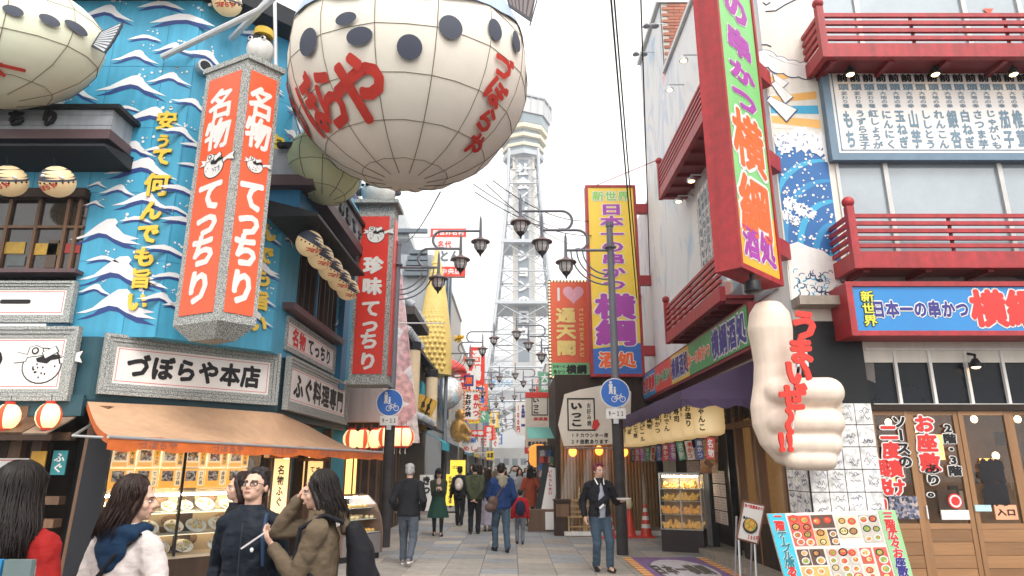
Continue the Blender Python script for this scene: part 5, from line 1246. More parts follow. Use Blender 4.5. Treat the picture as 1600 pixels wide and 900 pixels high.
dbk = [M("menu_bg_%d" % i, c, .5, var=.2, scale=8) for i, c in enumerate(((.62, .12, .08), (.75, .62, .45), (.12, .07, .05), (.70, .45, .15), (.55, .50, .44)))]; dfd = [M("dish_food_%d" % i, c, .5, var=.35, scale=60) for i, c in enumerate(((.70, .35, .10), (.55, .22, .06), (.72, .60, .30), (.25, .38, .08), (.62, .10, .05), (.40, .20, .08)))]
cyan = M("cyan_card", (.06, .50, .66), .5, var=.08); pgr = M("pale_green_card", (.32, .60, .30), .5, var=.08)
bq(0, 0, .135, 1, .006, cyan, "side_strip"); bq(.865, 0, 1, 1, .006, pgr, "side_strip")
for u0, v0, u1, v1 in ((.15, .03, .32, .38), (.33, .03, .50, .18), (.52, .05, .68, .30), (.33, .2, .42, .38), (.43, .2, .50, .38), (.70, .04, .85, .36), (.15, .42, .24, .6), (.25, .42, .36, .6), (.38, .42, .62, .78), (.64, .42, .73, .60), (.64, .62, .73, .8), (.75, .42, .85, .8), (.15, .62, .36, .8), (.15, .82, .5, .98), (.52, .82, .85, .98)):
    bq(u0, v0, u1, v1, .0055, dbk[int(u0 * 97 + v0 * 31) % 5], "menu_picture")
    nx, ny = max(1, int((u1 - u0) / .07)), max(1, int((v1 - v0) / .085))
    for i in range(nx):
        for j in range(ny):
            c = bil(u0 + (u1 - u0) * (i + .5 + rm.uniform(-.12, .12)) / nx, v0 + (v1 - v0) * (j + .5 + rm.uniform(-.12, .12)) / ny); r_ = rm.uniform(.034, .052); m = MB()
            for rr, y_, mi in ((r_ * 1.18, .0062, 0), (r_ * .86, .0066, 1)): m.poly([(c[0] + rr * math.cos(k * .524), -y_, c[1] + rr * .8 * math.sin(k * .524)) for k in range(12)], mi)
            for k in range(3): a_ = rm.uniform(0, 6.3); q_ = r_ * .38; m.poly([(c[0] + q_ * math.cos(a_) + r_ * .3 * math.cos(b_ * 1.05), -.0069 - k * .0002, c[1] + q_ * .8 * math.sin(a_) + r_ * .24 * math.sin(b_ * 1.05)) for b_ in range(6)], 2 + k % 2)
            m.build("dish_print", [rm.choice((wht, blk, redl, wht)), rm.choice(dfd), rm.choice(dfd), rm.choice(dfd)], t)
for i, ch in enumerate("二階テーブル席あります"):
    u, v = bil(.07, .06 + i * .085); mb = text_mb(MB(), ch, 0, 0, .13, .115, 0, .085, ch == "ー", 0, 0); mb2 = text_mb(MB(), ch, 0, 0, .13, .115, -.003, .045, ch == "ー"); o = mb.build("lettering", wht, t); o.location = (u, -.008, v); o2 = mb2.build("lettering", redl if i < 2 or i > 6 else M("teal_lettering", (.02, .2, .25), .5), t); o2.location = (u, -.009, v)
for i, ch in enumerate("三階広々お座敷完備"):
    u, v = bil(.93, .07 + i * .105); mb = text_mb(MB(), ch, 0, 0, .14, .13, 0, .085); mb2 = text_mb(MB(), ch, 0, 0, .14, .13, -.003, .04); o = mb.build("lettering", wht, t); o.location = (u, -.008, v); o2 = mb2.build("lettering", redl if i < 5 or i > 7 else nvl, t); o2.location = (u, -.009, v)
for u in (.05, .95): a = bil(u, 1); MB().bar((a[0], .06, .0), (a[0], .06, a[1] + .2), .04).build("leg", kfr, t)
t, q = lean("easel_sign", "white menu poster with a bowl of food on a grey tube easel by the kerb", [(1162, 783), (1195, 790), (1184, 850), (1151, 841)], 10.0, panelw, "sign")
def bil(u, v): a = q; tx = a[0][0] + (a[1][0] - a[0][0]) * u, a[0][1] + (a[1][1] - a[0][1]) * u; bx = a[3][0] + (a[2][0] - a[3][0]) * u, a[3][1] + (a[2][1] - a[3][1]) * u; return (tx[0] + (bx[0] - tx[0]) * v, tx[1] + (bx[1] - tx[1]) * v)
for (u0, v0), (u1, v1) in (((0, 0), (1, 0)), ((1, 0), (1, 1)), ((1, 1), (0, 1)), ((0, 1), (0, 0))): a, b = bil(u0, v0), bil(u1, v1); MB().tube([(a[0], .0, a[1]), (b[0], .0, b[1])], .014, 6).build("frame", M("brown_edge_frame", (.2, .08, .05), .5), t)
m = MB(); a = bil(.5, .6); m.tube([(a[0], -.004, a[1]), (a[0], -.012, a[1])], .105, 18); m.build("bowl_picture", M("blackish_bowl_print", (.05, .05, .05), .5), t); m = MB(); m.tube([(a[0], -.0125, a[1] + .015), (a[0], -.016, a[1] + .015)], .085, 16); m.build("food_picture", food_mat("curry_print", [(.7, .35, .05), (.6, .25, .04), (.75, .5, .1), (.35, .4, .08)], 30), t)
for body, u, v, w_, h_, mt in (("食べ放題串かつ", .5, .10, .26, .055, redl), ("串かつ", .28, .42, .11, .05, ink), ("300円", .72, .88, .16, .08, redl)):
    a = bil(u, v); mb = text_mb(MB(), body, 0, 0, w_, h_, 0, .04); o = mb.build("lettering", mt, t); o.location = (a[0], -.006, a[1]); o.rotation_euler = (0, rad(12), 0)
for u in (.12, .88): a = bil(u, 1); MB().tube([(a[0], .02, a[1]), (a[0] - .05, -.05, 0)], .016, 6).build("leg", steel, t); MB().tube([(a[0], .04, a[1] + .3), (a[0], .35, 0)], .014, 6).build("leg", steel, t)
# ---- street side ground floor
fa = thing("shop_awning", "dark purple awning over the street-side lanterns of the red balcony restaurant", "awning", (0, 0, 0))
pur = M("dusty_purple_canvas", (.075, .045, .105), .8, var=.2, scale=2, bump=.15, bscale=8)
ya, yb, xf, xw, zf, zw = 10.8, 20.4, 2.72, 4.02, 2.84, 3.36
m = MB(); N = 20; vs = []
for i in range(N + 1):
    y = ya + (yb - ya) * i / N; s = .015 * math.sin(i * 1.9)
    vs += [(xw, y, zw), ((xw + xf) / 2, y, (zw + zf) / 2 - .03 + s), (xf, y, zf + s * .5), (xf - .01, y, zf - .14), (xf + .02, y, zf - .27 + .025 * math.sin(i * 2.4))]
m.add(vs, [(i * 5 + j, (i + 1) * 5 + j, (i + 1) * 5 + j + 1, i * 5 + j + 1) for i in range(N) for j in range(4)]); m.build("canopy", pur, fa, smooth=rad(30))
m = MB(); m.poly([(xf, ya, zf), (xw, ya, zf), (xw, ya, zw)]); N = 12; vs = []
for i in range(N + 1):
    x = xf + (xw - xf) * i / N; vs += [(x, ya - .003, zf), (x, ya - .012, zf - .13), (x, ya - .0 + .012 * math.sin(i * 2), zf - .26 + .03 * math.sin(i * 1.7))]
m.add(vs, [(i * 3 + j, i * 3 + j + 1, (i + 1) * 3 + j + 1, (i + 1) * 3 + j) for i in range(N) for j in range(2)]); m.build("end_flap", pur, fa)
st = on(RS, "shop_sign", "long street-side sign box of coloured panels above the purple awning", "sign")
xn, zn1 = RS.px(1165, 477, .38); _, zn0 = RS.px(1165, 542, .38); xfar = RS.px(1001, 600, .38)[0]
MB().box(xfar - .08, xn + .06, -.36, 0, zn0 - .06, zn1 + .05).build("casing", redd, st)
cuts = [xn, xn + (xfar - xn) * .40, xn + (xfar - xn) * .58, xn + (xfar - xn) * .78, xfar]
cm = [M("green_sign_panel", (.06, .30, .10), .4, var=.15, scale=2), M("yellow_sign_panel", (.75, .48, .06), .4, var=.1), M("red_sign_panel", (.62, .07, .05), .4, var=.1), M("blue_sign_panel", (.03, .22, .45), .4, var=.1)]
Hn = zn1 - zn0; zc = (zn0 + zn1) / 2
for i in range(4): MB().box(cuts[i + 1] + .01, cuts[i] - .01, -.38, -.361, zn0, zn1).build("panel", cm[i], st)
text("横綱酒処", st, nvl, xn - 1.0, zc, 1.9, .56, -.384, .045, out=wht, outw=.1); text("日本一の串かつ", st, orl, xn - 3.0, zc - .02, 1.9, .30, -.384, .04, out=wht, outw=.11)
text("横綱酒処", st, nvl, (cuts[1] + cuts[2]) / 2, zc, cuts[1] - cuts[2] - .1, .52, -.384, .04, out=wht, outw=.1); text("日本一の串かつ", st, M("green_lettering", (.05, .3, .1), .5), (cuts[2] + cuts[3]) / 2, zc, cuts[2] - cuts[3] - .1, .3, -.384, .04, out=wht, outw=.1)
text("新世界横綱", st, redl, (cuts[3] + cuts[4]) / 2, zc, cuts[3] - cuts[4] - .1, .45, -.384, .04, out=wht, outw=.1)
# back wall of the street front: dark, with posts, papers, doors
m = MB(); wallq(m, RS, -11.7, -.75, -.03, ZG, 0, .35); m.build("street_front_wall", M("black_stained_boards", (.02, .018, .016), .6, var=.4), rb)
m = MB(); wallq(m, RS, -11.7, -.0, ZG - .3, ZG + .1, 0, .1); m.build("street_front_fascia", dwood, rb)
for px in (1151, 1182, 1222): x = RS.px(px, 720)[0]; lpart(RS, "window_post", mwood, x - .05, x + .05, .0, .14, .75, 2.55, rb)
xa, xb_ = RS.px(1150, 720)[0], -.76
lpart(RS, "pane", M("amber_lit_glass", (.10, .06, .03), .1, var=.5, scale=1.2, emit=(1, .5, .15), es=.06), xa, xb_, .15, .17, .75, 2.5, rb); lpart(RS, "lintel", mwood, -6.3, -.76, -.03, .12, 2.34, 2.44, rb)
for i in range(9): x = xa - 3 + i * .42; lpart(RS, "upper_bar", mwood, x - .02, x + .02, 0, .06, 2.45, 2.8, rb)
lpart(RS, "base_panel", dwood, xa, xb_, .02, .3, 0, .74, rb)
paperw = M("pinkish_menu_paper", (.55, .47, .43), .8, var=.12, scale=8)
def rs_paper(px0, py0, px1, py1, n, m_, out=.02):
    x0, z1_ = RS.px(px0, py0, out); x1, z0_ = RS.px(px1, py1, out)
    if x1 < x0: x0, x1 = x1, x0
    for j in range(n):
        for k in range(m_):
            a0, a1 = x0 + (x1 - x0) * k / m_, x0 + (x1 - x0) * (k + 1) / m_; b0, b1 = z0_ + (z1_ - z0_) * j / n, z0_ + (z1_ - z0_) * (j + 1) / n
            p = lpart(RS, "menu_paper", paperw, a0 + .012, a1 - .012, -out, -out + .01, b0 + .012, b1 - .012, rb)
            mb = MB(); 
            for q in range(4): text_mb(mb, R.choice(["串かつ盛合せ", "どて焼き", "生ビール", "とん平焼"])[:5], 0, (b1 - b0) * (.3 - q * .2), (a1 - a0) * .8, (b1 - b0) * .14, 0, .0)
            o = mb.build("menu_lettering", ink, rb); o.location = RS.at((a0 + a1) / 2, -out - .004, (b0 + b1) / 2); o.rotation_euler = (0, 0, RS.rz)
rs_paper(1071, 700, 1100, 832, 6, 2, -.05); rs_paper(1112, 735, 1138, 822, 4, 2, -.02)
for px in (1102, 1110, 1142): x = RS.px(px, 760)[0]; lpart(RS, "steel_post", steel if px == 1102 else kfr, x - .035, x + .035, -.02, .1, 0, 2.4, rb)
MB().box(3.72, 4.6, 10.22, 21, -.029, .10).build("plinth_kerb", M("stained_concrete", (0, 0, 0)), rb)
# cream vinyl lanterns under the awning
cl = thing("vinyl_lantern", "nearest big cream drum lantern with black lettering under the purple awning", "lantern", (3.3, 11.35, 2.46), 0, "cream drum lanterns under the purple awning")
m = MB(); m.lathe([(.17, -.30), (.235, -.27), (.25, -.2)] + [(.25 + (.006 if i % 2 else 0), -.2 + i * .05) for i in range(1, 9)] + [(.235, .27), (.17, .30)], 18); m.build("drum", creaml, cl, smooth=3)
m = MB(); m.lathe([(.16, .30), (.16, .33), (.03, .34), (.02, .45)], 12); m.build("cap", kfr, cl)
def drumtext(body, th, z, h, par):
    mb = MB(); n = len(body)
    for i, ch in enumerate(body):
        vs, fs = glyph(ch, 0)
        for k in range(5):
            b = .035 if k else 0; a = k * 1.57
            mb.add([((.258 + .0002 * k) * math.sin(th + (v[0] + b * math.cos(a)) * h / .25), -(.258 + .0002 * k) * math.cos(th + (v[0] + b * math.cos(a)) * h / .25), z - i * h * 1.05 + (v[1] + b * math.sin(a)) * h) for v in vs], fs)
    return mb.build("lettering", ink, par)
names = ["ちゃんこ", "お造り", "寿司", "おでん", "串かつ", "鍋物", "生ビール", "どて焼", "一品", "定食"]
lbl = ["second cream drum lantern from the near end of its row", "third cream drum lantern from the near end of its row", "fourth cream drum lantern of the row under the purple awning", "fifth cream drum lantern of the row under the purple awning", "sixth cream drum lantern of the row under the purple awning", "seventh cream drum lantern of the row under the purple awning", "third cream drum lantern from the far end, near the blue sign post", "second cream drum lantern from the far end of its row", "farthest cream drum lantern of its row under the purple awning"]
for i in range(10):
    o = cl if i == 0 else dup(cl, (3.3 - .012 * i, 11.35 + i * .80, 2.46), 0, lbl[i - 1])
    o["_n"] = i
    if i: [bpy.data.objects.remove(c) for c in list(o.children) if c.name.startswith("lettering")]
for i, o in enumerate([x for x in COL.objects if "_n" in x]):
    n_ = o["_n"]; del o["_n"]; drumtext(names[n_], -.75, .2 if len(names[n_]) < 4 else .22, .125, o); drumtext(["鍋", "職人", "名物", "当店", "元祖", "特製", "冷えた", "大阪", "自慢", "日替"][n_], -1.45, .2, .09, o)
# small banner strips below the lanterns
bcol = [M("banner_red_print", (.6, .08, .08), .7, var=.3, scale=20), M("banner_blue_print", (.12, .16, .4), .7, var=.3, scale=20), M("banner_white_print", (.7, .65, .6), .7, var=.2, scale=20), M("banner_green_print", (.12, .45, .3), .7, var=.3, scale=20), M("banner_violet_print", (.45, .12, .45), .7, var=.3, scale=20)]
for i in range(13):
    y = 11.2 + i * .66; t = thing("paper_strip", ["%s strip of printed paper hanging under the cream lanterns, %s" % (["red", "blue", "white", "green", "violet"][i % 5], ["at the near end", "beside the picture poster", "by the menu papers", "above the black door", "over the glass food case", "left of the food case", "above the dark doorway", "above the taller cone", "by the doorway's far edge", "above the middle cone", "nearer the lamp post", "right behind the lamp post", "at the far end"][i])][0], "banner", (3.25, y, 2.12), R.uniform(-.5, .5), "printed paper strips under the cream lanterns")
    MB().obox((0, 0, -.17), (.13, .006, .34), Euler((0, R.uniform(-.25, .25), 0))).build("sheet", bcol[i % 5], t); text(R.choice(["串かつ", "酒処", "名物", "生ビール"]), t, wht if i % 5 != 2 else redl, 0, -.17, .1, .3, -.01, .03, True)
t, q = lean("hanging_poster", "brown picture poster of fried food hanging by the menu papers", [(1094, 678), (1122, 676), (1122, 740), (1095, 739)], 12.4, food_mat("brown_food_print", [(.4, .2, .08), (.5, .3, .12), (.3, .12, .06), (.55, .4, .25), (.25, .12, .08)], 12), "poster")
# glass food case on the street
fc = thing("food_case", "glass case of fried skewer models lit from inside beside the black doorway", "display case", (3.55, 14.55, 0), rad(-22))
MB().box(-.42, .42, -.3, .3, 0.0, .42).build("base", M("black_brown_box", (.04, .03, .03), .5), fc)
for x in (-.42, .0, .40):
    for y in (-.3, .28): MB().box(x, x + .02, y, y + .02, .422, 1.5).build("post", alum, fc)
for z in (.43, .72, .98, 1.22): 
    MB().box(-.40, .40, -.27, .26, z - .01, z).build("shelf", shm, fc); m = MB()
    for k in range(46):
        x, y = R.uniform(-.36, .36), R.uniform(-.22, .2); m.cap((x, y, z + .03), (x + R.uniform(-.07, .07), y + R.uniform(-.07, .07), z + R.uniform(.03, .15)), .022, .028, 6)
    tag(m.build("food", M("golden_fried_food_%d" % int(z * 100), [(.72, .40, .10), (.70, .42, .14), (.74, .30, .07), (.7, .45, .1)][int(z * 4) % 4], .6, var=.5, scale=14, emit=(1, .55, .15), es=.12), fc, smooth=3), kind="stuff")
MB().box(-.42, .42, -.3, .3, 1.5, 1.54).build("top", alum, fc); MB().box(-.40, .40, -.292, -.288, .43, 1.49).build("pane", glass, fc); MB().box(-.415, -.41, -.27, .27, .43, 1.49).build("pane", glass, fc)
MB().box(-.40, .40, .262, .27, .43, 1.49).build("back_panel", inner, fc); MB().tube([(-.36, -.2, 1.47), (.36, -.2, 1.47)], .014, 6).build("fluorescent_tube", tubeM, fc)
# purple floor mat
mt = thing("floor_mat", "purple printed floor mat edged in orange and yellow before the corner restaurant", "mat", (2.07, 9.9, 0))
matp = M("purple_mat_pile", (.16, .09, .22), .95, var=.4, scale=3, bump=.3, bscale=80); MB().box(.16, 1.38, 0, 3.5, .004, .016).build("pile", matp, mt)
ed = [M("mat_orange_edge", (.55, .14, .05), .9), M("mat_yellow_edge", (.60, .42, .16), .9)]
for i in range(28):
    y = i * .125
    for x0_, x1_ in ((0, .158), (1.382, 1.54)): MB().box(x0_, x1_, y + .002, y + .123, .004, .015).build("edge_stripe", ed[i % 2], mt)
m = MB(); m.poly([(.77 + .5 * math.cos(i * .26), 1.9 + 1.25 * math.sin(i * .26), .018) for i in range(24)]); m.build("pale_print", M("mat_pale_print", (.45, .42, .46), .95, var=.3, scale=12), mt)
mb = text_mb(MB(), "日本一横綱", 0, 0, 2.1, .42, 0, .06); o = mb.build("lettering", ink, mt); o.location = (.72, 1.9, .021); o.rotation_euler = (rad(-90), 0, rad(0)); o.rotation_euler = Matrix(((0, 0, 0), (0, 0, 0), (0, 0, 0))).to_euler() if False else Euler((rad(-90), 0, 0)); o.rotation_euler = (rad(-90), 0, rad(0)); o.scale = (.45, 1, 2.6)
# traffic cones
conem = M("orange_red_cone_plastic", (.62, .045, .02), .4); 
def cone(label, x, y, striped, h=.72):
    t = thing("traffic_cone", label, "traffic cone", (x, y, 0), 0, "traffic cones by the doorway")
    MB().box(-.19, .19, -.19, .19, 0, .035).build("base", conem, t)
    m = MB(); m.lathe([(.145 - .115 * i / 8, .036 + (h - .04) * i / 8) for i in range(9)] + [(.01, h)], 16)
    for i, f_ in enumerate(m.f): m.m[i] = 1 if striped and (i // 16) in (2, 4, 6) else 0
    m.build("cone", [conem, wht], t, smooth=rad(50))
    return t
cone("red traffic cone with white bands beside the glass food case", 3.27, 17.2, True, .78); t = cone("plain red traffic cone topped with a pale bag beside the lamp post", 2.88, 17.2, False); MB().ell((0, 0, .78), (.09, .08, .13), 12, 8).build("bag", M("pale_plastic_bag", (.7, .62, .4), .4), t, smooth=3); cone("banded traffic cone half hidden behind the lamp post", 2.36, 17.1, True)
tag(MB().obox((2.6, 17.6, .06), (2.6, .3, .09)).build("white_barrier_bar", wht), "low white barrier bar on the ground behind the traffic cones", "barrier")
# ================================================================ street lamps
lampm = M("grey_lamp_paint", (.16, .17, .20), .5, var=.12, streak=.15); lampd = M("dark_lamp_base_paint", (.045, .04, .042), .6, var=.4, scale=4); hoodm = M("brown_lamp_hood", (.15, .10, .10), .5)
frost = M("frosted_lamp_glass", (.70, .68, .68), .3, var=.05)
lp = thing("street_lamp", "nearest left street lamp with three stepped lanterns, before the tall red sign", "street lamp", (-2.73, 15.2, 0), 0, "three-lantern street lamps along both sides of the street")
m = MB(); m.tube([(0, 0, 0), (0, 0, 2.6)], .115, 12); m.build("pole_base", lampd, lp, smooth=rad(40))
m = MB(); m.tube([(0, 0, 2.6), (0, 0, 3.0), (0, 0, 6.8)], [.115, .085, .07], 12); m.build("pole", lampm, lp, smooth=rad(40))
m = MB(); m.tube([(0, 0, 6.8), (0, 0, 6.9)], .085, 10); m.tube([(0, 0, 6.3), (0, 0, 6.33)], .13, 10); m.tube([(0, 0, 2.58), (0, 0, 2.66)], .128, 12); m.build("collar", lampm, lp)
ZA = 6.25; lv = [(.98, ZA), (1.5, ZA + .47), (1.97, ZA + .92)]
def arc(c, r, a0, a1, n=9): return [(c[0] + r * math.cos(a0 + (a1 - a0) * i / n), 0, c[1] + r * math.sin(a0 + (a1 - a0) * i / n)) for i in range(n + 1)]
MB().tube([(0, 0, ZA), (.98, 0, ZA)], .032, 8).build("arm", lampm, lp, smooth=rad(40))
MB().tube([(.98, 0, ZA + .0)] and [(.78, 0, ZA + .01), (.68, 0, ZA + .03)] + arc((.72, ZA + .235), .235, -math.pi * .6, -math.pi * 1.5) + [(1.5, 0, ZA + .47)], .032, 8).build("arm", lampm, lp, smooth=rad(40))
MB().tube([(1.15, 0, ZA + .47), (1.02, 0, ZA + .49)] + arc((1.05, ZA + .695), .225, -math.pi * .6, -math.pi * 1.5) + [(1.97, 0, ZA + .92)], .032, 8).build("arm", lampm, lp, smooth=rad(40))
for k in range(3):
    r_ = .62 + k * .16; MB().tube([(.04, 0, ZA - .02 - r_)] + [(.06 + (r_ - .0) * math.sin(i * .157), 0, ZA - .02 - r_ * math.cos(i * .157)) for i in range(1, 10)] + [(.06 + r_, 0, ZA - .02)] if False else [(.04, 0, ZA - .55 - k * .12)] + [(.06 + (.55 + k * .13) * math.sin(i * .174), 0, ZA - (.55 + k * .12) * math.cos(i * .174)) for i in range(0, 10)], .018, 6).build("bracket_arc", lampm, lp, smooth=rad(40))
for x, z in lv:
    L = link("lantern", None, lp); L.location = (x, 0, z)
    MB().tube([(0, 0, -.2), (0, 0, .05), (0, 0, .30), (0, 0, .42)], [.04, .035, .03, .004], 8).build("stem", lampm, L, smooth=rad(40))
    m = MB(); m.lathe([(.05, -.16), (.09, -.2), (.225, -.26), (.235, -.285), (.15, -.29)], 18); m.build("hood", hoodm, L, smooth=rad(40))
    m = MB(); m.lathe([(.145, -.29), (.14, -.42), (.085, -.51)], 8); m.build("glass", frost, L)
    m = MB()
    for j in range(8): a = j * math.pi / 4; m.tube([(.15 * math.cos(a), .15 * math.sin(a), -.29), (.144 * math.cos(a), .144 * math.sin(a), -.42), (.088 * math.cos(a), .088 * math.sin(a), -.51)], .009, 4)
    m.build("cage", lampd, L)
    m = MB(); m.lathe([(.095, -.50), (.085, -.535), (.03, -.59), (.012, -.65)], 10); m.build("finial", lampd, L, smooth=rad(50))
orn_ = ["nearest right street lamp, behind the man with red hair", "second left street lamp, by the turquoise awning", "second right street lamp, beside the heart sign", "third left street lamp, past the skewer-shaped sign"]
lamp_sites = [(2.16, 13.9, math.pi), (-2.73, 27.6, 0), (2.16, 26.3, math.pi), (-2.73, 40, 0), (2.16, 38.7, math.pi), (-2.73, 52.4, 0), (2.16, 51.1, math.pi), (-2.73, 64.8, 0), (2.16, 63.5, math.pi), (-2.73, 77.2, 0), (2.16, 75.9, math.pi), (-2.73, 90, 0), (2.16, 88, math.pi)]
for i, (x, y, r_) in enumerate(lamp_sites):
    dup(lp, (x, y, 0), r_, orn_[i] if i < 4 else ("three-lantern street lamp on the %s side, %s of its row from the camera" % ("left" if x < 0 else "right", ["third", "fourth", "fourth", "fifth", "fifth", "sixth", "sixth", "seventh", "seventh"][i - 4])))
blue_s = M("blue_road_sign_sheet", (.01, .13, .52), .35, var=.04)
def road_sign(label, x, y, z, lz):
    t = thing("road_sign", label, "road sign", (x, y, 0), 0, "blue round path signs on the lamp posts")
    m = MB(); m.tube([(0, 0, z), (0, .012, z)], .305, 30); m.build("rim", wht, t); m = MB(); m.tube([(0, -.004, z), (0, 0, z)], .285, 30); m.build("disc", blue_s, t)
    m = MB(); yy = -.007
    def d2(cx, cz, r_, n=12): m.poly([(cx + r_ * math.cos(i * 6.283 / n), yy, cz + r_ * math.sin(i * 6.283 / n)) for i in range(n)])
    def p2(pl): m.poly([(a, yy, b) for a, b in pl])
    d2(-.085, z + .215, .03); p2([(-.125, z + .18), (-.115, z + .06), (-.13, z - .02), (-.095, z - .02), (-.085, z + .05), (-.075, z - .02), (-.04, z - .02), (-.055, z + .06), (-.045, z + .18)])
    d2(-.005, z + .105, .022); p2([(-.03, z + .075), (-.022, z + .0), (-.03, z - .03), (.02, z - .03), (.012, z + .0), (.02, z + .075)])
    for cx in (-.02, .15):
        m.add([(cx + q * math.cos(i * .393), yy, z - .125 + q * math.sin(i * .393)) for q in (.062, .048) for i in range(16)], [(i, (i + 1) % 16, (i + 1) % 16 + 16, i + 16) for i in range(16)])
    def l2(a, b, w=.012): a, b = Vector((a[0], 0, a[1])), Vector((b[0], 0, b[1])); n_ = (b - a).normalized(); s = Vector((-n_.z, 0, n_.x)) * w / 2; m.poly([tuple(p + Vector((0, yy - .001, 0))) for p in (a - s, b - s, b + s, a + s)])
    for a, b in (((-.02, z - .125), (.03, z - .05)), ((.03, z - .05), (.12, z - .05)), ((.12, z - .05), (.06, z - .125)), ((.03, z - .05), (.06, z - .125)), ((.06, z - .125), (-.02, z - .125)), ((.15, z - .125), (.11, z - .02)), ((.11, z - .02), (.14, z - .015)), ((.01, z - .03), (.045, z - .03))): l2(a, b)
    m.build("pictogram", wht, t)
    MB().box(-.2, .2, -.004, .01, lz - .105, lz + .105).build("hours_plate", wht, t); text("9－22", t, ink, 0, lz, .34, .13, -.008, .025)
    MB().box(-.05, .05, .012, .06, lz - .2, z + .2).build("clamp", steel, t)
z1 = atY(609, 629, 15.05).z; road_sign("round blue sign with walkers and a bicycle on the left lamp post", atY(609, 629, 15.05).x, 15.05, z1, atY(608, 657, 15.05).z)
z1 = atY(961, 614, 13.75).z; road_sign("round blue sign with walkers and a bicycle on the right lamp post", atY(961, 614, 13.75).x, 13.75, z1, atY(963, 646, 13.75).z)
# ================================================================ hanging street signs
def pxbox(Y, px0, py0, px1, py1):
    a, b = atY(px0, max(py0, py1), Y), atY(px1, min(py0, py1), Y); return a.x, b.x, a.z, b.z
yacr = M("yellow_acrylic", (.85, .58, .05), .4, var=.05, scale=1.5); bacr = M("blue_acrylic_base", (.03, .14, .48), .4)
x0, x1, z0, z1 = pxbox(18.8, 926, 586, 990, 292)
t = thing("street_sign", "tall yellow sign with purple characters and red frame on red arms", "sign", (x0, 18.8, 0)); w = x1 - x0
MB().box(0, w, 0, .3, z0, z1).build("box", redp, t); f_ = MB().box(-.05, .03, -.03, .31, z0 - .05, z1 + .05).box(w - .03, w + .05, -.03, .31, z0 - .05, z1 + .05).box(.03, w - .03, -.03, .31, z1 - .03, z1 + .05).box(.03, w - .03, -.03, .31, z0 - .05, z0 + .03); f_.build("frame", redp, t)
H = z1 - z0; MB().box(.03, w - .03, -.01, -.001, z0 + .03, z1 - .03).build("panel", yacr, t); MB().prism([(.03, z0 + .03), (w - .03, z0 + .03), (w - .03, z0 + H * .16), (.03, z0 + H * .13)], -.014, -.0105).build("base_panel", bacr, t)
text("新世界", t, M("leaf_green_lettering", (.25, .55, .08), .5), w / 2, z1 - H * .055, w * .8, H * .06, -.016, .03, out=wht, outw=.09)
text("日本一の串かつ", t, purp, w / 2, z1 - H * .335, w * .52, H * .48, -.016, .045, True, out=wht, outw=.09)
for i, ch in enumerate("横綱"): text(ch, t, purp, w / 2, z1 - H * (.655 + i * .135), w * .86, H * .14, -.016, .05, out=wht, outw=.085)
text("酒処", t, orl, w / 2, z0 + H * .075, w * .75, H * .085, -.018, .045, out=wht, outw=.09)
for py in (326, 438, 548): z = atY(1000, py, 18.9).z; MB().box(w + .06, 4.1 - x0, .05, .25, z - .14, z + .14).build("bracket", redp, t)
tube_thing("guy_wire", "thin red guy wire from the top of the yellow sign to the wall", [(x0 + .2, 18.9, z1 + .05), atX(1032, 248, 4.1)], .012, redp, "wire", None, 5)
x0, x1, z0, z1 = pxbox(20.3, 862, 588, 917, 441)
t = thing("street_sign", "orange heart sign about the tower edged with light bulbs", "sign", (x0, 20.3, 0)); w = x1 - x0; H = z1 - z0
MB().box(-.07, w + .07, 0, .22, z0 - .07, z1 + .07).build("box", M("dark_brown_sign_edge", (.07, .03, .02), .5), t); MB().box(0, w, -.01, -.001, z0 + H * .14, z1).build("panel", M("orange_sign_panel", (.80, .13, .05), .4, var=.08), t); MB().box(0, w, -.01, -.001, z0, z0 + H * .139).build("base_panel", M("green_sign_base", (.20, .55, .25), .4, var=.1), t)
bulb = M("cream_sign_bulb", (.85, .72, .5), .3, emit=(1, .8, .5), es=.4); bm1 = MB().ell((0, 0, 0), (.034, .03, .034), 8, 6).mesh("bulb", bulb, 3)
for i in range(30):
    for xx in (-.035, w + .035): o = link("bulb", bm1, t); o.location = (xx, -.01, z0 + H * i / 29)
for i in range(11):
    for zz in (z0 - .035, z1 + .035): o = link("bulb", bm1, t); o.location = (w * (i + .5) / 11, -.01, zz)
text("I", t, wht, w * .22, z1 - H * .13, w * .3, H * .19, -.014, .07)
m = MB(); hs = w * .28; m.poly([(w * .62 + hs * .063 * (16 * math.sin(a) ** 3), -.014, z1 - H * .13 + hs * .063 * (13 * math.cos(a) - 5 * math.cos(2 * a) - 2 * math.cos(3 * a) - math.cos(4 * a))) for a in [i * .1963 for i in range(32)]]); m.build("heart", M("pale_pink_heart", (.80, .42, .50), .5), t)
ly = M("cream_yellow_lettering", (.85, .66, .22), .5)
text("通天閣", t, ly, w * .40, z1 - H * .535, w * .56, H * .52, -.014, .05, True, out=redl, outw=.07)
mb = MB(); 
for i, ch in enumerate("TSUTENKAKU"):
    vs, fs = glyph(ch, 0); s = .17
    for k in range(5):
        b = .03 if k else 0; mb.add([(w * .82 + (v[1] + b * math.cos(k * 1.57)) * s, -.014 - k * .0002, z1 - H * .30 - i * H * .053 - (v[0] + b * math.sin(k * 1.57)) * s) for v in vs], fs)
mb.build("lettering", ly, t)
text("日本一の", t, ink, w * .2, z0 + H * .10, w * .34, H * .035, -.014, .03); text("串かつ", t, ink, w * .2, z0 + H * .045, w * .32, H * .05, -.014, .03); text("横綱", t, ink, w * .66, z0 + H * .07, w * .55, H * .1, -.014, .05)
MB().box(w + .07, 4.1 - x0, .05, .15, z1 - .5, z1 - .4).build("bracket", steel, t)
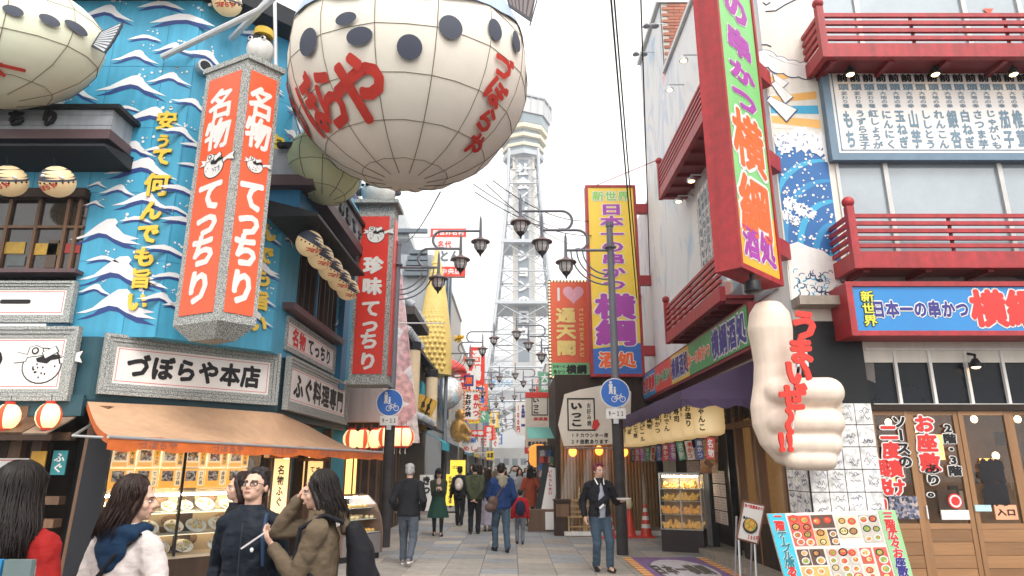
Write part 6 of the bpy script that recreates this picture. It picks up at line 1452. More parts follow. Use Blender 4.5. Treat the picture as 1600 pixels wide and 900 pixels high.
# izakaya canvas banner and tent with bamboo wall
cvs = M("cream_canvas_banner", (.72, .66, .56), .8, var=.08, scale=2, bump=.1, bscale=6)
t = thing("canvas_banner", "slanting cream canvas banner with a boxed black brush mark above the vinyl tent", "banner", (0, 17.9, 0))
q = [atY(px, py, 17.9) for px, py in ((872, 664), (882, 616), (905, 609), (962, 598), (986, 612), (985, 690), (958, 694), (881, 697))]
MB().prism([(p.x, p.z) for p in q[::-1]], 0, .06).build("cloth", cvs, t)
x0, x1, z0, z1 = pxbox(17.9, 887, 673, 929, 622); m = MB(); wln = .035
m.box(x0, x1, -.012, -.002, z1 - wln, z1).box(x0, x1, -.012, -.002, z0, z0 + wln).box(x0, x0 + wln, -.012, -.002, z0 + wln, z1 - wln).box(x1 - wln, x1, -.012, -.002, z0 + wln, z1 - wln).build("brush_box", ink, t)
text("いっこ", t, ink, x0 + .24, (z0 + z1) / 2, .34, .66, -.006, .06, True); text("お好み焼", t, ink, x1 - .16, (z0 + z1) / 2, .12, .62, -.006, .02, True)
m = MB(); m.prism([(x1 - .1, z0 + .06), (x1 + .02, z0 + .02), (x1 + .12, z0 + .16), (x1 + .06, z0 + .3), (x1 - .06, z0 + .26)], -.014, -.004); m.build("red_seal", redl, t); text("1Fカウンター席", t, ink, atY(921, 680, 17.9).x, atY(921, 680, 17.9).z, 1.0, .13, -.006, .03); text("2F座敷あります", t, ink, atY(921, 689, 17.9).x, atY(921, 690, 17.9).z, 1.0, .13, -.006, .03)
tent = thing("vinyl_tent", "bamboo-lined shop front behind a clear vinyl curtain under the canvas banner", "shop front", (0, 0, 0))
bam = M("bamboo_cane", (.36, .22, .10), .5, var=.35, scale=3, rnd=.3); bme_ = MB().tube([(0, 0, 0), (0, 0, 2.55)], .042, 8).mesh("bamboo_cane", bam, rad(50))
xl_, xr_ = atY(872, 800, 18.6).x, 3.9
n = int((xr_ - xl_) / .088)
for i in range(n): o = link("bamboo_cane", bme_, tent); o.location = (xl_ + .15 + i * .088, 18.9 + R.uniform(-.012, .012), 0)
MB().box(xl_, 4, 18.98, 22.5, 0, 4.2).build("wall", dwood, tent)
vn = glass_mat("vinyl_sheet", (.93, .90, .84), .10, .15)
m = MB(); a = [atY(866, 836, 18.1), atY(884, 700, 18.3)]
vs = []; 
for i in range(16): s = i / 15; vs += [(a[0].x + (3.8 - a[0].x) * s, 18.1 + .05 * math.sin(i * 2.2), 0.02), (a[1].x + (3.8 - a[1].x) * s, 18.3 + .03 * math.sin(i * 2.2 + .4), a[1].z)]
m.add(vs, [(2 * i, 2 * i + 2, 2 * i + 3, 2 * i + 1) for i in range(15)]); m.build("vinyl_curtain", vn, tent, smooth=3)
MB().tube([a[1], (3.8, 18.3, a[1].z)], .03, 6).build("curtain_rail", steel, tent)
for px, py, lab in ((895, 706, "orange-lit lamp glowing high behind the vinyl curtain, left one"), (936, 704, "orange-lit lamp glowing behind the vinyl curtain near its middle"), (975, 706, "orange-lit lamp glowing behind the vinyl curtain beside the lamp post")):
    o = MB().ell((0, 0, 0), (.11, .11, .13), 12, 8).build("paper_lamp", M("orange_lamp_glow", (1, .35, .08), .6, emit=(1, .28, .04), es=2.2), None, smooth=3); o.location = atY(px, py, 18.6); tag(o, lab, "lamp", "orange lamps behind the vinyl curtain")
cw_ = M("light_chair_wood", (.42, .26, .11), .5, var=.2)
def chair(label, px):
    p = atZ(px, 832); t = thing("wooden_chair", label, "chair", (p.x, 17.75, 0), 0, "wooden chairs along the vinyl curtain")
    for x in (-.19, .19): MB().box(x - .02, x + .02, .17, .21, 0, .86).build("leg", cw_, t); MB().box(x - .02, x + .02, -.21, -.17, 0, .43).build("leg", cw_, t)
    for z in (.52, .66, .80): MB().box(-.168, .168, .175, .2, z, z + .055).build("back_slat", cw_, t)
    MB().box(-.22, .22, -.23, .168, .431, .46).build("seat", cw_, t); 
    for z in (.2,): MB().box(-.168, .168, -.2, -.18, z, z + .035).build("stretcher", cw_, t)
chair("light wooden chair with a slatted back left of the man with red hair", 896); chair("light wooden chair right beside the man with red hair, partly hidden", 922)
t = thing("side_cabinet", "dark low wooden cabinet at the left end of the vinyl curtain", "cabinet", (atZ(876, 834).x, 17.8, 0)); MB().box(-.18, .22, -.2, .2, 0, .82).build("body", dwood, t); MB().box(-.2, .24, -.23, .22, .822, .86).build("top", dwood, t); MB().box(-.14, .18, -.215, -.2, .45, .75).build("door", mwood, t)
# ================================================================ left row of shops beyond the restaurant
pinkw = M("pale_pink_plaster", (.62, .50, .48), .7, var=.06, streak=.15)
lw = thing("shop_building", "low pale pink shop wall between the restaurant and the first left lamp post", "building", (0, 0, 0)); MB().box(-12, -3.28, 16.95, 21, 2.75, 4.0).build("wall", pinkw, lw); MB().box(-12, -3.4, 17.3, 21, -.03, 2.748).build("shop_front", M("dark_shop_interior", (.05, .035, .03), .8, var=.5), lw)
for i in range(7): MB().box(-3.385, -3.36, 17.5 + i * .5, 17.56 + i * .5, 0, 2.7).build("lattice_bar", mwood, lw)
for i in range(10): MB().box(-5.2 + i * .2, -5.16 + i * .2, 17.26, 17.3, 0, 2.7).build("lattice_bar", mwood, lw)
MB().box(-4.6, -3.9, 17.27, 17.3, .9, 1.9).build("lit_window", M("amber_shop_glow", (.8, .5, .15), .5, emit=(1, .55, .15), es=1.2), lw)
pkm = food_mat("pink_cloud_print", [(.72, .42, .42), (.78, .70, .70), (.74, .48, .48), (.80, .76, .76), (.70, .40, .42), (.78, .73, .74)], 1.6, .6)
t = thing("painted_hoarding", "tall leaning hoarding printed in pale pink patches behind the first left lamp post", "hoarding", (0, 18.2, 0)); q = [atY(px, py, 18.2) for px, py in ((602, 335), (617, 335), (655, 692), (598, 692))]; MB().prism([(p.x, p.z) for p in q[::-1]], 0, .15).build("panel", pkm, t)
tilem = M("silver_grey_roof_tile", (.33, .35, .38), .5, var=.2, rnd=.2); rt = thing("tiled_roof_shop", "old style shop with grey tiled roofs and hanging drum lanterns on the left", "building", (0, 0, 0))
tme = MB(); tme.lathe([(.13, 0), (.13, .30)], 8, sy=.5); tme = tme.mesh("roof_tile", tilem, rad(60))
def tiles(parent, x_e, z_e, x_r, z_r, y0, y1, nr):
    sl = math.hypot(x_r - x_e, z_r - z_e); a = math.atan2(z_r - z_e, x_e - x_r)
    ny = int((y1 - y0) / .27)
    for j in range(ny):
        for i in range(nr):
            o = link("roof_tile", tme, parent); s = (i) / nr
            o.location = (x_e + (x_r - x_e) * s, y0 + .14 + j * .27, z_e + (z_r - z_e) * s + .03); o.rotation_euler = (0, -math.pi / 2 + a, 0); o.scale = (1, 1, sl / nr / .30)
MB().add([(-2.95, 18.6, 5.35), (-4.6, 18.6, 6.3), (-4.6, 27, 6.3), (-2.95, 27, 5.35), (-2.95, 18.6, 5.25), (-4.6, 18.6, 6.2), (-4.6, 27, 6.2), (-2.95, 27, 5.25)], [(0, 3, 2, 1), (4, 5, 6, 7), (0, 1, 5, 4), (1, 2, 6, 5), (2, 3, 7, 6), (3, 0, 4, 7)]).build("roof", eave, rt)
tiles(rt, -2.93, 5.38, -4.6, 6.33, 18.6, 22, 5)
tiles(rt, -3.15, 6.6, -4.5, 7.6, 20.5, 23.5, 5)
MB().box(-4.6, -3.05, 20.4, 24, 6.3, 6.55).build("upper_wall", M("dark_timber_wall", (.06, .045, .04), .7), rt); MB().box(-12, -3.55, 21.05, 28, -.03, 6.15).build("wall", M("dark_timber_wall", (0, 0, 0)), rt)
MB().add([(-2.6, 19.5, 2.95), (-3.7, 19.5, 3.4), (-3.7, 26, 3.4), (-2.6, 26, 2.95), (-2.6, 19.5, 2.85), (-3.7, 19.5, 3.3), (-3.7, 26, 3.3), (-2.6, 26, 2.85)], [(0, 3, 2, 1), (4, 5, 6, 7), (0, 1, 5, 4), (1, 2, 6, 5), (2, 3, 7, 6), (3, 0, 4, 7)]).build("lower_roof", eave, rt); tiles(rt, -2.58, 2.98, -3.7, 3.43, 19.5, 23, 3)
bl_ = M("aged_paper_drum", (.66, .52, .34), .7, var=.12)
for px, py0, py1, Y, lab in ((642, 548, 650, 19.9, "tall cream paper cylinder lantern nearer the pink hoarding"), (672, 590, 672, 23.5, "tall cream paper cylinder lantern farther along by the turquoise awning")):
    a, b = atY(px, py1, Y), atY(px, py0, Y); t = thing("cylinder_lantern", lab, "lantern", (a.x, Y, a.z), 0, "tall paper cylinder lanterns"); h = b.z - a.z; m = MB(); m.lathe([(.215, .12), (.22, h * .5), (.215, h)], 16); m.build("shade", bl_, t, smooth=rad(40)); m = MB(); m.lathe([(.20, 0), (.225, .12)], 16); m.build("base_ring", blk, t); m = MB(); m.lathe([(.225, h), (.23, h + .25), (.1, h + .28)], 16); m.build("cap", blk, t)
gold = M("gold_leaf_paint", (.62, .36, .06), .4, metal=.3, var=.25, scale=4)
for i, (px, py) in enumerate(((652, 640), (661, 644), (669, 648))):
    p = atY(px, py, 21.5); t = thing("wooden_tablet", ["hanging gold wooden tablet, nearest of three under the tiled eave", "hanging gold wooden tablet, middle of three under the tiled eave", "hanging gold wooden tablet, farthest of three under the tiled eave"][i], "tablet", p, 0, "gold wooden tablets"); MB().obox((0, 0, 0), (.24, .05, 1.0), Euler((0, rad(22), 0))).build("board", gold, t); text("串かつ", t, ink, 0, 0, .14, .7, -.04, .03, True)
yc = thing("lattice_cone", "tall yellow pointed cone with raised net pattern behind the tiled roof", "ornament", (-3.25, 27.5, 5.3))
m = MB(); m.lathe([(.75, 0), (.72, 1.5), (.5, 3.2), (.05, 5.6)], 20); m.build("cone", M("corn_yellow_plastic", (.66, .48, .14), .5), yc, smooth=rad(40))
kn = MB().ell((0, 0, 0), (.075, .075, .085), 8, 6).mesh("knob", M("corn_yellow_plastic", (0, 0, 0)), 3)
for r_ in range(22):
    z = .2 + r_ * .22; rr = .75 - max(0, z - 1.2) * .165
    for j in range(12):
        a = math.pi + (j - 6 + .5 * (r_ % 2)) * .28 + .75; o = link("knob", kn, yc); o.location = (rr * math.cos(a), rr * math.sin(a), z)
tube_thing("cross_rod", "thin steel rod joining the first left lamp post to the yellow cone", [atY(612, 505, 15.3), atY(694, 505, 26.5)], .02, steel, "rod", None, 5)
# upper grey building, stair-shaped steel and its roof sign
gb = thing("grey_building", "plain pale grey block with steel beams rising behind the tall red sign", "building", (0, 0, 0)); gw = M("pale_grey_render", (.40, .43, .47), .7, var=.08, streak=.2)
x0, x1, z0, z1 = pxbox(26, 612, 505, 667, 372); MB().box(-14, x1, 28.2, 36, 0, z1).build("wall", gw, gb); p = [atY(px, py, 28.1) for px, py in ((600, 372), (612, 318), (626, 318), (640, 372))]; MB().prism([(q_.x, q_.z) for q_ in p], 28.15, 31).build("stair_tower", M("light_grey_render", (.5, .52, .54), .7, streak=.2), gb)
for py in (361, 394, 404, 412, 420, 428): a, b = atY(612 if py < 390 else 640 - (py - 394) * .3, py, 28), atY(668, py, 28); MB().box(a.x, b.x, 27.9, 28.12, a.z - .09, a.z + .09).build("steel_beam", M("blue_grey_steel", (.12, .15, .18), .5), gb)
for i in range(3): MB().box(-3.35 + i * .0, -3.25, 31 + i * 1.6, 31.5 + i * 1.6, 4, 12.2 - i * .3).build("dark_column", M("dark_blue_panel", (.05, .08, .12), .5), gb)
x0, x1, z0, z1 = pxbox(30, 671, 432, 728, 357); t = thing("street_sign", "square white sign with red bands high on the left above the lamp", "sign", (x0, 30, 0)); w = x1 - x0; H = z1 - z0
MB().box(0, w, 0, .3, z0, z1).build("box", panelw, t); MB().box(-.02, w + .02, -.02, -.001, z1 - H * .18, z1).build("band", redsign, t); MB().box(-.02, w + .02, -.02, -.001, z0, z0 + H * .2).build("band", redsign, t); text("新世界名物", t, wht, w / 2, z1 - H * .09, w * .9, H * .12, -.025, .03); text("串中央店", t, wht, w / 2, z0 + H * .1, w * .8, H * .13, -.025, .03); text("名代", t, redl, w * .4, z0 + H * .66, w * .4, H * .17, -.01, .03); text("とん", t, M("slate_lettering", (.12, .16, .2), .5), w * .55, z0 + H * .42, w * .6, H * .26, -.01, .05); MB().box(-1.2, 0, .1, .2, z1 - .4, z1 - .3).build("bracket", steel, t)
# colourful clutter along the left side
tq = M("turquoise_canvas", (.02, .42, .55), .7, var=.1)
t = thing("shop_awning", "bright turquoise awning on the left beyond the tiled eave", "awning", (0, 0, 0)); a, b = atX(655, 712, -3.0), atX(703, 722, -2.45)
MB().add([(-3.4, 24.4, 3.0), (-2.5, 24.4, 2.55), (-2.5, 27.3, 2.55), (-3.4, 27.3, 3.0), (-2.5, 24.4, 2.25), (-2.5, 27.3, 2.25)], [(0, 1, 2, 3), (1, 4, 5, 2)]).build("canopy", tq, t); MB().box(-3.4, -3.3, 24.5, 27.2, 3.05, 4.7).build("backboard", tq, t); text("20", t, yel, -3.2, 3.0, .4, .4, 24.38, .05)
ycard = M("lit_yellow_board", (.85, .66, .06), .5, var=.12, scale=5, emit=(1, .7, .08), es=.35)
x0, x1, z0, z1 = pxbox(26.2, 696, 790, 711, 741); t = thing("standing_board", "bright yellow lit standing board beside the woman in the green skirt", "sign", (x0, 26.2, 0)); MB().box(0, x1 - x0, 0, .2, max(.05, z0), z1).build("panel", ycard, t); MB().box(-.04, x1 - x0 + .04, -.02, .22, 0, .05).build("foot", blk, t); text("名物串かつ定食", t, ink, (x1 - x0) * .5, (z0 + z1) / 2, .16, 1.0, -.006, .02, True)
x0, x1, z0, z1 = pxbox(29.5, 703, 742, 727, 719); t = thing("shop_front_sign", "wide yellow lit shop front sign behind the standing board", "sign", (x0, 29.5, 0)); MB().box(0, x1 - x0, 0, .2, z0, z1).build("panel", ycard, t); text("づぼら", t, ink, (x1 - x0) / 2, (z0 + z1) / 2, .5, .16, -.006, .03); MB().box(0, .1, .05, .15, 0, z0).build("post", dwood, t)
x0, x1, z0, z1 = pxbox(22.5, 655, 775, 677, 742); t = thing("standing_board", "black and white standing board between the grey-haired man and the woman in green", "sign", (x0, 22.5, 0)); MB().box(0, x1 - x0, 0, .1, .3, z1).build("panel", wht, t); text("きつ", t, ink, (x1 - x0) / 2, (z0 + z1) / 2, .3, .6, -.006, .06, True); MB().box(0, .05, .02, .08, 0, .3).build("leg", blk, t)
def hang_sign(label, Y, px0, py0, px1, py1, mat, words, tm, vert=True, shape=None, bold=.05, name="street_sign", out=None):
    x0, x1, z0, z1 = pxbox(Y, px0, py1, px1, py0); t = thing(name, label, "sign", (x0, Y, 0)); w, H = x1 - x0, z1 - z0
    if shape == "round": m = MB(); m.tube([(w / 2, -.0, (z0 + z1) / 2), (w / 2, .12, (z0 + z1) / 2)], w / 2, 20); m.build("panel", mat, t)
    else: MB().box(0, w, 0, .15, z0, z1).build("panel", mat, t)
    for i, wd in enumerate(words):
        if vert: text(wd, t, tm[i % len(tm)], w - (i + .5) * w / len(words), (z0 + z1) / 2, w / len(words) * .8, H * .85, -.008, bold, True, out=out)
        else: text(wd, t, tm[i % len(tm)], w / 2, z1 - (i + .5) * H / len(words), w * .85, H / len(words) * .7, -.008, bold, out=out)
    side = -1 if x0 < 0 else 1; xx = (-3.4 - x0) if side < 0 else (w); ex = 0 if side < 0 else 3.6 - x0
    if xx != ex: MB().box(min(xx, ex), max(xx, ex), .04, .1, z1 - .15, z1 - .08).build("bracket", steel, t)
    return t, w, z0, z1
hang_sign("small dark blue square sign above the scalloped skewer sign", 33, 725, 586, 740, 603, nvl, ["居"], [orl], False)
t, w, z0, z1 = hang_sign("white scalloped skewer shop sign with red and black characters", 33, 725, 612, 750, 655, panelw, ["串かつ", "お好み焼"], [redl, ink])
o_ = M("orange_edge", (.8, .3, .1), .5); em_ = MB().ell((0, 0, 0), (.06, .05, .06), 8, 5).mesh("bulb", o_, 3)
for i in range(10):
    for xx in (0, w): o = link("bulb", em_, t); o.location = (xx, -.02, z0 + (z1 - z0) * i / 9)
for i in range(6): o = link("bulb", em_, t); o.location = (w * i / 5, -.02, z1 + .05); o = link("bulb", em_, t); o.location = (w * i / 5, -.02, z0 - .08 + .05 * abs(i - 2.5) / 2.5)
hang_sign("round white sign with a red lower edge hanging over the crowd", 34, 721, 682, 747, 707, panelw, ["大衆", "めし"], [bacr, redl], False, "round", .03); hang_sign("small red crossed sign beyond the round white sign", 44, 736, 672, 757, 682, redsign, ["中華"], [wht], False)
hang_sign("small yellow sign far down the left side over the crowd", 52, 760, 705, 772, 718, yacr, ["本家"], [ink], False); hang_sign("small orange-red sign under the second left lamp's lanterns", 36, 724, 558, 750, 565, orng, ["元祖"], [wht], False)
hang_sign("narrow white and red sign far on the right with a price in yen", 33, 806, 628, 821, 680, panelw, ["品一", "100円"], [nvl, redl]); t, w, z0, z1 = hang_sign("second canvas sign of the brush-mark shop farther down on the right", 23.5, 821, 613, 868, 699, cvs, [], [ink]); 
x0, x1, za, zb_2 = pxbox(23.5, 831, 649, 856, 619); bx = atY(821, 650, 23.5).x; m = MB(); m.box(x0 - bx, x1 - bx, -.012, -.002, zb_2 - .03, zb_2).box(x0 - bx, x1 - bx, -.012, -.002, za, za + .03).box(x0 - bx, x0 - bx + .03, -.012, -.002, za + .03, zb_2 - .03).box(x1 - bx - .03, x1 - bx, -.012, -.002, za + .03, zb_2 - .03).build("brush_box", ink, t); text("いっこ", t, ink, x0 - bx + .15, (za + zb_2) / 2, .24, .55, -.006, .06, True); text("居酒屋", t, redl, w / 2, za - .12, .5, .12, -.006, .04); text("宴会予約受付中", t, ink, w / 2, z0 + .12, w * .85, .17, -.006, .03); MB().box(0, w, -.02, -.001, z1 - .18, z1).build("red_strip", redsign, t)
p = atY(864, 676, 23.2); t = thing("wooden_figure", "small dark brown carved figure hanging before the second canvas sign", "figure", p); m = MB(); m.lathe([(.16, -.45), (.2, -.2), (.19, .05), (.11, .18)], 12); m.ell((0, 0, .3), (.13, .13, .15), 12, 8); m.build("body", mwood, t, smooth=3)
ol = thing("round_lantern", "big orange paper lantern at the souvenir stall", "lantern", atY(841, 712, 22)); m = MB(); m.lathe([(.12, -.36), (.25, -.28)] + [(.29 + (.01 if i % 2 else 0), -.2 + .08 * i) for i in range(6)] + [(.24, .3), (.12, .36)], 16); m.build("shade", M("orange_lantern_paper", (.75, .30, .06), .7, emit=(1, .35, .05), es=.5), ol, smooth=3)
gs = thing("golden_statue", "big golden round-bellied statue leaning out above the turquoise awning", "statue", atX(716, 690, -2.7)); m = MB(); m.ell((0, 0, .55), (.45, .45, .6), 14, 10); m.ell((.1, 0, 1.3), (.3, .3, .34), 14, 10); m.cap((.3, -.2, .8), (.6, -.3, .4), .14, .11); m.cap((.1, -.2, .3), (.5, -.3, .1), .2, .15); link("body", remesh(m, .05, 3, "body", [M("warm_gold_paint", (.70, .40, .10), .3, metal=.3, var=.3)]), gs)
fs_ = thing("fish_figure", "white and blue fish-shaped figure swelling from the left shop fronts", "figure", atX(700, 612, -3.1)); m = MB(); m.ell((0, 0, 0), (.7, 1.2, .8), 18, 12, 0, Euler((.4, 0, 0))); m.build("body", food_mat("fish_figure_paint", [(.72, .74, .78), (.5, .65, .75), (.7, .5, .42), (.76, .76, .78), (.55, .66, .78)], 1.5), fs_, smooth=3); m = MB(); m.lathe([(.9, 0), (.75, .35), (.3, .6), (.05, .7)], 16, (0, .2, .95)); m.build("red_cap", redsign, fs_, smooth=3)
sb = thing("starburst_ornament", "small spiky yellow ornament above the fish figure", "ornament", atX(717, 529, -2.9)); m = MB(); 
for i in range(40): a, b = R.uniform(0, 6.28), math.acos(R.uniform(-1, 1)); v = Vector((math.sin(b) * math.cos(a), math.sin(b) * math.sin(a), math.cos(b) * .6)); m.tube([v * .1, v * .42], [.05, .008], 4)
m.build("spikes", yel, sb)
# souvenir stall on the right
ss = thing("souvenir_stall", "souvenir stall crammed with small colourful goods right of the woman in rust red", "stall", (0, 0, 0)); x0 = atZ(838, 815).x
MB().box(x0, 2.0, 20.0, 21.5, 0, .75).build("counter", mwood, ss); MB().box(x0, 2.0, 21.2, 21.5, .752, 2.3).build("back_panel", M("stall_back", (.25, .2, .18), .8), ss)
gm_ = [M("goods_%s" % n_, c, .5, rnd=.3) for n_, c in (("red", (.55, .08, .07)), ("white", (.75, .72, .68)), ("blue", (.1, .2, .45)), ("pink", (.65, .35, .4)), ("yellow", (.7, .5, .1)), ("green", (.15, .35, .2)))]
gme = [MB().box(-.07, .07, -.03, .03, -.09, .09).mesh("goods_packet", q_) for q_ in gm_]
for i in range(110): o = link("goods_packet", gme[i % 6], ss); o.location = (x0 + .1 + R.random() * .8, 20.2 + R.random() * .9, .86 + int(R.random() * 7) * .2); o.rotation_euler = (R.uniform(-.2, .2), R.uniform(-.2, .2), R.uniform(-.6, .6))
MB().add([(x0 - .3, 19.6, 2.45), (2.4, 19.6, 2.45), (2.4, 22, 2.9), (x0 - .3, 22, 2.9)], [(0, 1, 2, 3)]).build("awning", M("sea_green_canvas", (.10, .32, .27), .8), ss)
asign = thing("a_board", "black folding board with white papers leaning at the souvenir stall", "sign", (atZ(848, 812).x, 19.4, .5)); MB().obox((0, 0, .55), (.5, .04, 1.35), Euler((rad(-10), rad(12), 0))).build("panel", kfr, asign); MB().obox((.08, -.05, .55), (.32, .02, 1.2), Euler((rad(-10), rad(12), 0))).build("paper", panelw, asign); text("いらっしゃい", asign, redl, .06, .75, .12, .7, -.09, .04, True)
bkt = thing("planter_box", "grey wooden box with a pale notice under the folding board", "box", (atZ(848, 832).x, 18.9, 0)); MB().box(-.38, .38, -.2, .2, 0, .55).build("body", mwood, bkt); MB().box(.08, .34, -.215, -.201, .05, .5).build("notice", panelw, bkt)
# ================================================================ generic far rows, tower, skyline
wincol = M("far_window_glass", (.20, .23, .26), .2); rowm = [M("row_wall_%d" % i, c, .75, var=.1, streak=.2) for i, c in enumerate(((.55, .54, .52), (.42, .40, .38), (.62, .58, .52), (.35, .37, .40), (.58, .50, .46)))]
rr_ = random.Random(21)
def row_building(x_in, y0, y1, h, side, i, lab):
    b = thing("row_building", lab, "building", (0, 0, 0), 0, "buildings lining the street"); xo = x_in + side * 9
    MB().box(min(x_in, xo), max(x_in, xo), y0, y1, -.03, h).build("wall", rowm[i % 5], b); MB().box(min(x_in, xo) - .1, max(x_in, xo) + .1, y0 - .08, y1 - .1, h + .002, h + .2).build("parapet", alum, b)
    for fz in range(1, int(h / 3)):
        k = max(1, int((y1 - y0) / 2.2))
        for j in range(k):
            y = y0 + (j + .5) * (y1 - y0) / k; xx = x_in - side * .03; wn_ = MB().box(min(xx, x_in + side * .02), max(xx, x_in + side * .02), y - .7, y + .7, fz * 3 + .8, fz * 3 + 2.2).build("window", alum, b); MB().box(min(xx - side * .012, xx + side * .0), max(xx - side * .012, xx), y - .62, y + .62, fz * 3 + .88, fz * 3 + 2.12).build("pane", wincol, wn_)
    MB().add([(x_in, y0 + .3, 3.0), (x_in - side * 1.0, y0 + .3, 2.6), (x_in - side * 1.0, y1 - .3, 2.6), (x_in, y1 - .3, 3.0), (x_in - side * 1.0, y0 + .3, 2.35), (x_in - side * 1.0, y1 - .3, 2.35)], [(0, 1, 2, 3), (1, 4, 5, 2)]).build("awning", M("row_awning_%d" % (i % 4), [(.5, .1, .06), (.1, .25, .35), (.6, .45, .12), (.3, .28, .26)][i % 4], .7), b)
lw_ = "first second third fourth fifth sixth seventh eighth ninth".split()
ys = [28.2, 37, 46, 56, 67, 80, 95, 112, 130]
for i in range(1, 8): row_building(-3.6, ys[i] + .1, ys[i + 1], [0, 11.5, 10, 8.5, 10.5, 9, 11, 9][i], -1, i, "%s building along the left side past the grey block" % lw_[i - 1])
ys = [22.6, 31, 40, 51, 62, 76, 92, 110, 130]
for i in range(8): row_building(3.2, ys[i] + .1, ys[i + 1], [9, 8, 10, 9, 11, 9, 10, 9][i], 1, i + 2, "%s building along the right side past the vinyl tent" % lw_[i])
smw = [panelw, redsign, yacr, bacr, orng, M("far_green_board", (.1, .35, .2), .5)]
k = 0
for side in (-1, 1):
    for i in range(16):
        Y = 34 + i * 5.2 + (3 if side > 0 else 0); h = rr_.uniform(.9, 2.2); w = rr_.uniform(.7, 1.2); z = rr_.uniform(3.2, 6.5); x = side * rr_.uniform(1.9, 2.9) - w / 2; mt_ = smw[k % 6]
        t = thing("street_sign", "far %s sign over the %s side of the crowd, number-less, %s of its row" % (["white", "red", "yellow", "blue", "orange", "green"][k % 6], "left" if side < 0 else "right", ["first", "second", "third", "fourth", "fifth", "sixth", "seventh", "eighth", "ninth", "tenth", "eleventh", "twelfth", "thirteenth", "fourteenth", "fifteenth", "sixteenth"][i]), "sign", (x, Y, z), 0, "far signs over the street"); t["label"] = t["label"].replace(", number-less", "")
        MB().box(0, w, 0, .2, 0, h).build("panel", mt_, t); text(rr_.choice(["串かつ", "寿司", "ふぐ", "大阪", "酒場", "うどん"]), t, redl if mt_ is panelw else wht, w / 2, h / 2, w * .6, h * .85, -.01, .05, True); k += 1
# tower
tw = thing("lattice_tower", "tall pale steel lattice tower with a round viewing deck at the street's end", "tower", (3.0, 162, 0))
tst = M("silver_tower_steel", (.46, .49, .52), .5, metal=.2, var=.08); tpan = M("white_tower_cladding", (.50, .51, .52), .5, var=.06)
def hw(z): return 3.75 + 5.2 * max(0, (80 - z) / 60) ** 1.35 + (0 if z > 25 else (25 - z) * .16)
lev = [8, 16, 24, 32, 40, 48, 56, 64, 72, 80]
for sx in (-1, 1):
    for sy in (-1, 1):
        MB().tube([(sx * hw(z), sy * hw(z), z) for z in [0, 8, 16, 24, 32, 40, 48, 56, 64, 72, 82]], .42, 6).build("leg", tst, tw)
for i in range(len(lev) - 1):
    m = MB(); za, zb_3 = lev[i], lev[i + 1]; a, b = hw(za), hw(zb_3); zm, c = (za + zb_3) / 2, hw((za + zb_3) / 2)
    for rot in range(4):
        cr, sr = [(1, 0), (0, 1), (-1, 0), (0, -1)][rot]; T = lambda x, y, z: (x * cr - y * sr, x * sr + y * cr, z)
        m.tube([T(-a, -a, za), T(b, -b, zb_3)], .14, 4).tube([T(a, -a, za), T(-b, -b, zb_3)], .14, 4).tube([T(-b, -b, zb_3), T(b, -b, zb_3)], .22, 4)
        for u in (-.5, .5): m.tube([T(u * 2 * a * .5, -a, za), T(u * 2 * c, -c, zm)], .08, 4).tube([T(u * 2 * c, -c, zm), T(u * 2 * b * .5, -b, zb_3)], .08, 4)
        m.tube([T(-c, -c, zm), T(c, -c, zm)], .12, 4)
    tag(m.build("lattice", tst, tw), kind="stuff")
for z in (40, 56): m = MB(); h = hw(z) + .5; m.box(-h, h, -h, h, z - .5, z + .3); m.build("platform", tst, tw)
MB().box(-2.3, 2.3, -3.4, 2.8, 10, 80).build("lift_shaft", tpan, tw)
for sx in (-1, 1): MB().box(sx * 2.55 - .28, sx * 2.55 + .28, -3.7, -3.1, 10, 81).build("corner_rib", M("cream_tower_rib", (.58, .53, .45), .5), tw)
for i, ch in enumerate("社会イノベーションの日立"): 
    mb = text_mb(MB(), ch, 0, 0, 3.4, 3.4, 0, .05, ch == "ー"); o = mb.build("lettering", M("white_tower_lettering", (.8, .8, .8), .4), tw); o.location = (-.15, -3.9, 76 - i * 3.9)
MB().box(-1.5, 1.2, -3.46, -3.41, 26, 79).build("shaft_panel", M("grey_tower_panel", (.22, .26, .30), .5), tw)
for z, r_, h, mt_ in ((80, 5.4, 1.2, tst), (82.3, 5.6, .8, M("cream_deck_band", (.74, .66, .5), .5)), (84.6, 6.2, .9, MATS["cream_deck_band"]), (87, 6.6, 1.1, MATS["cream_deck_band"]), (88.2, 6.8, 2.4, M("deck_window", (.22, .28, .32), .2)), (90.8, 7.4, 4.2, tpan), (95.2, 8, .5, tst)):
    m = MB(); m.lathe([(r_, z), (r_ + .15, z + h)], 8); m.build("deck_ring", mt_, tw)
MB().lathe([(5.0, 81.2), (5.4, 88.2)], 8).build("deck_core", M("deck_window", (0, 0, 0)), tw)
m = MB(); 
for j in range(24): a = j * .2618; m.tube([(7.7 * math.cos(a), 7.7 * math.sin(a), 90.6), (7.8 * math.cos(a), 7.8 * math.sin(a), 95)], .1, 4)
m.build("deck_mullions", tst, tw); MB().lathe([(3.5, 95.7), (3.0, 99), (1, 104), (.2, 112)], 8).build("spire", tst, tw)
for sx in (-1, 1):
    m = MB(); m.tube([(sx * 4, -2, 76.5), (sx * 13.5, -2, 75.5)], .1, 4).tube([(sx * 4, -2, 80.5), (sx * 13.5, -2, 75.5)], .06, 4).tube([(sx * 4, -2, 70), (sx * 13.5, -2, 75.5)], .06, 4).tube([(sx * 7, -2, 76.2), (sx * 7, -2, 79)], .06, 4); m.build("side_boom", tst, tw)
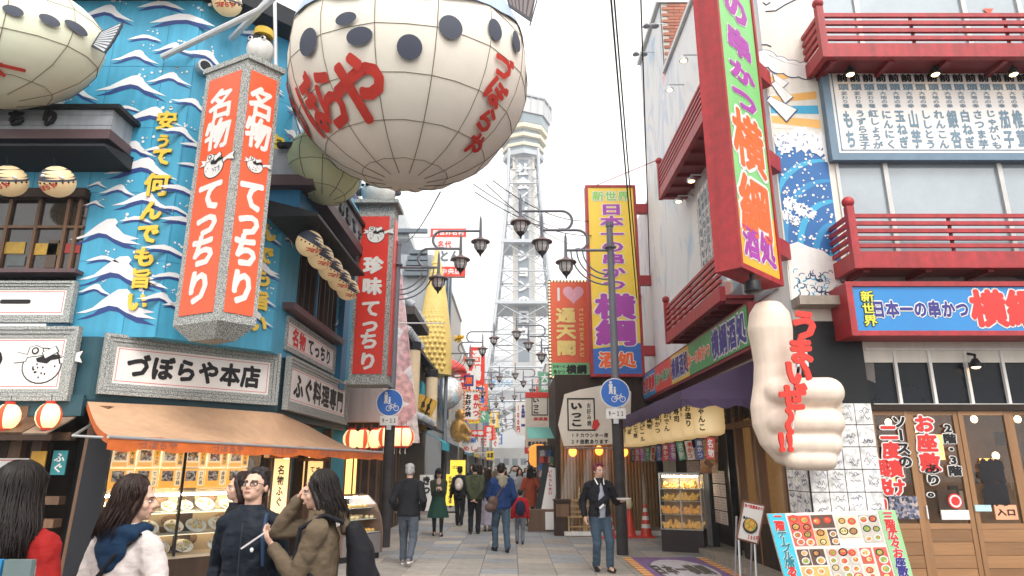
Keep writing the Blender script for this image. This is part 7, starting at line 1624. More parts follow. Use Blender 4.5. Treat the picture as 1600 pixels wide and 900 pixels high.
# base arch of the tower and bracing
m = MB()
for sx in (-1, 1): m.tube([(sx * 13, -10, 0), (sx * 11, -9.5, 6), (sx * 7.4, -9, 12), (sx * 2, -9, 15), (0, -9, 15.2)], .8, 6)
m.box(-13, 13, -9.6, -8.4, 16, 18.5); m.build("base_arch", M("grey_arch_steel", (.30, .31, .32), .6), tw)
# office block behind with text
x0, x1, z0, z1 = pxbox(205, 736, 640, 872, 556); ob = thing("office_block", "wide pale office block with blue lettering behind the tower's legs", "building", (x0, 205, 0)); w = x1 - x0; offw = M("pale_office_wall", (.62, .64, .66), .7, var=.06); MB().box(0, w, 0, 20, -.03, z1).build("wall", offw, ob)
wme = MB().box(-.7, .7, -.1, .05, -.8, .8).mesh("window", wincol)
for r_ in range(2):
    for j in range(int(w / 2)): o = link("window", wme, ob); o.location = (1 + j * 2, 0, z1 - 5.5 - r_ * 6)
text("再び大阪から", ob, M("office_blue_lettering", (.12, .35, .6), .5), w * .45, z1 - 8.6, 13, 2.3, -.15, .03); text("EXPO", ob, MATS["office_blue_lettering"], w * .5, z1 - 13.6, 9, 2.4, -.15, .03); text("万博", ob, redl, w * .82, z1 - 8, 4.5, 2, -.15, .03)
for i, (px0, px1, py, Y) in enumerate(((770, 838, 700, 175), (838, 900, 640, 190), (690, 742, 640, 170))):
    x0, x1, z0, z1 = pxbox(Y, px0, 735, px1, py); b = thing("background_block", ["low pale block behind the tower's base arch", "pale block right of the office block at the street's end", "pale block left of the office block at the street's end"][i], "building", (x0, Y, 0)); MB().box(0, x1 - x0, 0, 8, -.03, z1).build("wall", rowm[i], b)
    for f_ in range(1, int(z1 / 3)):
        for j in range(int((x1 - x0) / 2.2)): o = link("window", wme, b); o.location = (1.2 + j * 2.2, 0, f_ * 3)
# ================================================================ overhead wires
wire = M("black_cable", (.03, .032, .035), .5)
def sag(a, b, s, n=10): a, b = Vector(a), Vector(b); return [a.lerp(b, i / n) - Vector((0, 0, s * 4 * (i / n) * (1 - i / n))) for i in range(n + 1)]
tube_thing("overhead_cable", "twin black cable running down past the yellow sign, left strand", sag(atY(954, -10, 8), atY(996, 478, 19.5), .12), .015, wire, "cable", None, 6); tube_thing("overhead_cable", "twin black cable running down past the yellow sign, right strand", sag(atY(959, -10, 8), atY(1000, 478, 19.5), .10), .013, wire, "cable", None, 6)
tube_thing("overhead_cable", "single black cable falling beside the far roof corner", sag(atY(1001, -10, 9), atY(1016, 450, 20), .1), .013, wire, "cable", None, 6)
tube_thing("overhead_cable", "thin cable from the giant balloon down to the grey block's beam", sag(atY(688, 300, 10.2), atY(618, 372, 27), .5), .012, wire, "cable", None, 5)
for i, (a, b) in enumerate((((740, 288, 14), (905, 360, 26)), ((760, 288, 14), (905, 385, 26)), ((742, 300, 14), (930, 368, 19)), ((770, 282, 14), (925, 345, 19)))):
    tube_thing("overhead_cable", ["lowest thin cable crossing before the tower", "second thin cable crossing before the tower", "third thin cable crossing before the tower", "topmost thin cable crossing before the tower"][i], sag(atY(*a), atY(*b), .3), .012, wire, "cable", None, 5)
tube_thing("overhead_cable", "short cable at the top edge right of the giant balloon", [atY(842, -10, 10), atY(828, 40, 9.6)], .012, wire, "cable", None, 5)
# curved food cart on the left
ct = thing("food_cart", "brown curved-glass food display cart behind the woman with the backpack", "display case", (-3.12, 13.25, 0), rad(-32)); ct.scale = (.86, .86, .86)
prof = [(-.5, .12), (-.5, 1.02), (-.42, 1.22), (-.2, 1.34), (.05, 1.30), (.3, 1.12), (.45, .85), (.52, .55), (.52, .12)]
cwood = M("brown_cart_laminate", (.20, .13, .10), .4, var=.15)
for y in (-.62, .58):
    m = MB(); n_ = len(prof); vs = [(p[0], y, p[1]) for p in prof] + [(p[0], y + .04, p[1]) for p in prof]; m.add(vs, [tuple(range(n_)), tuple(range(2 * n_ - 1, n_ - 1, -1))] + [(i, i + n_, (i + 1) % n_ + n_, (i + 1) % n_) for i in range(n_)]); m.build("side_panel", cwood, ct)
m = MB()
for (a, b) in zip(prof[3:7], prof[4:8]): m.quad((a[0], -.58, a[1]), (a[0], .58, a[1]), (b[0], .58, b[1]), (b[0], -.58, b[1]))
m.build("curved_glass", glass, ct); MB().box(-.48, .50, -.575, .575, .12, .52).build("base", M("grey_cart_panel", (.22, .20, .20), .4), ct); MB().box(-.46, .48, -.56, .56, 0, .118).build("plinth", blk, ct); MB().box(-.5, -.46, -.575, .575, .525, 1.05).build("back_panel", cwood, ct)
for z, xe in ((.55, .45), (.82, .34), (1.05, .2)):
    MB().box(-.45, xe, -.57, .57, z - .012, z).build("shelf", shm, ct); m = MB()
    for k in range(60): x, y = R.uniform(-.4, xe - .05), R.uniform(-.52, .52); m.ell((x, y, z + .03), (.05, .05, .035), 7, 5)
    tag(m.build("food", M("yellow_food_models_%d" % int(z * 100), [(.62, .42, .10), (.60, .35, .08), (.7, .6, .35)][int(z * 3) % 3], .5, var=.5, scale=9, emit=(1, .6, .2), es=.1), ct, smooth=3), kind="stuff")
MB().box(-.3, .02, -.5, .5, 1.305, 1.33).build("top_lid", cwood, ct); MB().tube([(-.2, -.5, 1.26), (-.2, .5, 1.26)], .018, 6).build("fluorescent_tube", tubeM, ct); MB().obox((.3, -.66, .95), (.16, .02, .5), Euler((0, rad(-25), 0))).build("notice_card", panelw, ct)
# blue-slatted chair at the very left
chb = thing("slatted_chair", "back of a tall blue and grey slatted chair at the bottom left corner", "chair", (-1.85, 2.6, 0), rad(0))
for i, mt_ in enumerate((M("blue_slat_paint", (.02, .2, .42), .5), M("grey_green_slat_paint", (.13, .18, .18), .5))): MB().box(-.22 + i * .23, .0 + i * .11, -.012, .012, 1.262, 1.325).build("back_slat", mt_, chb); MB().box(-.22 + i * .23, .0 + i * .11, -.012, .012, 1.15, 1.235).build("back_slat", mt_, chb)
for x in (-.2, .09): MB().tube([(x, 0.025, 0), (x, .025, 1.3)], .012, 6).build("leg", steel, chb)
for x in (-.2, .09): MB().tube([(x, -.42, 0), (x, -.40, .72)], .012, 6).build("leg", steel, chb)
MB().box(-.22, .11, -.44, .0, .72, .745).build("seat", MATS["grey_green_slat_paint"], chb)
# ================================================================ air haze
hz = bpy.data.materials.new("haze"); hz.use_nodes = True; n, l = hz.node_tree.nodes, hz.node_tree.links
for x in list(n):
    if x.type != 'OUTPUT_MATERIAL': n.remove(x)
pvn = n.new("ShaderNodeVolumePrincipled"); pvn.inputs["Density"].default_value = .0010; pvn.inputs["Color"].default_value = (.93, .96, 1, 1); l.new(pvn.outputs[0], n[0].inputs["Volume"])
o = MB().box(-330, 330, -70, 630, -1.2, 125).build("haze", hz); tag(o, "thin pale air between the camera and the tower", None, None, "stuff")
# ================================================================ people
skinm = M("light_skin", (.60, .37, .27), .5, var=.06, scale=14, spec=.35); lipm = M("lip_skin", (.45, .17, .15), .45); eyew = M("eye_white", (.75, .73, .70), .25); eyeb = M("dark_iris", (.02, .014, .01), .15)
hairb = M("black_brown_hair", (.010, .006, .005), .45, var=.5, scale=20, stretch=(6, 6, .6), spec=.3); hairn = M("dark_brown_hair", (.022, .009, .006), .45, var=.5, scale=20, stretch=(6, 6, .6), spec=.3); hairg = M("grey_hair", (.30, .30, .30), .6, var=.5, scale=30); hairr = M("dyed_red_hair", (.14, .012, .02), .5, var=.5, scale=30)
FT = bpy.data.textures.new("cloth_folds", 'CLOUDS'); FT.noise_scale = .13; FT.noise_depth = 2; FT2 = bpy.data.textures.new("cloth_creases", 'CLOUDS'); FT2.noise_scale = .05; FT2.noise_depth = 1
def cloth(name, col, rough=.8, **k): return M(name, col, rough, spec=.2, var=k.pop("var", .22), scale=k.pop("scale", 6), bump=k.pop("bump", .35), bscale=k.pop("bscale", 14), stretch=k.pop("stretch", (1, 1, 2.2)), **k)
def remesh2(m, voxel, smooth, name, mats, fold=0):
    me = bpy.data.meshes.new("tmp"); me.from_pydata(m.v, [], m.f); o = bpy.data.objects.new("tmp", me); TMP.collection.objects.link(o)
    md = o.modifiers.new("r", 'REMESH'); md.mode = 'VOXEL'; md.voxel_size = voxel
    s = o.modifiers.new("s", 'SMOOTH'); s.iterations = smooth; s.factor = .5
    if fold:
        for tx, k in ((FT, 1.0), (FT2, .65)): d_ = o.modifiers.new("d", 'DISPLACE'); d_.texture = tx; d_.strength = fold * k; d_.mid_level = .5; d_.texture_coords = 'LOCAL'
    with bpy.context.temp_override(scene=TMP, view_layer=TMP.view_layers[0]):
        dg = bpy.context.evaluated_depsgraph_get(); out = bpy.data.meshes.new_from_object(o.evaluated_get(dg))
    bpy.data.objects.remove(o); bpy.data.meshes.remove(me); out.name = name; out.materials.clear()
    for q_ in mats: out.materials.append(q_)
    out.polygons.foreach_set("use_smooth", [True] * len(out.polygons)); return out
def ik(a, t, l1, l2, pole):
    a, t = Vector(a), Vector(t); d_ = t - a; L = min(d_.length, (l1 + l2) * .995); n_ = d_.normalized(); t = a + n_ * L
    x = (l1 * l1 - l2 * l2 + L * L) / (2 * L); h = math.sqrt(max(0, l1 * l1 - x * x)); p = Vector(pole); p = (p - n_ * p.dot(n_)).normalized()
    return a + n_ * x + p * h, t
def hand_mb(m, w, d_, n_, side, s, curl=.5):
    """palm, four unequal curled fingers and a thumb; d_ pointing out of the wrist, n_ palm normal"""
    d_ = d_.normalized(); n_ = (n_ - d_ * n_.dot(d_)).normalized(); u = d_.cross(n_) * side
    pc = w + d_ * .045 * s
    rot = Matrix((u, d_, n_)).transposed()
    m.ell(pc, (.040 * s, .052 * s, .017 * s), 12, 8, 0, rot)
    for i, (off, ln) in enumerate(((-.029, .066), (-.010, .078), (.010, .072), (.028, .056))):
        b = w + d_ * .085 * s + u * off * s; ln *= s; c1 = curl * (1 + .12 * i)
        d1 = (d_ * math.cos(c1) + n_ * math.sin(c1)); d2 = (d_ * math.cos(c1 * 2.1) + n_ * math.sin(c1 * 2.1))
        k = b + d1 * ln * .52; m.cap(b - d_ * .02 * s, k, .0098 * s, .009 * s, 8); m.cap(k, k + d2 * ln * .48, .009 * s, .0075 * s, 8)
    b = w + d_ * .03 * s - u * .03 * s; k = b + (d_ * .6 - u * .7 + n_ * .35).normalized() * .038 * s; m.cap(b, k, .014 * s, .011 * s, 8); m.cap(k, k + (d_ * .9 - u * .15 + n_ * .4).normalized() * .034 * s, .0105 * s, .0085 * s, 8)
def person(label, loc, rz, H=1.68, yaw=0, pitch=0, hl=None, hr=None, fl=None, fr=None, lean=0, top=None, hem=.47, tw=1.0, bottom=None, skirt=None, shoes=None, hair="short", hairm=hairb, vox=.012, sole=None, collar=True, curl=.5, pl=None, pr=None, palml=None, palmr=None, legm=None, group=None, sleeve=1.0, name="person", hairlen=.78, hairw=1, face=True, arm_r=1.0, hood=None):
    P = thing(name, label, "person", loc, rz, group); s = H / 1.7
    Lm = Matrix.Rotation(lean, 3, 'X'); piv = Vector((0, 0, .52 * H))
    def up(v): v = Vector(v) * H; return piv + Lm @ (v - piv)
    sh = {1: up((.098 * tw, .008, .790)), -1: up((-.098 * tw, .008, .790))}; hp_ = {1: Vector((.052, 0, .50)) * H, -1: Vector((-.052, 0, .50)) * H}
    ht = {1: Vector(hl) if hl else Vector((.17, -.02, .44)) * H, -1: Vector(hr) if hr else Vector((-.17, -.02, .44)) * H}
    ft = {1: Vector(fl or (.06, .02, .045 * H)), -1: Vector(fr or (-.06, .02, .045 * H))}
    el, wr, kn = {}, {}, {}
    for sd in (1, -1):
        po = (pl if sd > 0 else pr) or (sd * .35, 1, -.25); el[sd], wr[sd] = ik(sh[sd], ht[sd], .175 * H, .150 * H, po); kn[sd], ft[sd] = ik(hp_[sd], ft[sd], .245 * H, .225 * H, (sd * .08, -1, 0))
    m = MB()      # ---- body: one continuous surface
    m.loft([(up((0, 0, .46)), .05 * H, .045 * H), (up((0, 0, .52)), .088 * H, .062 * H), (up((0, 0, .61)), .070 * H, .055 * H), (up((0, .004, .70)), .080 * H, .058 * H), (up((0, .008, .77)), .078 * H, .05 * H), (up((0, .01, .815)), .040 * H, .036 * H)], 14)
    HMx = Matrix.Rotation(yaw, 3, 'Z') @ Matrix.Rotation(pitch, 3, 'X'); pv = up((0, .006, .868))
    def hd(v): return pv + HMx @ ((Vector(v) - Vector((0, .006, .868))) * H)
    m.cap(up((0, .014, .81)), hd((0, .006, .895)), .033 * H, .032 * H, 12)
    E = lambda c, r_: m.ell(hd(c), (r_[0] * H, r_[1] * H, r_[2] * H), 16, 11, 0, HMx)
    E((0, .008, .943), (.0435, .054, .055)); E((0, -.016, .906), (.034, .036, .038)); E((0, -.038, .884), (.015, .012, .013)); E((0, -.040, .944), (.031, .013, .010))
    for sd in (1, -1): E((sd * .024, -.032, .917), (.014, .014, .014)); E((sd * .0455, .008, .925), (.006, .012, .018))
    m.cap(hd((0, -.050, .938)), hd((0, -.0605, .919)), .0045 * H, .0085 * H, 8); E((0, -.054, .914), (.0125, .008, .0065)); E((0, -.0475, .8985), (.014, .008, .0075))
    for sd in (1, -1):
        m.cap(sh[sd] * .93 + el[sd] * .07, el[sd], .026 * H, .024 * H); m.cap(el[sd], wr[sd], .025 * H, .017 * H); m.cap(hp_[sd], kn[sd], .05 * H, .034 * H); m.cap(kn[sd], ft[sd], .033 * H, .022 * H)
        fw = (wr[sd] - el[sd]).normalized(); pn = Vector((palml if sd > 0 else palmr) or (-sd, .1, .1)); hand_mb(m, wr[sd], fw, pn, sd, s, curl)
        f_ = ft[sd]; m.cap(f_ + Vector((0, .02, -.02)) * s, f_ + Vector((0, -.13, -.035)) * s, .035 * s, .028 * s)
    bme2 = remesh2(m, vox, 3 if vox < .009 else 1, "body", [skinm, lipm, eyew, eyeb, hairm])
    if face:
        # eyes, brows, lips join the same mesh
        b = MB()
        for sd in (1, -1):
            b.ell(hd((sd * .0185, -.0435, .9305)), (.0095 * H, .005 * H, .0042 * H), 10, 6, 2, HMx); b.ell(hd((sd * .0185, -.0465, .9305)), (.0040 * H, .003 * H, .0040 * H), 8, 6, 3, HMx)
            b.cap(hd((sd * .010, -.051, .9425)), hd((sd * .030, -.0445, .9435)), .0024 * H, .0014 * H, 6, 4); b.cap(hd((sd * .0095, -.0475, .9345)), hd((sd * .0285, -.043, .9335)), .0012 * H, .0012 * H, 5, 3)
        b.ell(hd((0, -.0535, .8985)), (.0125 * H, .0042 * H, .0045 * H), 10, 6, 1, HMx)
        nv, nf, nm = len(bme2.vertices), [tuple(p.vertices) for p in bme2.polygons], len(bme2.polygons)
        vs = [tuple(v.co) for v in bme2.vertices] + b.v; fs = nf + [tuple(i + nv for i in f) for f in b.f]
        me = bpy.data.meshes.new("body"); me.from_pydata(vs, [], fs)
        for q_ in bme2.materials: me.materials.append(q_)
        me.polygons.foreach_set("material_index", [0] * nm + b.m); me.polygons.foreach_set("use_smooth", [True] * len(fs)); me.update(); bpy.data.meshes.remove(bme2); bme2 = me
    link("body", bme2, P)
    cv = max(vox, .011)
    if top:      # ---- jacket / coat
        m = MB(); rg = [(hem, .108, .080), (hem + .03, .110, .082), (.61, .098, .074), (.70, .106, .078), (.755, .103, .074), (.79, .092, .064), (.828, .062, .05), (.845, .045, .042)]
        if hem < .44: rg = [(hem, .118, .092)] + [(.5, .110, .084)] + rg[2:]
        m.loft([(up((0, .004, z)), a * H * tw, b * H) for z, a, b in rg], 18)
        for sd in (1, -1):
            m.cap(up((sd * .03, .008, .822)), sh[sd], .032 * H, .041 * H, 12); m.cap(sh[sd], el[sd], .044 * H * arm_r, .038 * H * arm_r, 12); m.cap(el[sd], el[sd].lerp(wr[sd], .93 * sleeve), .038 * H * arm_r, .028 * H * arm_r, 12)
            for k in range(3): m.ell(el[sd].lerp(sh[sd] if k == 2 else wr[sd], .12 + .1 * k), (.040 * H * arm_r, .040 * H * arm_r, .014 * H), 10, 6, 0, Euler((R.uniform(-.5, .5), R.uniform(-.5, .5), 0)))
        link("jacket", remesh2(m, cv, 2, "jacket", [top], .022 * s), P)
        if collar:
            m = MB(); c0, c1 = up((0, .012, .828)), up((0, .006, .862)); n_ = 16
            m.add([c + Vector((r_ * math.cos(i * 6.283 / n_), r_ * math.sin(i * 6.283 / n_) * 1.02, 0)) for c, r_ in ((c0, .056 * H), (c1, .046 * H), (c1, .040 * H), (c0, .042 * H)) for i in range(n_)], [(k * n_ + i, k * n_ + (i + 1) % n_, (k + 1) * n_ + (i + 1) % n_, (k + 1) * n_ + i) for k in range(3) for i in range(n_)])
            m.build("collar", top, P, smooth=3)
    if hood:
        m = MB(); m.ell(up((0, .052, .83)), (.080 * H, .034 * H, .040 * H), 14, 10, 0, Euler((-.5, 0, 0))); m.ell(up((.048, .012, .842)), (.024 * H, .055 * H, .022 * H), 12, 8); m.ell(up((-.048, .012, .842)), (.024 * H, .055 * H, .022 * H), 12, 8); m.ell(up((0, .070, .79)), (.062 * H, .022 * H, .055 * H), 12, 8); m.ell(up((0, .076, .75)), (.035 * H, .018 * H, .035 * H), 12, 8)
        link("hood", remesh2(m, cv, 4, "hood", [hood], .015), P)
    if bottom:
        m = MB(); m.loft([(Vector((0, 0, .44 * H)), .06 * H, .05 * H), (Vector((0, 0, .50 * H)), .098 * H, .074 * H), (Vector((0, 0, .56 * H)), .094 * H, .07 * H), (Vector((0, 0, .60 * H)), .085 * H, .064 * H)], 14)
        for sd in (1, -1): m.cap(hp_[sd], kn[sd], .060 * H, .044 * H, 12); m.cap(kn[sd], ft[sd] + Vector((0, 0, .01)), .043 * H, .036 * H, 12); m.ell(ft[sd] + Vector((0, 0, .035 * s)), (.038 * H, .038 * H, .02 * H), 10, 6)
        link("trousers", remesh2(m, cv, 2, "trousers", [bottom], .02 * s), P)
    if skirt:
        mt_, zlen, fl_ = skirt; m = MB(); N = 40; rows = 7; vs = []
        for j in range(rows):
            t_ = j / (rows - 1); z = .60 + (zlen - .60) * t_; a = .082 + fl_ * t_ ** .8
            for i in range(N): th = i * 6.283 / N; w = 1 + .06 * t_ * math.sin(9 * th + 1); vs.append((a * H * math.cos(th) * w, a * H * .82 * math.sin(th) * w, z * H))
        m.add(vs, [(j * N + i, (j + 1) * N + i, (j + 1) * N + (i + 1) % N, j * N + (i + 1) % N) for j in range(rows - 1) for i in range(N)]); m.build("skirt", mt_, P, smooth=3)
    if legm:
        m = MB()
        for sd in (1, -1): m.cap(hp_[sd], kn[sd], .053 * H, .036 * H, 12); m.cap(kn[sd], ft[sd], .037 * H, .024 * H, 12)
        link("tights", remesh2(m, cv, 2, "tights", [legm]), P)
    for sd in (1, -1):
        f_ = ft[sd]; tilt = Euler((-.9 if f_.z > .12 * H else 0, 0, sd * .15)); m = MB(); Rm = tilt.to_matrix()
        for c, r_ in (((0, .012, -.012), (.042, .055, .042)), ((0, -.075, -.030), (.043, .085, .03)), ((0, -.13, -.036), (.038, .045, .024))): m.ell(f_ + Rm @ (Vector(c) * s), tuple(x * s for x in r_), 12, 8, 0, tilt)
        o = link("shoe", remesh2(m, .012, 2, "shoe", [shoes or blk]), P)
        m = MB(); n_ = 14; pts = [(.040 * math.cos(i * 6.283 / n_) * (1.05 if math.sin(i * 6.283 / n_) < 0 else .9), -.045 + .125 * math.sin(i * 6.283 / n_)) for i in range(n_)]
        m.add([f_ + Rm @ Vector((x * s, y * s, z * s)) for z in (-.072, -.048) for x, y in pts], [tuple(range(n_ - 1, -1, -1)), tuple(range(n_, 2 * n_))] + [(i, (i + 1) % n_, (i + 1) % n_ + n_, i + n_) for i in range(n_)]); m.build("shoe_sole", sole or blk, o)
    # ---- hair
    m = MB(); hv = max(vox, .009)
    EH = lambda c, r_, e=None: m.ell(hd(c), (r_[0] * H, r_[1] * H, r_[2] * H), 16, 11, 0, HMx if e is None else HMx @ e.to_matrix())
    EH((0, .016, .956), (.0475, .054, .0525)); EH((0, .032, .93), (.043, .037, .045))
    rs = random.Random(len(label) * 7 + 1)
    if hair == "short":
        for sd in (1, -1): EH((sd * .040, .016, .940), (.010, .028, .026)); 
        for k in range(90):
            a, b = rs.uniform(0, 6.28), rs.uniform(.2, 1.15); v = Vector((math.sin(b) * math.cos(a), math.sin(b) * math.sin(a) + .1, math.cos(b))); c = Vector((0, .014, .955)) + Vector((v.x * .045, v.y * .051, v.z * .049)); m.cap(hd(c), hd(c + v * .012 + Vector((rs.uniform(-.008, .008), -.006, 0))), .007 * H, .003 * H, 6)
    elif hair == "spiky":
        for sd in (1, -1): EH((sd * .042, .008, .945), (.010, .030, .026))
        for k in range(70):
            a, b = rs.uniform(0, 6.28), rs.uniform(.05, 1.3); v = Vector((math.sin(b) * math.cos(a), math.sin(b) * math.sin(a), math.cos(b))); c = Vector((0, .010, .955)) + Vector((v.x * .045, v.y * .051, v.z * .050)); m.cap(hd(c), hd(c + v * .018 + Vector((rs.uniform(-.012, .012), -.012, 0))), .0075 * H, .002 * H, 6)
    else:
        z1_ = hairlen; half = (.052 if hair == "bob" else .060) * hairw
        rg = [(.975, .028, .030, .016), (.955, .047, .044, .020), (.92, .053, .045, .026), (.88, .054, .044, .030), (.84, half, .042, .036)]
        zz = .84
        while zz - .04 > z1_: zz -= .04; rg.append((zz, half + .004 * math.sin(zz * 60), .038, .048))
        rg.append((z1_, half * .7, .02, .052))
        pts = []
        for z, a, b, yo in rg:
            c = hd((0, yo, max(z, .862))) if z >= .862 else hd((0, yo, .862)) + (up((0, yo, z)) - up((0, yo, .862))); pts.append((c, a * H, b * H, HMx))
        m.loft(pts, 18)
        for sd in (1, -1): m.cap(hd((sd * .034, -.022, .962)), hd((sd * .050, -.006, .90)), .014 * H, .012 * H, 8); m.cap(hd((sd * .050, -.006, .90)), hd((sd * .054, .0, .86)) if hair == "bob" else hd((sd * .052, .004, .862)) + (up((sd * .06, 0, z1_ + .03)) - up((sd * .052, .004, .862))), .013 * H, .008 * H, 8)
    link("hair", remesh2(m, hv, 3, "hair", [hairm]), P)
    if hair in ("long", "bob"):
        m = MB(); n_ = 620 if vox < .009 else 90
        for k in range(n_):
            a = rs.uniform(-2.45, 2.45) + math.pi / 2; r0 = rs.uniform(.1, .8); pts = []; zend = hairlen + rs.uniform(-.045, .05); wob = rs.uniform(-1, 1); fr_ = rs.uniform(.000, .006)
            ca, sa = math.cos(a), math.sin(a)
            if sa < -.25 and rs.random() < .35: zend = rs.uniform(.93, .95)
            for q in range(10):
                t_ = q / 9; z = 1.012 + (zend - 1.012) * t_ ** 1.7; rr = max(r0 * .3, math.sqrt(max(0, 1 - max(0, (z - .952) / .0605) ** 2)))
                hw_ = (.052 + (.012 + .06 * (hairw - 1)) * max(0, min(1, (.92 - z) / .08))) * rr + fr_; bw_ = .057 * rr + fr_; yo = .016 + .034 * max(0, min(1, (.93 - z) / .12))
                wv = .011 * hairw * math.sin(t_ * 8 + wob * 3) * t_ * t_
                v = (ca * hw_ + wv, yo + sa * bw_ * (1 if sa > 0 else .9) + wv * .5, z)
                pts.append(hd(v) if z >= .862 else hd((v[0], v[1], .862)) + (up(v) - up((v[0], v[1], .862))))
            m.tube(pts, [.0030 * H] * 3 + [.0028 * H] * 5 + [.0016 * H, .0006 * H], 3)
        tag(m.build("hair_strands", hairm, P, smooth=3), kind="stuff")
    P["_h"] = H
    del P["_h"]
    return P, dict(up=up, hd=hd, sh=sh, el=el, wr=wr, ft=ft, HM=HMx, H=H)
def glasses(P, d_, mt_):
    hd = d_["hd"]; H = d_["H"]; g_ = link("glasses", None, P)
    for sd in (1, -1): MB().tube([hd((sd * .0195 + .0155 * math.cos(a), -.0545 + .004 * abs(math.cos(a)) * (1 if True else 0), .9305 + .0105 * math.sin(a))) for a in [i * .3927 for i in range(17)]], .0017 * H, 5).build("rim", mt_, g_); MB().tube([hd((sd * .035, -.050, .934)), hd((sd * .046, -.01, .934)), hd((sd * .046, .012, .93))], .0014 * H, 5).build("temple", mt_, g_)
    MB().tube([hd((-.004, -.056, .933)), hd((.004, -.056, .933))], .0014 * H, 5).build("bridge", mt_, g_)
redc = cloth("red_wool_coat", (.26, .010, .009)); whc = cloth("off_white_jacket", (.54, .49, .47)); navc = cloth("navy_jacket", (.006, .010, .018), .6); khc = cloth("khaki_brown_coat", (.115, .085, .055)); blc = cloth("black_cloth", (.010, .010, .013)); bei = cloth("beige_trousers", (.34, .26, .19)); den = cloth("blue_denim", (.045, .075, .11)); grt = cloth("slate_trousers", (.07, .085, .11)); grs = cloth("bottle_green_skirt", (.012, .05, .035)); dkg = cloth("dark_green_jacket", (.025, .035, .022)); olv = cloth("olive_bomber_jacket", (.05, .06, .03)); blu = cloth("royal_blue_anorak", (.008, .03, .11)); rst = cloth("rust_red_coat", (.26, .045, .018)); navh = cloth("navy_hood_fleece", (.006, .025, .06)); gry = cloth("light_grey_knit", (.34, .35, .38)); lil = cloth("lilac_skirt_cloth", (.30, .27, .33)); brn = cloth("brown_leather_bag", (.09, .055, .045), .5)
FV = .0065
def gx_(px, Y, py=760): p = atY(px, py, Y); return p.x
# woman in red at the left edge
person("woman with long wavy dark hair in a red coat, seen from behind", (gx_(38, 3.15), 3.15, 0), rad(172), 1.66, top=redc, bottom=blc, hair="long", hairm=hairb, vox=FV, hairlen=.735, hairw=1.3, hl=(.2, -.25, .95), hr=(-.2, -.15, .9), hem=.40)
# woman in white
P, d_ = person("woman in an off-white jacket with a navy hood, head turned to the right", (gx_(214, 3.65), 3.65, 0), rad(166), 1.595, yaw=rad(-62), pitch=rad(4), top=whc, bottom=den, hair="long", hairm=hairn, vox=FV, hairlen=.848, hairw=1.12, hl=(.2, -.2, .9), hr=(-.22, -.2, .9), hood=navh, hem=.46, tw=.93, arm_r=.95)
m = MB(); m.tube([d_["up"]((-.075, .04, .835)), d_["up"]((-.03, .082, .77)), d_["up"]((.05, .098, .66)), d_["up"]((.10, .085, .56))], .014, 6); m.build("bag_strap", blc, P)
# man with glasses
P, d_ = person("man with glasses in a dark navy jacket looking up to the left", (gx_(396, 4.6), 4.6, 0), rad(2), 1.64, yaw=rad(-9), pitch=rad(-14), top=navc, bottom=bei, hair="short", hairm=hairb, vox=FV, hl=(.205, .02, .79), hr=(-.215, .03, .80), hem=.49, tw=.96, arm_r=.95)
glasses(P, d_, blk)
MB().tube([d_["up"]((0, -.083, .80)), d_["up"]((0, -.086, .70)), d_["up"]((0, -.083, .60)), d_["up"]((0, -.084, .50))], .004, 5).build("zip", M("zip_metal", (.05, .055, .06), .3, metal=.6), P); MB().cap(d_["up"]((-.045, -.082, .565)), d_["up"]((-.03, -.085, .60)), .003, .003, 6).build("pocket_zip", steel, P)
o = MB().ell(d_["up"]((.045, -.085, .70)), (.012, .006, .014), 8, 6).build("chest_badge", wht, P)
m = MB(); m.tube([d_["up"]((.07, .06, .825)), d_["up"]((.072, -.03, .825)), d_["up"]((.078, -.072, .74)), d_["up"]((.085, -.066, .64))], [.012, .014, .014, .01], 6); m.build("rucksack_strap", M("blue_strap", (.008, .03, .08), .7), P)
# woman with backpack
P, d_ = person("woman in a khaki coat with a black backpack, hand to her face, holding a phone", (gx_(503, 4.35), 4.35, 0), rad(-84), 1.62, yaw=rad(6), pitch=rad(10), top=khc, bottom=blc, hair="long", hairm=hairb, vox=FV, hairlen=.835, hl=(.07, -.25, 1.19), hr=(-.05, -.145, 1.46), hem=.40, tw=.92, pl=(.25, .5, -1), pr=(-.35, -.5, -1), palml=(-.3, .2, 1), palmr=(.2, 1, .1), curl=.45, arm_r=.93)
m = MB(); bx = [d_["up"]((0, .13, .80)), d_["up"]((0, .16, .72)), d_["up"]((0, .17, .62)), d_["up"]((0, .15, .53))]; m.loft([(bx[3], .05, .05), (bx[3] + Vector((0, 0, .03)), .115, .08), (bx[2], .13, .09), (bx[1], .125, .085), (bx[0], .10, .055), (bx[0] + Vector((0, 0, .03)), .05, .03)], 16); m.ell(bx[2] + Vector((0, .075, -.04)), (.09, .04, .10), 12, 8)
bp_ = link("backpack", remesh2(m, .012, 4, "backpack", [blc], .012), P)
for sd in (1, -1): MB().tube([d_["up"]((sd * .055, .10, .82)), d_["up"]((sd * .068, .03, .845)), d_["up"]((sd * .072, -.055, .80)), d_["up"]((sd * .085, -.065, .70)), d_["up"]((sd * .085, .05, .58))], .018, 6).build("backpack_strap", blc, P)
m = MB(); m.ell(d_["up"]((0, .07, .845)), (.09, .06, .05), 12, 8); m.ell(d_["up"]((0, .10, .80)), (.075, .035, .06), 12, 8); m.ell(d_["up"]((.05, .02, .85)), (.03, .06, .035), 10, 8); link("coat_hood", remesh2(m, .012, 4, "coat_hood", [khc], .01), P)
MB().obox(d_["up"]((.115, -.02, .56)), (.012, .12, .15), Euler((0, .0, 0))).build("coat_pocket", khc, P); MB().obox(d_["up"]((.12, -.02, .605)), (.012, .13, .035), Euler((0, -.2, 0))).build("pocket_flap", khc, P)
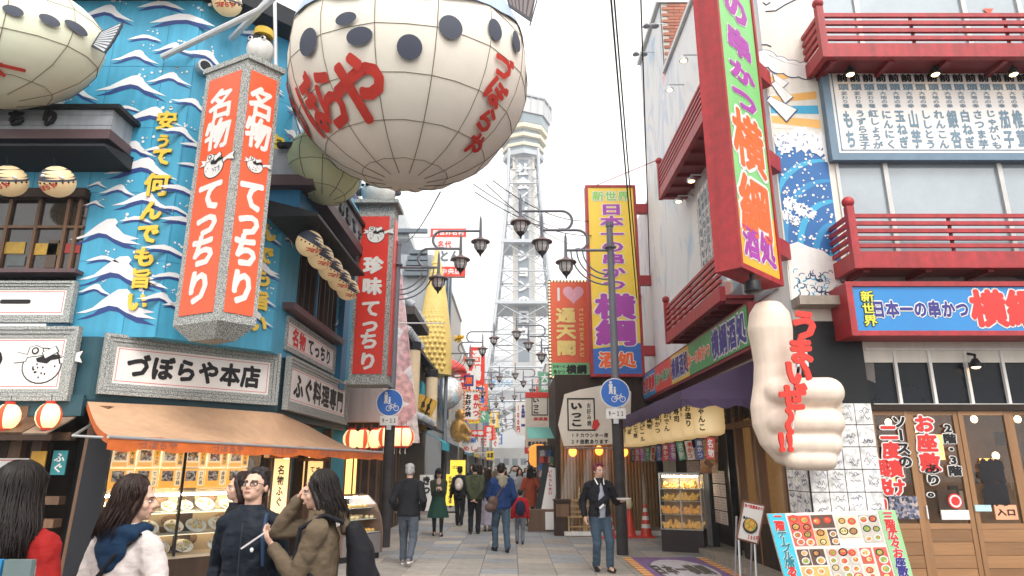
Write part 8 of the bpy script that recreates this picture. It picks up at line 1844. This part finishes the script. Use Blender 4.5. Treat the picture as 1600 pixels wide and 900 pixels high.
ph = MB().obox((0, 0, 0), (.075, .15, .009), Euler((rad(35), 0, 0))).build("phone", M("pale_phone_case", (.62, .58, .58), .3)); w_ = P.matrix_basis @ (d_["wr"][1] + Vector((-.02, -.12, .035))); ph.location = w_; ph.rotation_euler = (0, 0, rad(-82)); tag(ph, "pale smartphone held by the woman in the khaki coat", "phone")
# passer-by behind the man with glasses
person("person with brown hair half hidden behind the man with glasses", (gx_(374, 5.6), 5.6, 0), rad(-60), 1.60, top=blc, bottom=blc, hair="bob", hairm=hairn, vox=.011, hairlen=.86)
# grey-haired man
P, d_ = person("grey-haired man in a black jacket and slate trousers walking away", (-1.83, 12.4, 0), rad(180), 1.70, top=blc, bottom=grt, hair="short", hairm=hairg, vox=.011, hl=(.24, -.06, .93), hr=(-.24, -.06, .93), fl=(.09, -.16, .08), fr=(-.08, .26, .15), hem=.48, tw=1.1, shoes=M("grey_trainer", (.22, .2, .2), .6), sole=wht, arm_r=1.08)
# woman in green skirt
P, d_ = person("woman in a dark cap and green skirt looking down at her phone", (-1.86, 17.6, 0), rad(6), 1.61, pitch=rad(20), top=dkg, skirt=(grs, .27, .085), legm=blc, hair="bob", hairm=hairb, vox=.012, hairlen=.84, hl=(.07, -.24, 1.10), hr=(-.06, -.25, 1.10), fl=(.09, -.12, .075), fr=(-.08, .12, .075), hem=.45)
m = MB(); m.ell(d_["hd"]((0, .012, .972)), (.088, .098, .062), 16, 10, 0, d_["HM"]); m.ell(d_["hd"]((0, -.055, .962)), (.06, .06, .012), 12, 6, 0, d_["HM"]); m.build("cap", blc, P, smooth=3); MB().ell(d_["up"]((0, -.05, .80)), (.06, .03, .12), 12, 8).build("scarf", cloth("pink_beige_scarf", (.45, .32, .28)), P, smooth=3)
ph = MB().box(-.035, .035, -.005, .005, -.07, .07).build("phone", blk); ph.location = P.matrix_basis @ Vector((0, -.33, 1.14)); ph.rotation_euler = (rad(-30), 0, rad(6)); tag(ph, "dark phone in the hands of the woman in the green skirt", "phone")
# man in olive jacket, hands behind his back
P, d_ = person("man in an olive jacket and black trousers with hands clasped behind his back", (-.97, 18.1, 0), rad(178), 1.72, yaw=rad(15), top=olv, bottom=blc, hair="short", vox=.012, hl=(.02, .16, .86), hr=(-.03, .165, .88), pl=(1, .5, 0), pr=(-1, .5, 0), hem=.50, tw=1.12, fl=(.09, .05, .075), fr=(-.09, -.03, .075), arm_r=1.1)
# man in blue anorak with bag
P, d_ = person("man in a royal blue hooded anorak and jeans carrying a brown shoulder bag", (-.22, 14.4, 0), rad(196), 1.72, yaw=rad(-40), top=blu, bottom=den, hair="short", vox=.011, hl=(.2, -.28, 1.0), hr=(-.22, -.1, .9), hood=cloth("sand_hood_cloth", (.22, .2, .15)), hem=.48, tw=1.08, fl=(.09, -.12, .08), fr=(-.08, .2, .08), arm_r=1.1)
m = MB(); m.ell(d_["up"]((.12, .07, .56)), (.11, .07, .13), 14, 9, 0, Euler((0, .3, 0))); m.ell(d_["up"]((.15, .07, .50)), (.13, .075, .10), 14, 9); link("shoulder_bag", remesh2(m, .014, 3, "shoulder_bag", [brn], .015), P); MB().tube([d_["up"]((.09, .08, .60)), d_["up"]((.0, .088, .74)), d_["up"]((-.07, .05, .845))], .016, 5).build("bag_strap", brn, P)
# child
P, d_ = person("small child in a red jacket with a navy backpack holding an adult's side", (.18, 15.75, 0), rad(182), 1.16, top=cloth("red_child_jacket", (.38, .012, .02)), bottom=cloth("grey_child_jeans", (.14, .16, .19)), hair="short", vox=.011, hem=.48, tw=1.1, hl=(.18, -.05, .5), hr=(-.2, 0, .5), fl=(.06, -.06, .055), fr=(-.05, .08, .055), arm_r=1.15)
m = MB(); m.ell(d_["up"]((0, .12, .66)), (.12, .075, .17), 14, 9); link("backpack", remesh2(m, .014, 3, "backpack", [cloth("navy_backpack", (.01, .015, .045))], .01), P)
# rust coat woman
person("woman in a rust red coat standing with her back turned at the souvenir stall", (.53, 20.3, 0), rad(190), 1.63, top=rst, legm=blc, bottom=None, hair="bob", hairm=hairb, vox=.013, hairlen=.83, hem=.33, hl=(.2, -.2, 1.0), hr=(-.22, -.1, .95))
person("woman with loose dark hair facing the camera in a pale grey coat", (.25, 22.5, 0), rad(8), 1.60, top=gry, bottom=blc, hair="long", vox=.014, hairlen=.80, hem=.36)
P, d_ = person("slim person in black with a white backpack walking away on the left", (-1.55, 20.6, 0), rad(176), 1.66, top=blc, bottom=blc, hair="short", vox=.014, hem=.48, fl=(.07, -.12, .08), fr=(-.07, .15, .1)); m = MB(); m.ell(d_["up"]((0, .115, .70)), (.13, .09, .19), 14, 9); m.ell(d_["up"]((0, .19, .65)), (.09, .04, .09), 12, 8); link("backpack", remesh2(m, .018, 3, "backpack", [cloth("white_backpack", (.55, .48, .44))], .01), P)
person("woman in a dark navy coat and lilac skirt beside the man in blue", (-.66, 18.9, 0), rad(170), 1.60, top=cloth("dark_navy_coat", (.012, .018, .035)), skirt=(lil, .10, .08), hair="bob", hairm=hairn, vox=.013, hairlen=.83, shoes=cloth("pink_shoe", (.5, .36, .36)), hem=.44)
# man with red hair
P, d_ = person("man with dyed red hair and glasses in a black varsity jacket and jeans", (1.47, 11.75, 0), rad(14), 1.71, yaw=rad(12), pitch=rad(2), top=blc, bottom=den, hair="spiky", hairm=hairr, vox=.0085, hl=(.30, -.22, 1.10), hr=(-.27, .0, .86), pl=(.4, 1, -.6), hem=.50, tw=1.06, fl=(.11, -.10, .08), fr=(-.06, .08, .08), palml=(0, 0, 1), curl=.3, sleeve=.96, arm_r=1.05, shoes=M("black_boot", (.012, .012, .014), .5))
glasses(P, d_, steel)
m = MB(); m.loft([(d_["up"]((0, -.026, .49)), .092, .098), (d_["up"]((0, -.026, .60)), .092, .100), (d_["up"]((0, -.024, .70)), .085, .105), (d_["up"]((0, -.012, .78)), .06, .095), (d_["up"]((0, -.005, .835)), .05, .06)], 16); link("shirt", remesh2(m, .012, 3, "shirt", [cloth("heather_grey_sweatshirt", (.28, .30, .36))], .012), P)
m = MB(); m.cap(d_["up"]((-.05, -.085, .60)), d_["up"]((.035, -.09, .67)), .06, .055, 12); link("sling_bag", remesh2(m, .011, 3, "sling_bag", [blc], .006), P); MB().tube([d_["up"]((.03, -.088, .69)), d_["up"]((.06, -.07, .78)), d_["up"]((.085, .0, .838))], .016, 6).build("bag_strap", blc, P)
mb = text_mb(MB(), "STREET"[:5], 0, 0, .13, .05, 0, .03) if False else MB().box(-.05, .05, -.004, 0, -.016, .016); o = mb.build("bag_print", wht, P); o.location = d_["up"]((-.028, -.128, .60)); o.rotation_euler = (0, rad(-38), 0)
for sd in (1, -1): MB().tube([d_["up"]((sd * .032, -.055, .80)), d_["up"]((sd * .045, -.01, .855)), d_["up"]((sd * .02, .04, .862))], .012, 6).build("collar_stripe", wht, P)
mb = MB(); mb.tube([(0, 0, 0), (0, 0, .018)], [.10, .13], 16); pt_ = mb.build("paper_plate", wht, None); pt_.location = P.matrix_basis @ (d_["wr"][1] + Vector((.01, -.09, .03))); pt_.scale = (1, .8, 1.5); tag(pt_, "white paper plate held out by the man with red hair", "plate")
# far crowd
protos = []
for i, (tp, bt, hr_) in enumerate(((blc, blc, "short"), (navc, grt, "bob"), (gry, blc, "short"), (khc, den, "bob"))):
    Y = 24 + i * 1.3; x = (-.9, -.3, .1, -1.3)[i]
    P, d_ = person(["person in black nearest in the far crowd", "person in a navy jacket just inside the far crowd", "person in a pale grey top in the far crowd", "person in a khaki coat at the left of the far crowd"][i], (x, Y, 0), rad(180 if i % 2 else 2), 1.62 + .04 * i, top=tp, bottom=bt, hair=hr_, hairm=hairb if i < 3 else hairn, vox=.022, group="far crowd walking down the street"); protos.append(P)
rc = random.Random(4)
for i in range(22):
    Y = 28 + i * 1.25; x = rc.uniform(-2.0, 1.4); dup(protos[i % 4], (x, Y, 0), rad(rc.choice((0, 180)) + rc.uniform(-20, 20)), "%s in the far crowd, %s of those dressed alike" % (["person in black", "person in a navy jacket", "person in pale grey", "person in khaki"][i % 4], "second third fourth fifth sixth seventh".split()[i // 4]), rc.uniform(.93, 1.05))
bpy.data.scenes.remove(TMP)
for _m in list(bpy.data.meshes):
    if _m.users == 0: bpy.data.meshes.remove(_m)
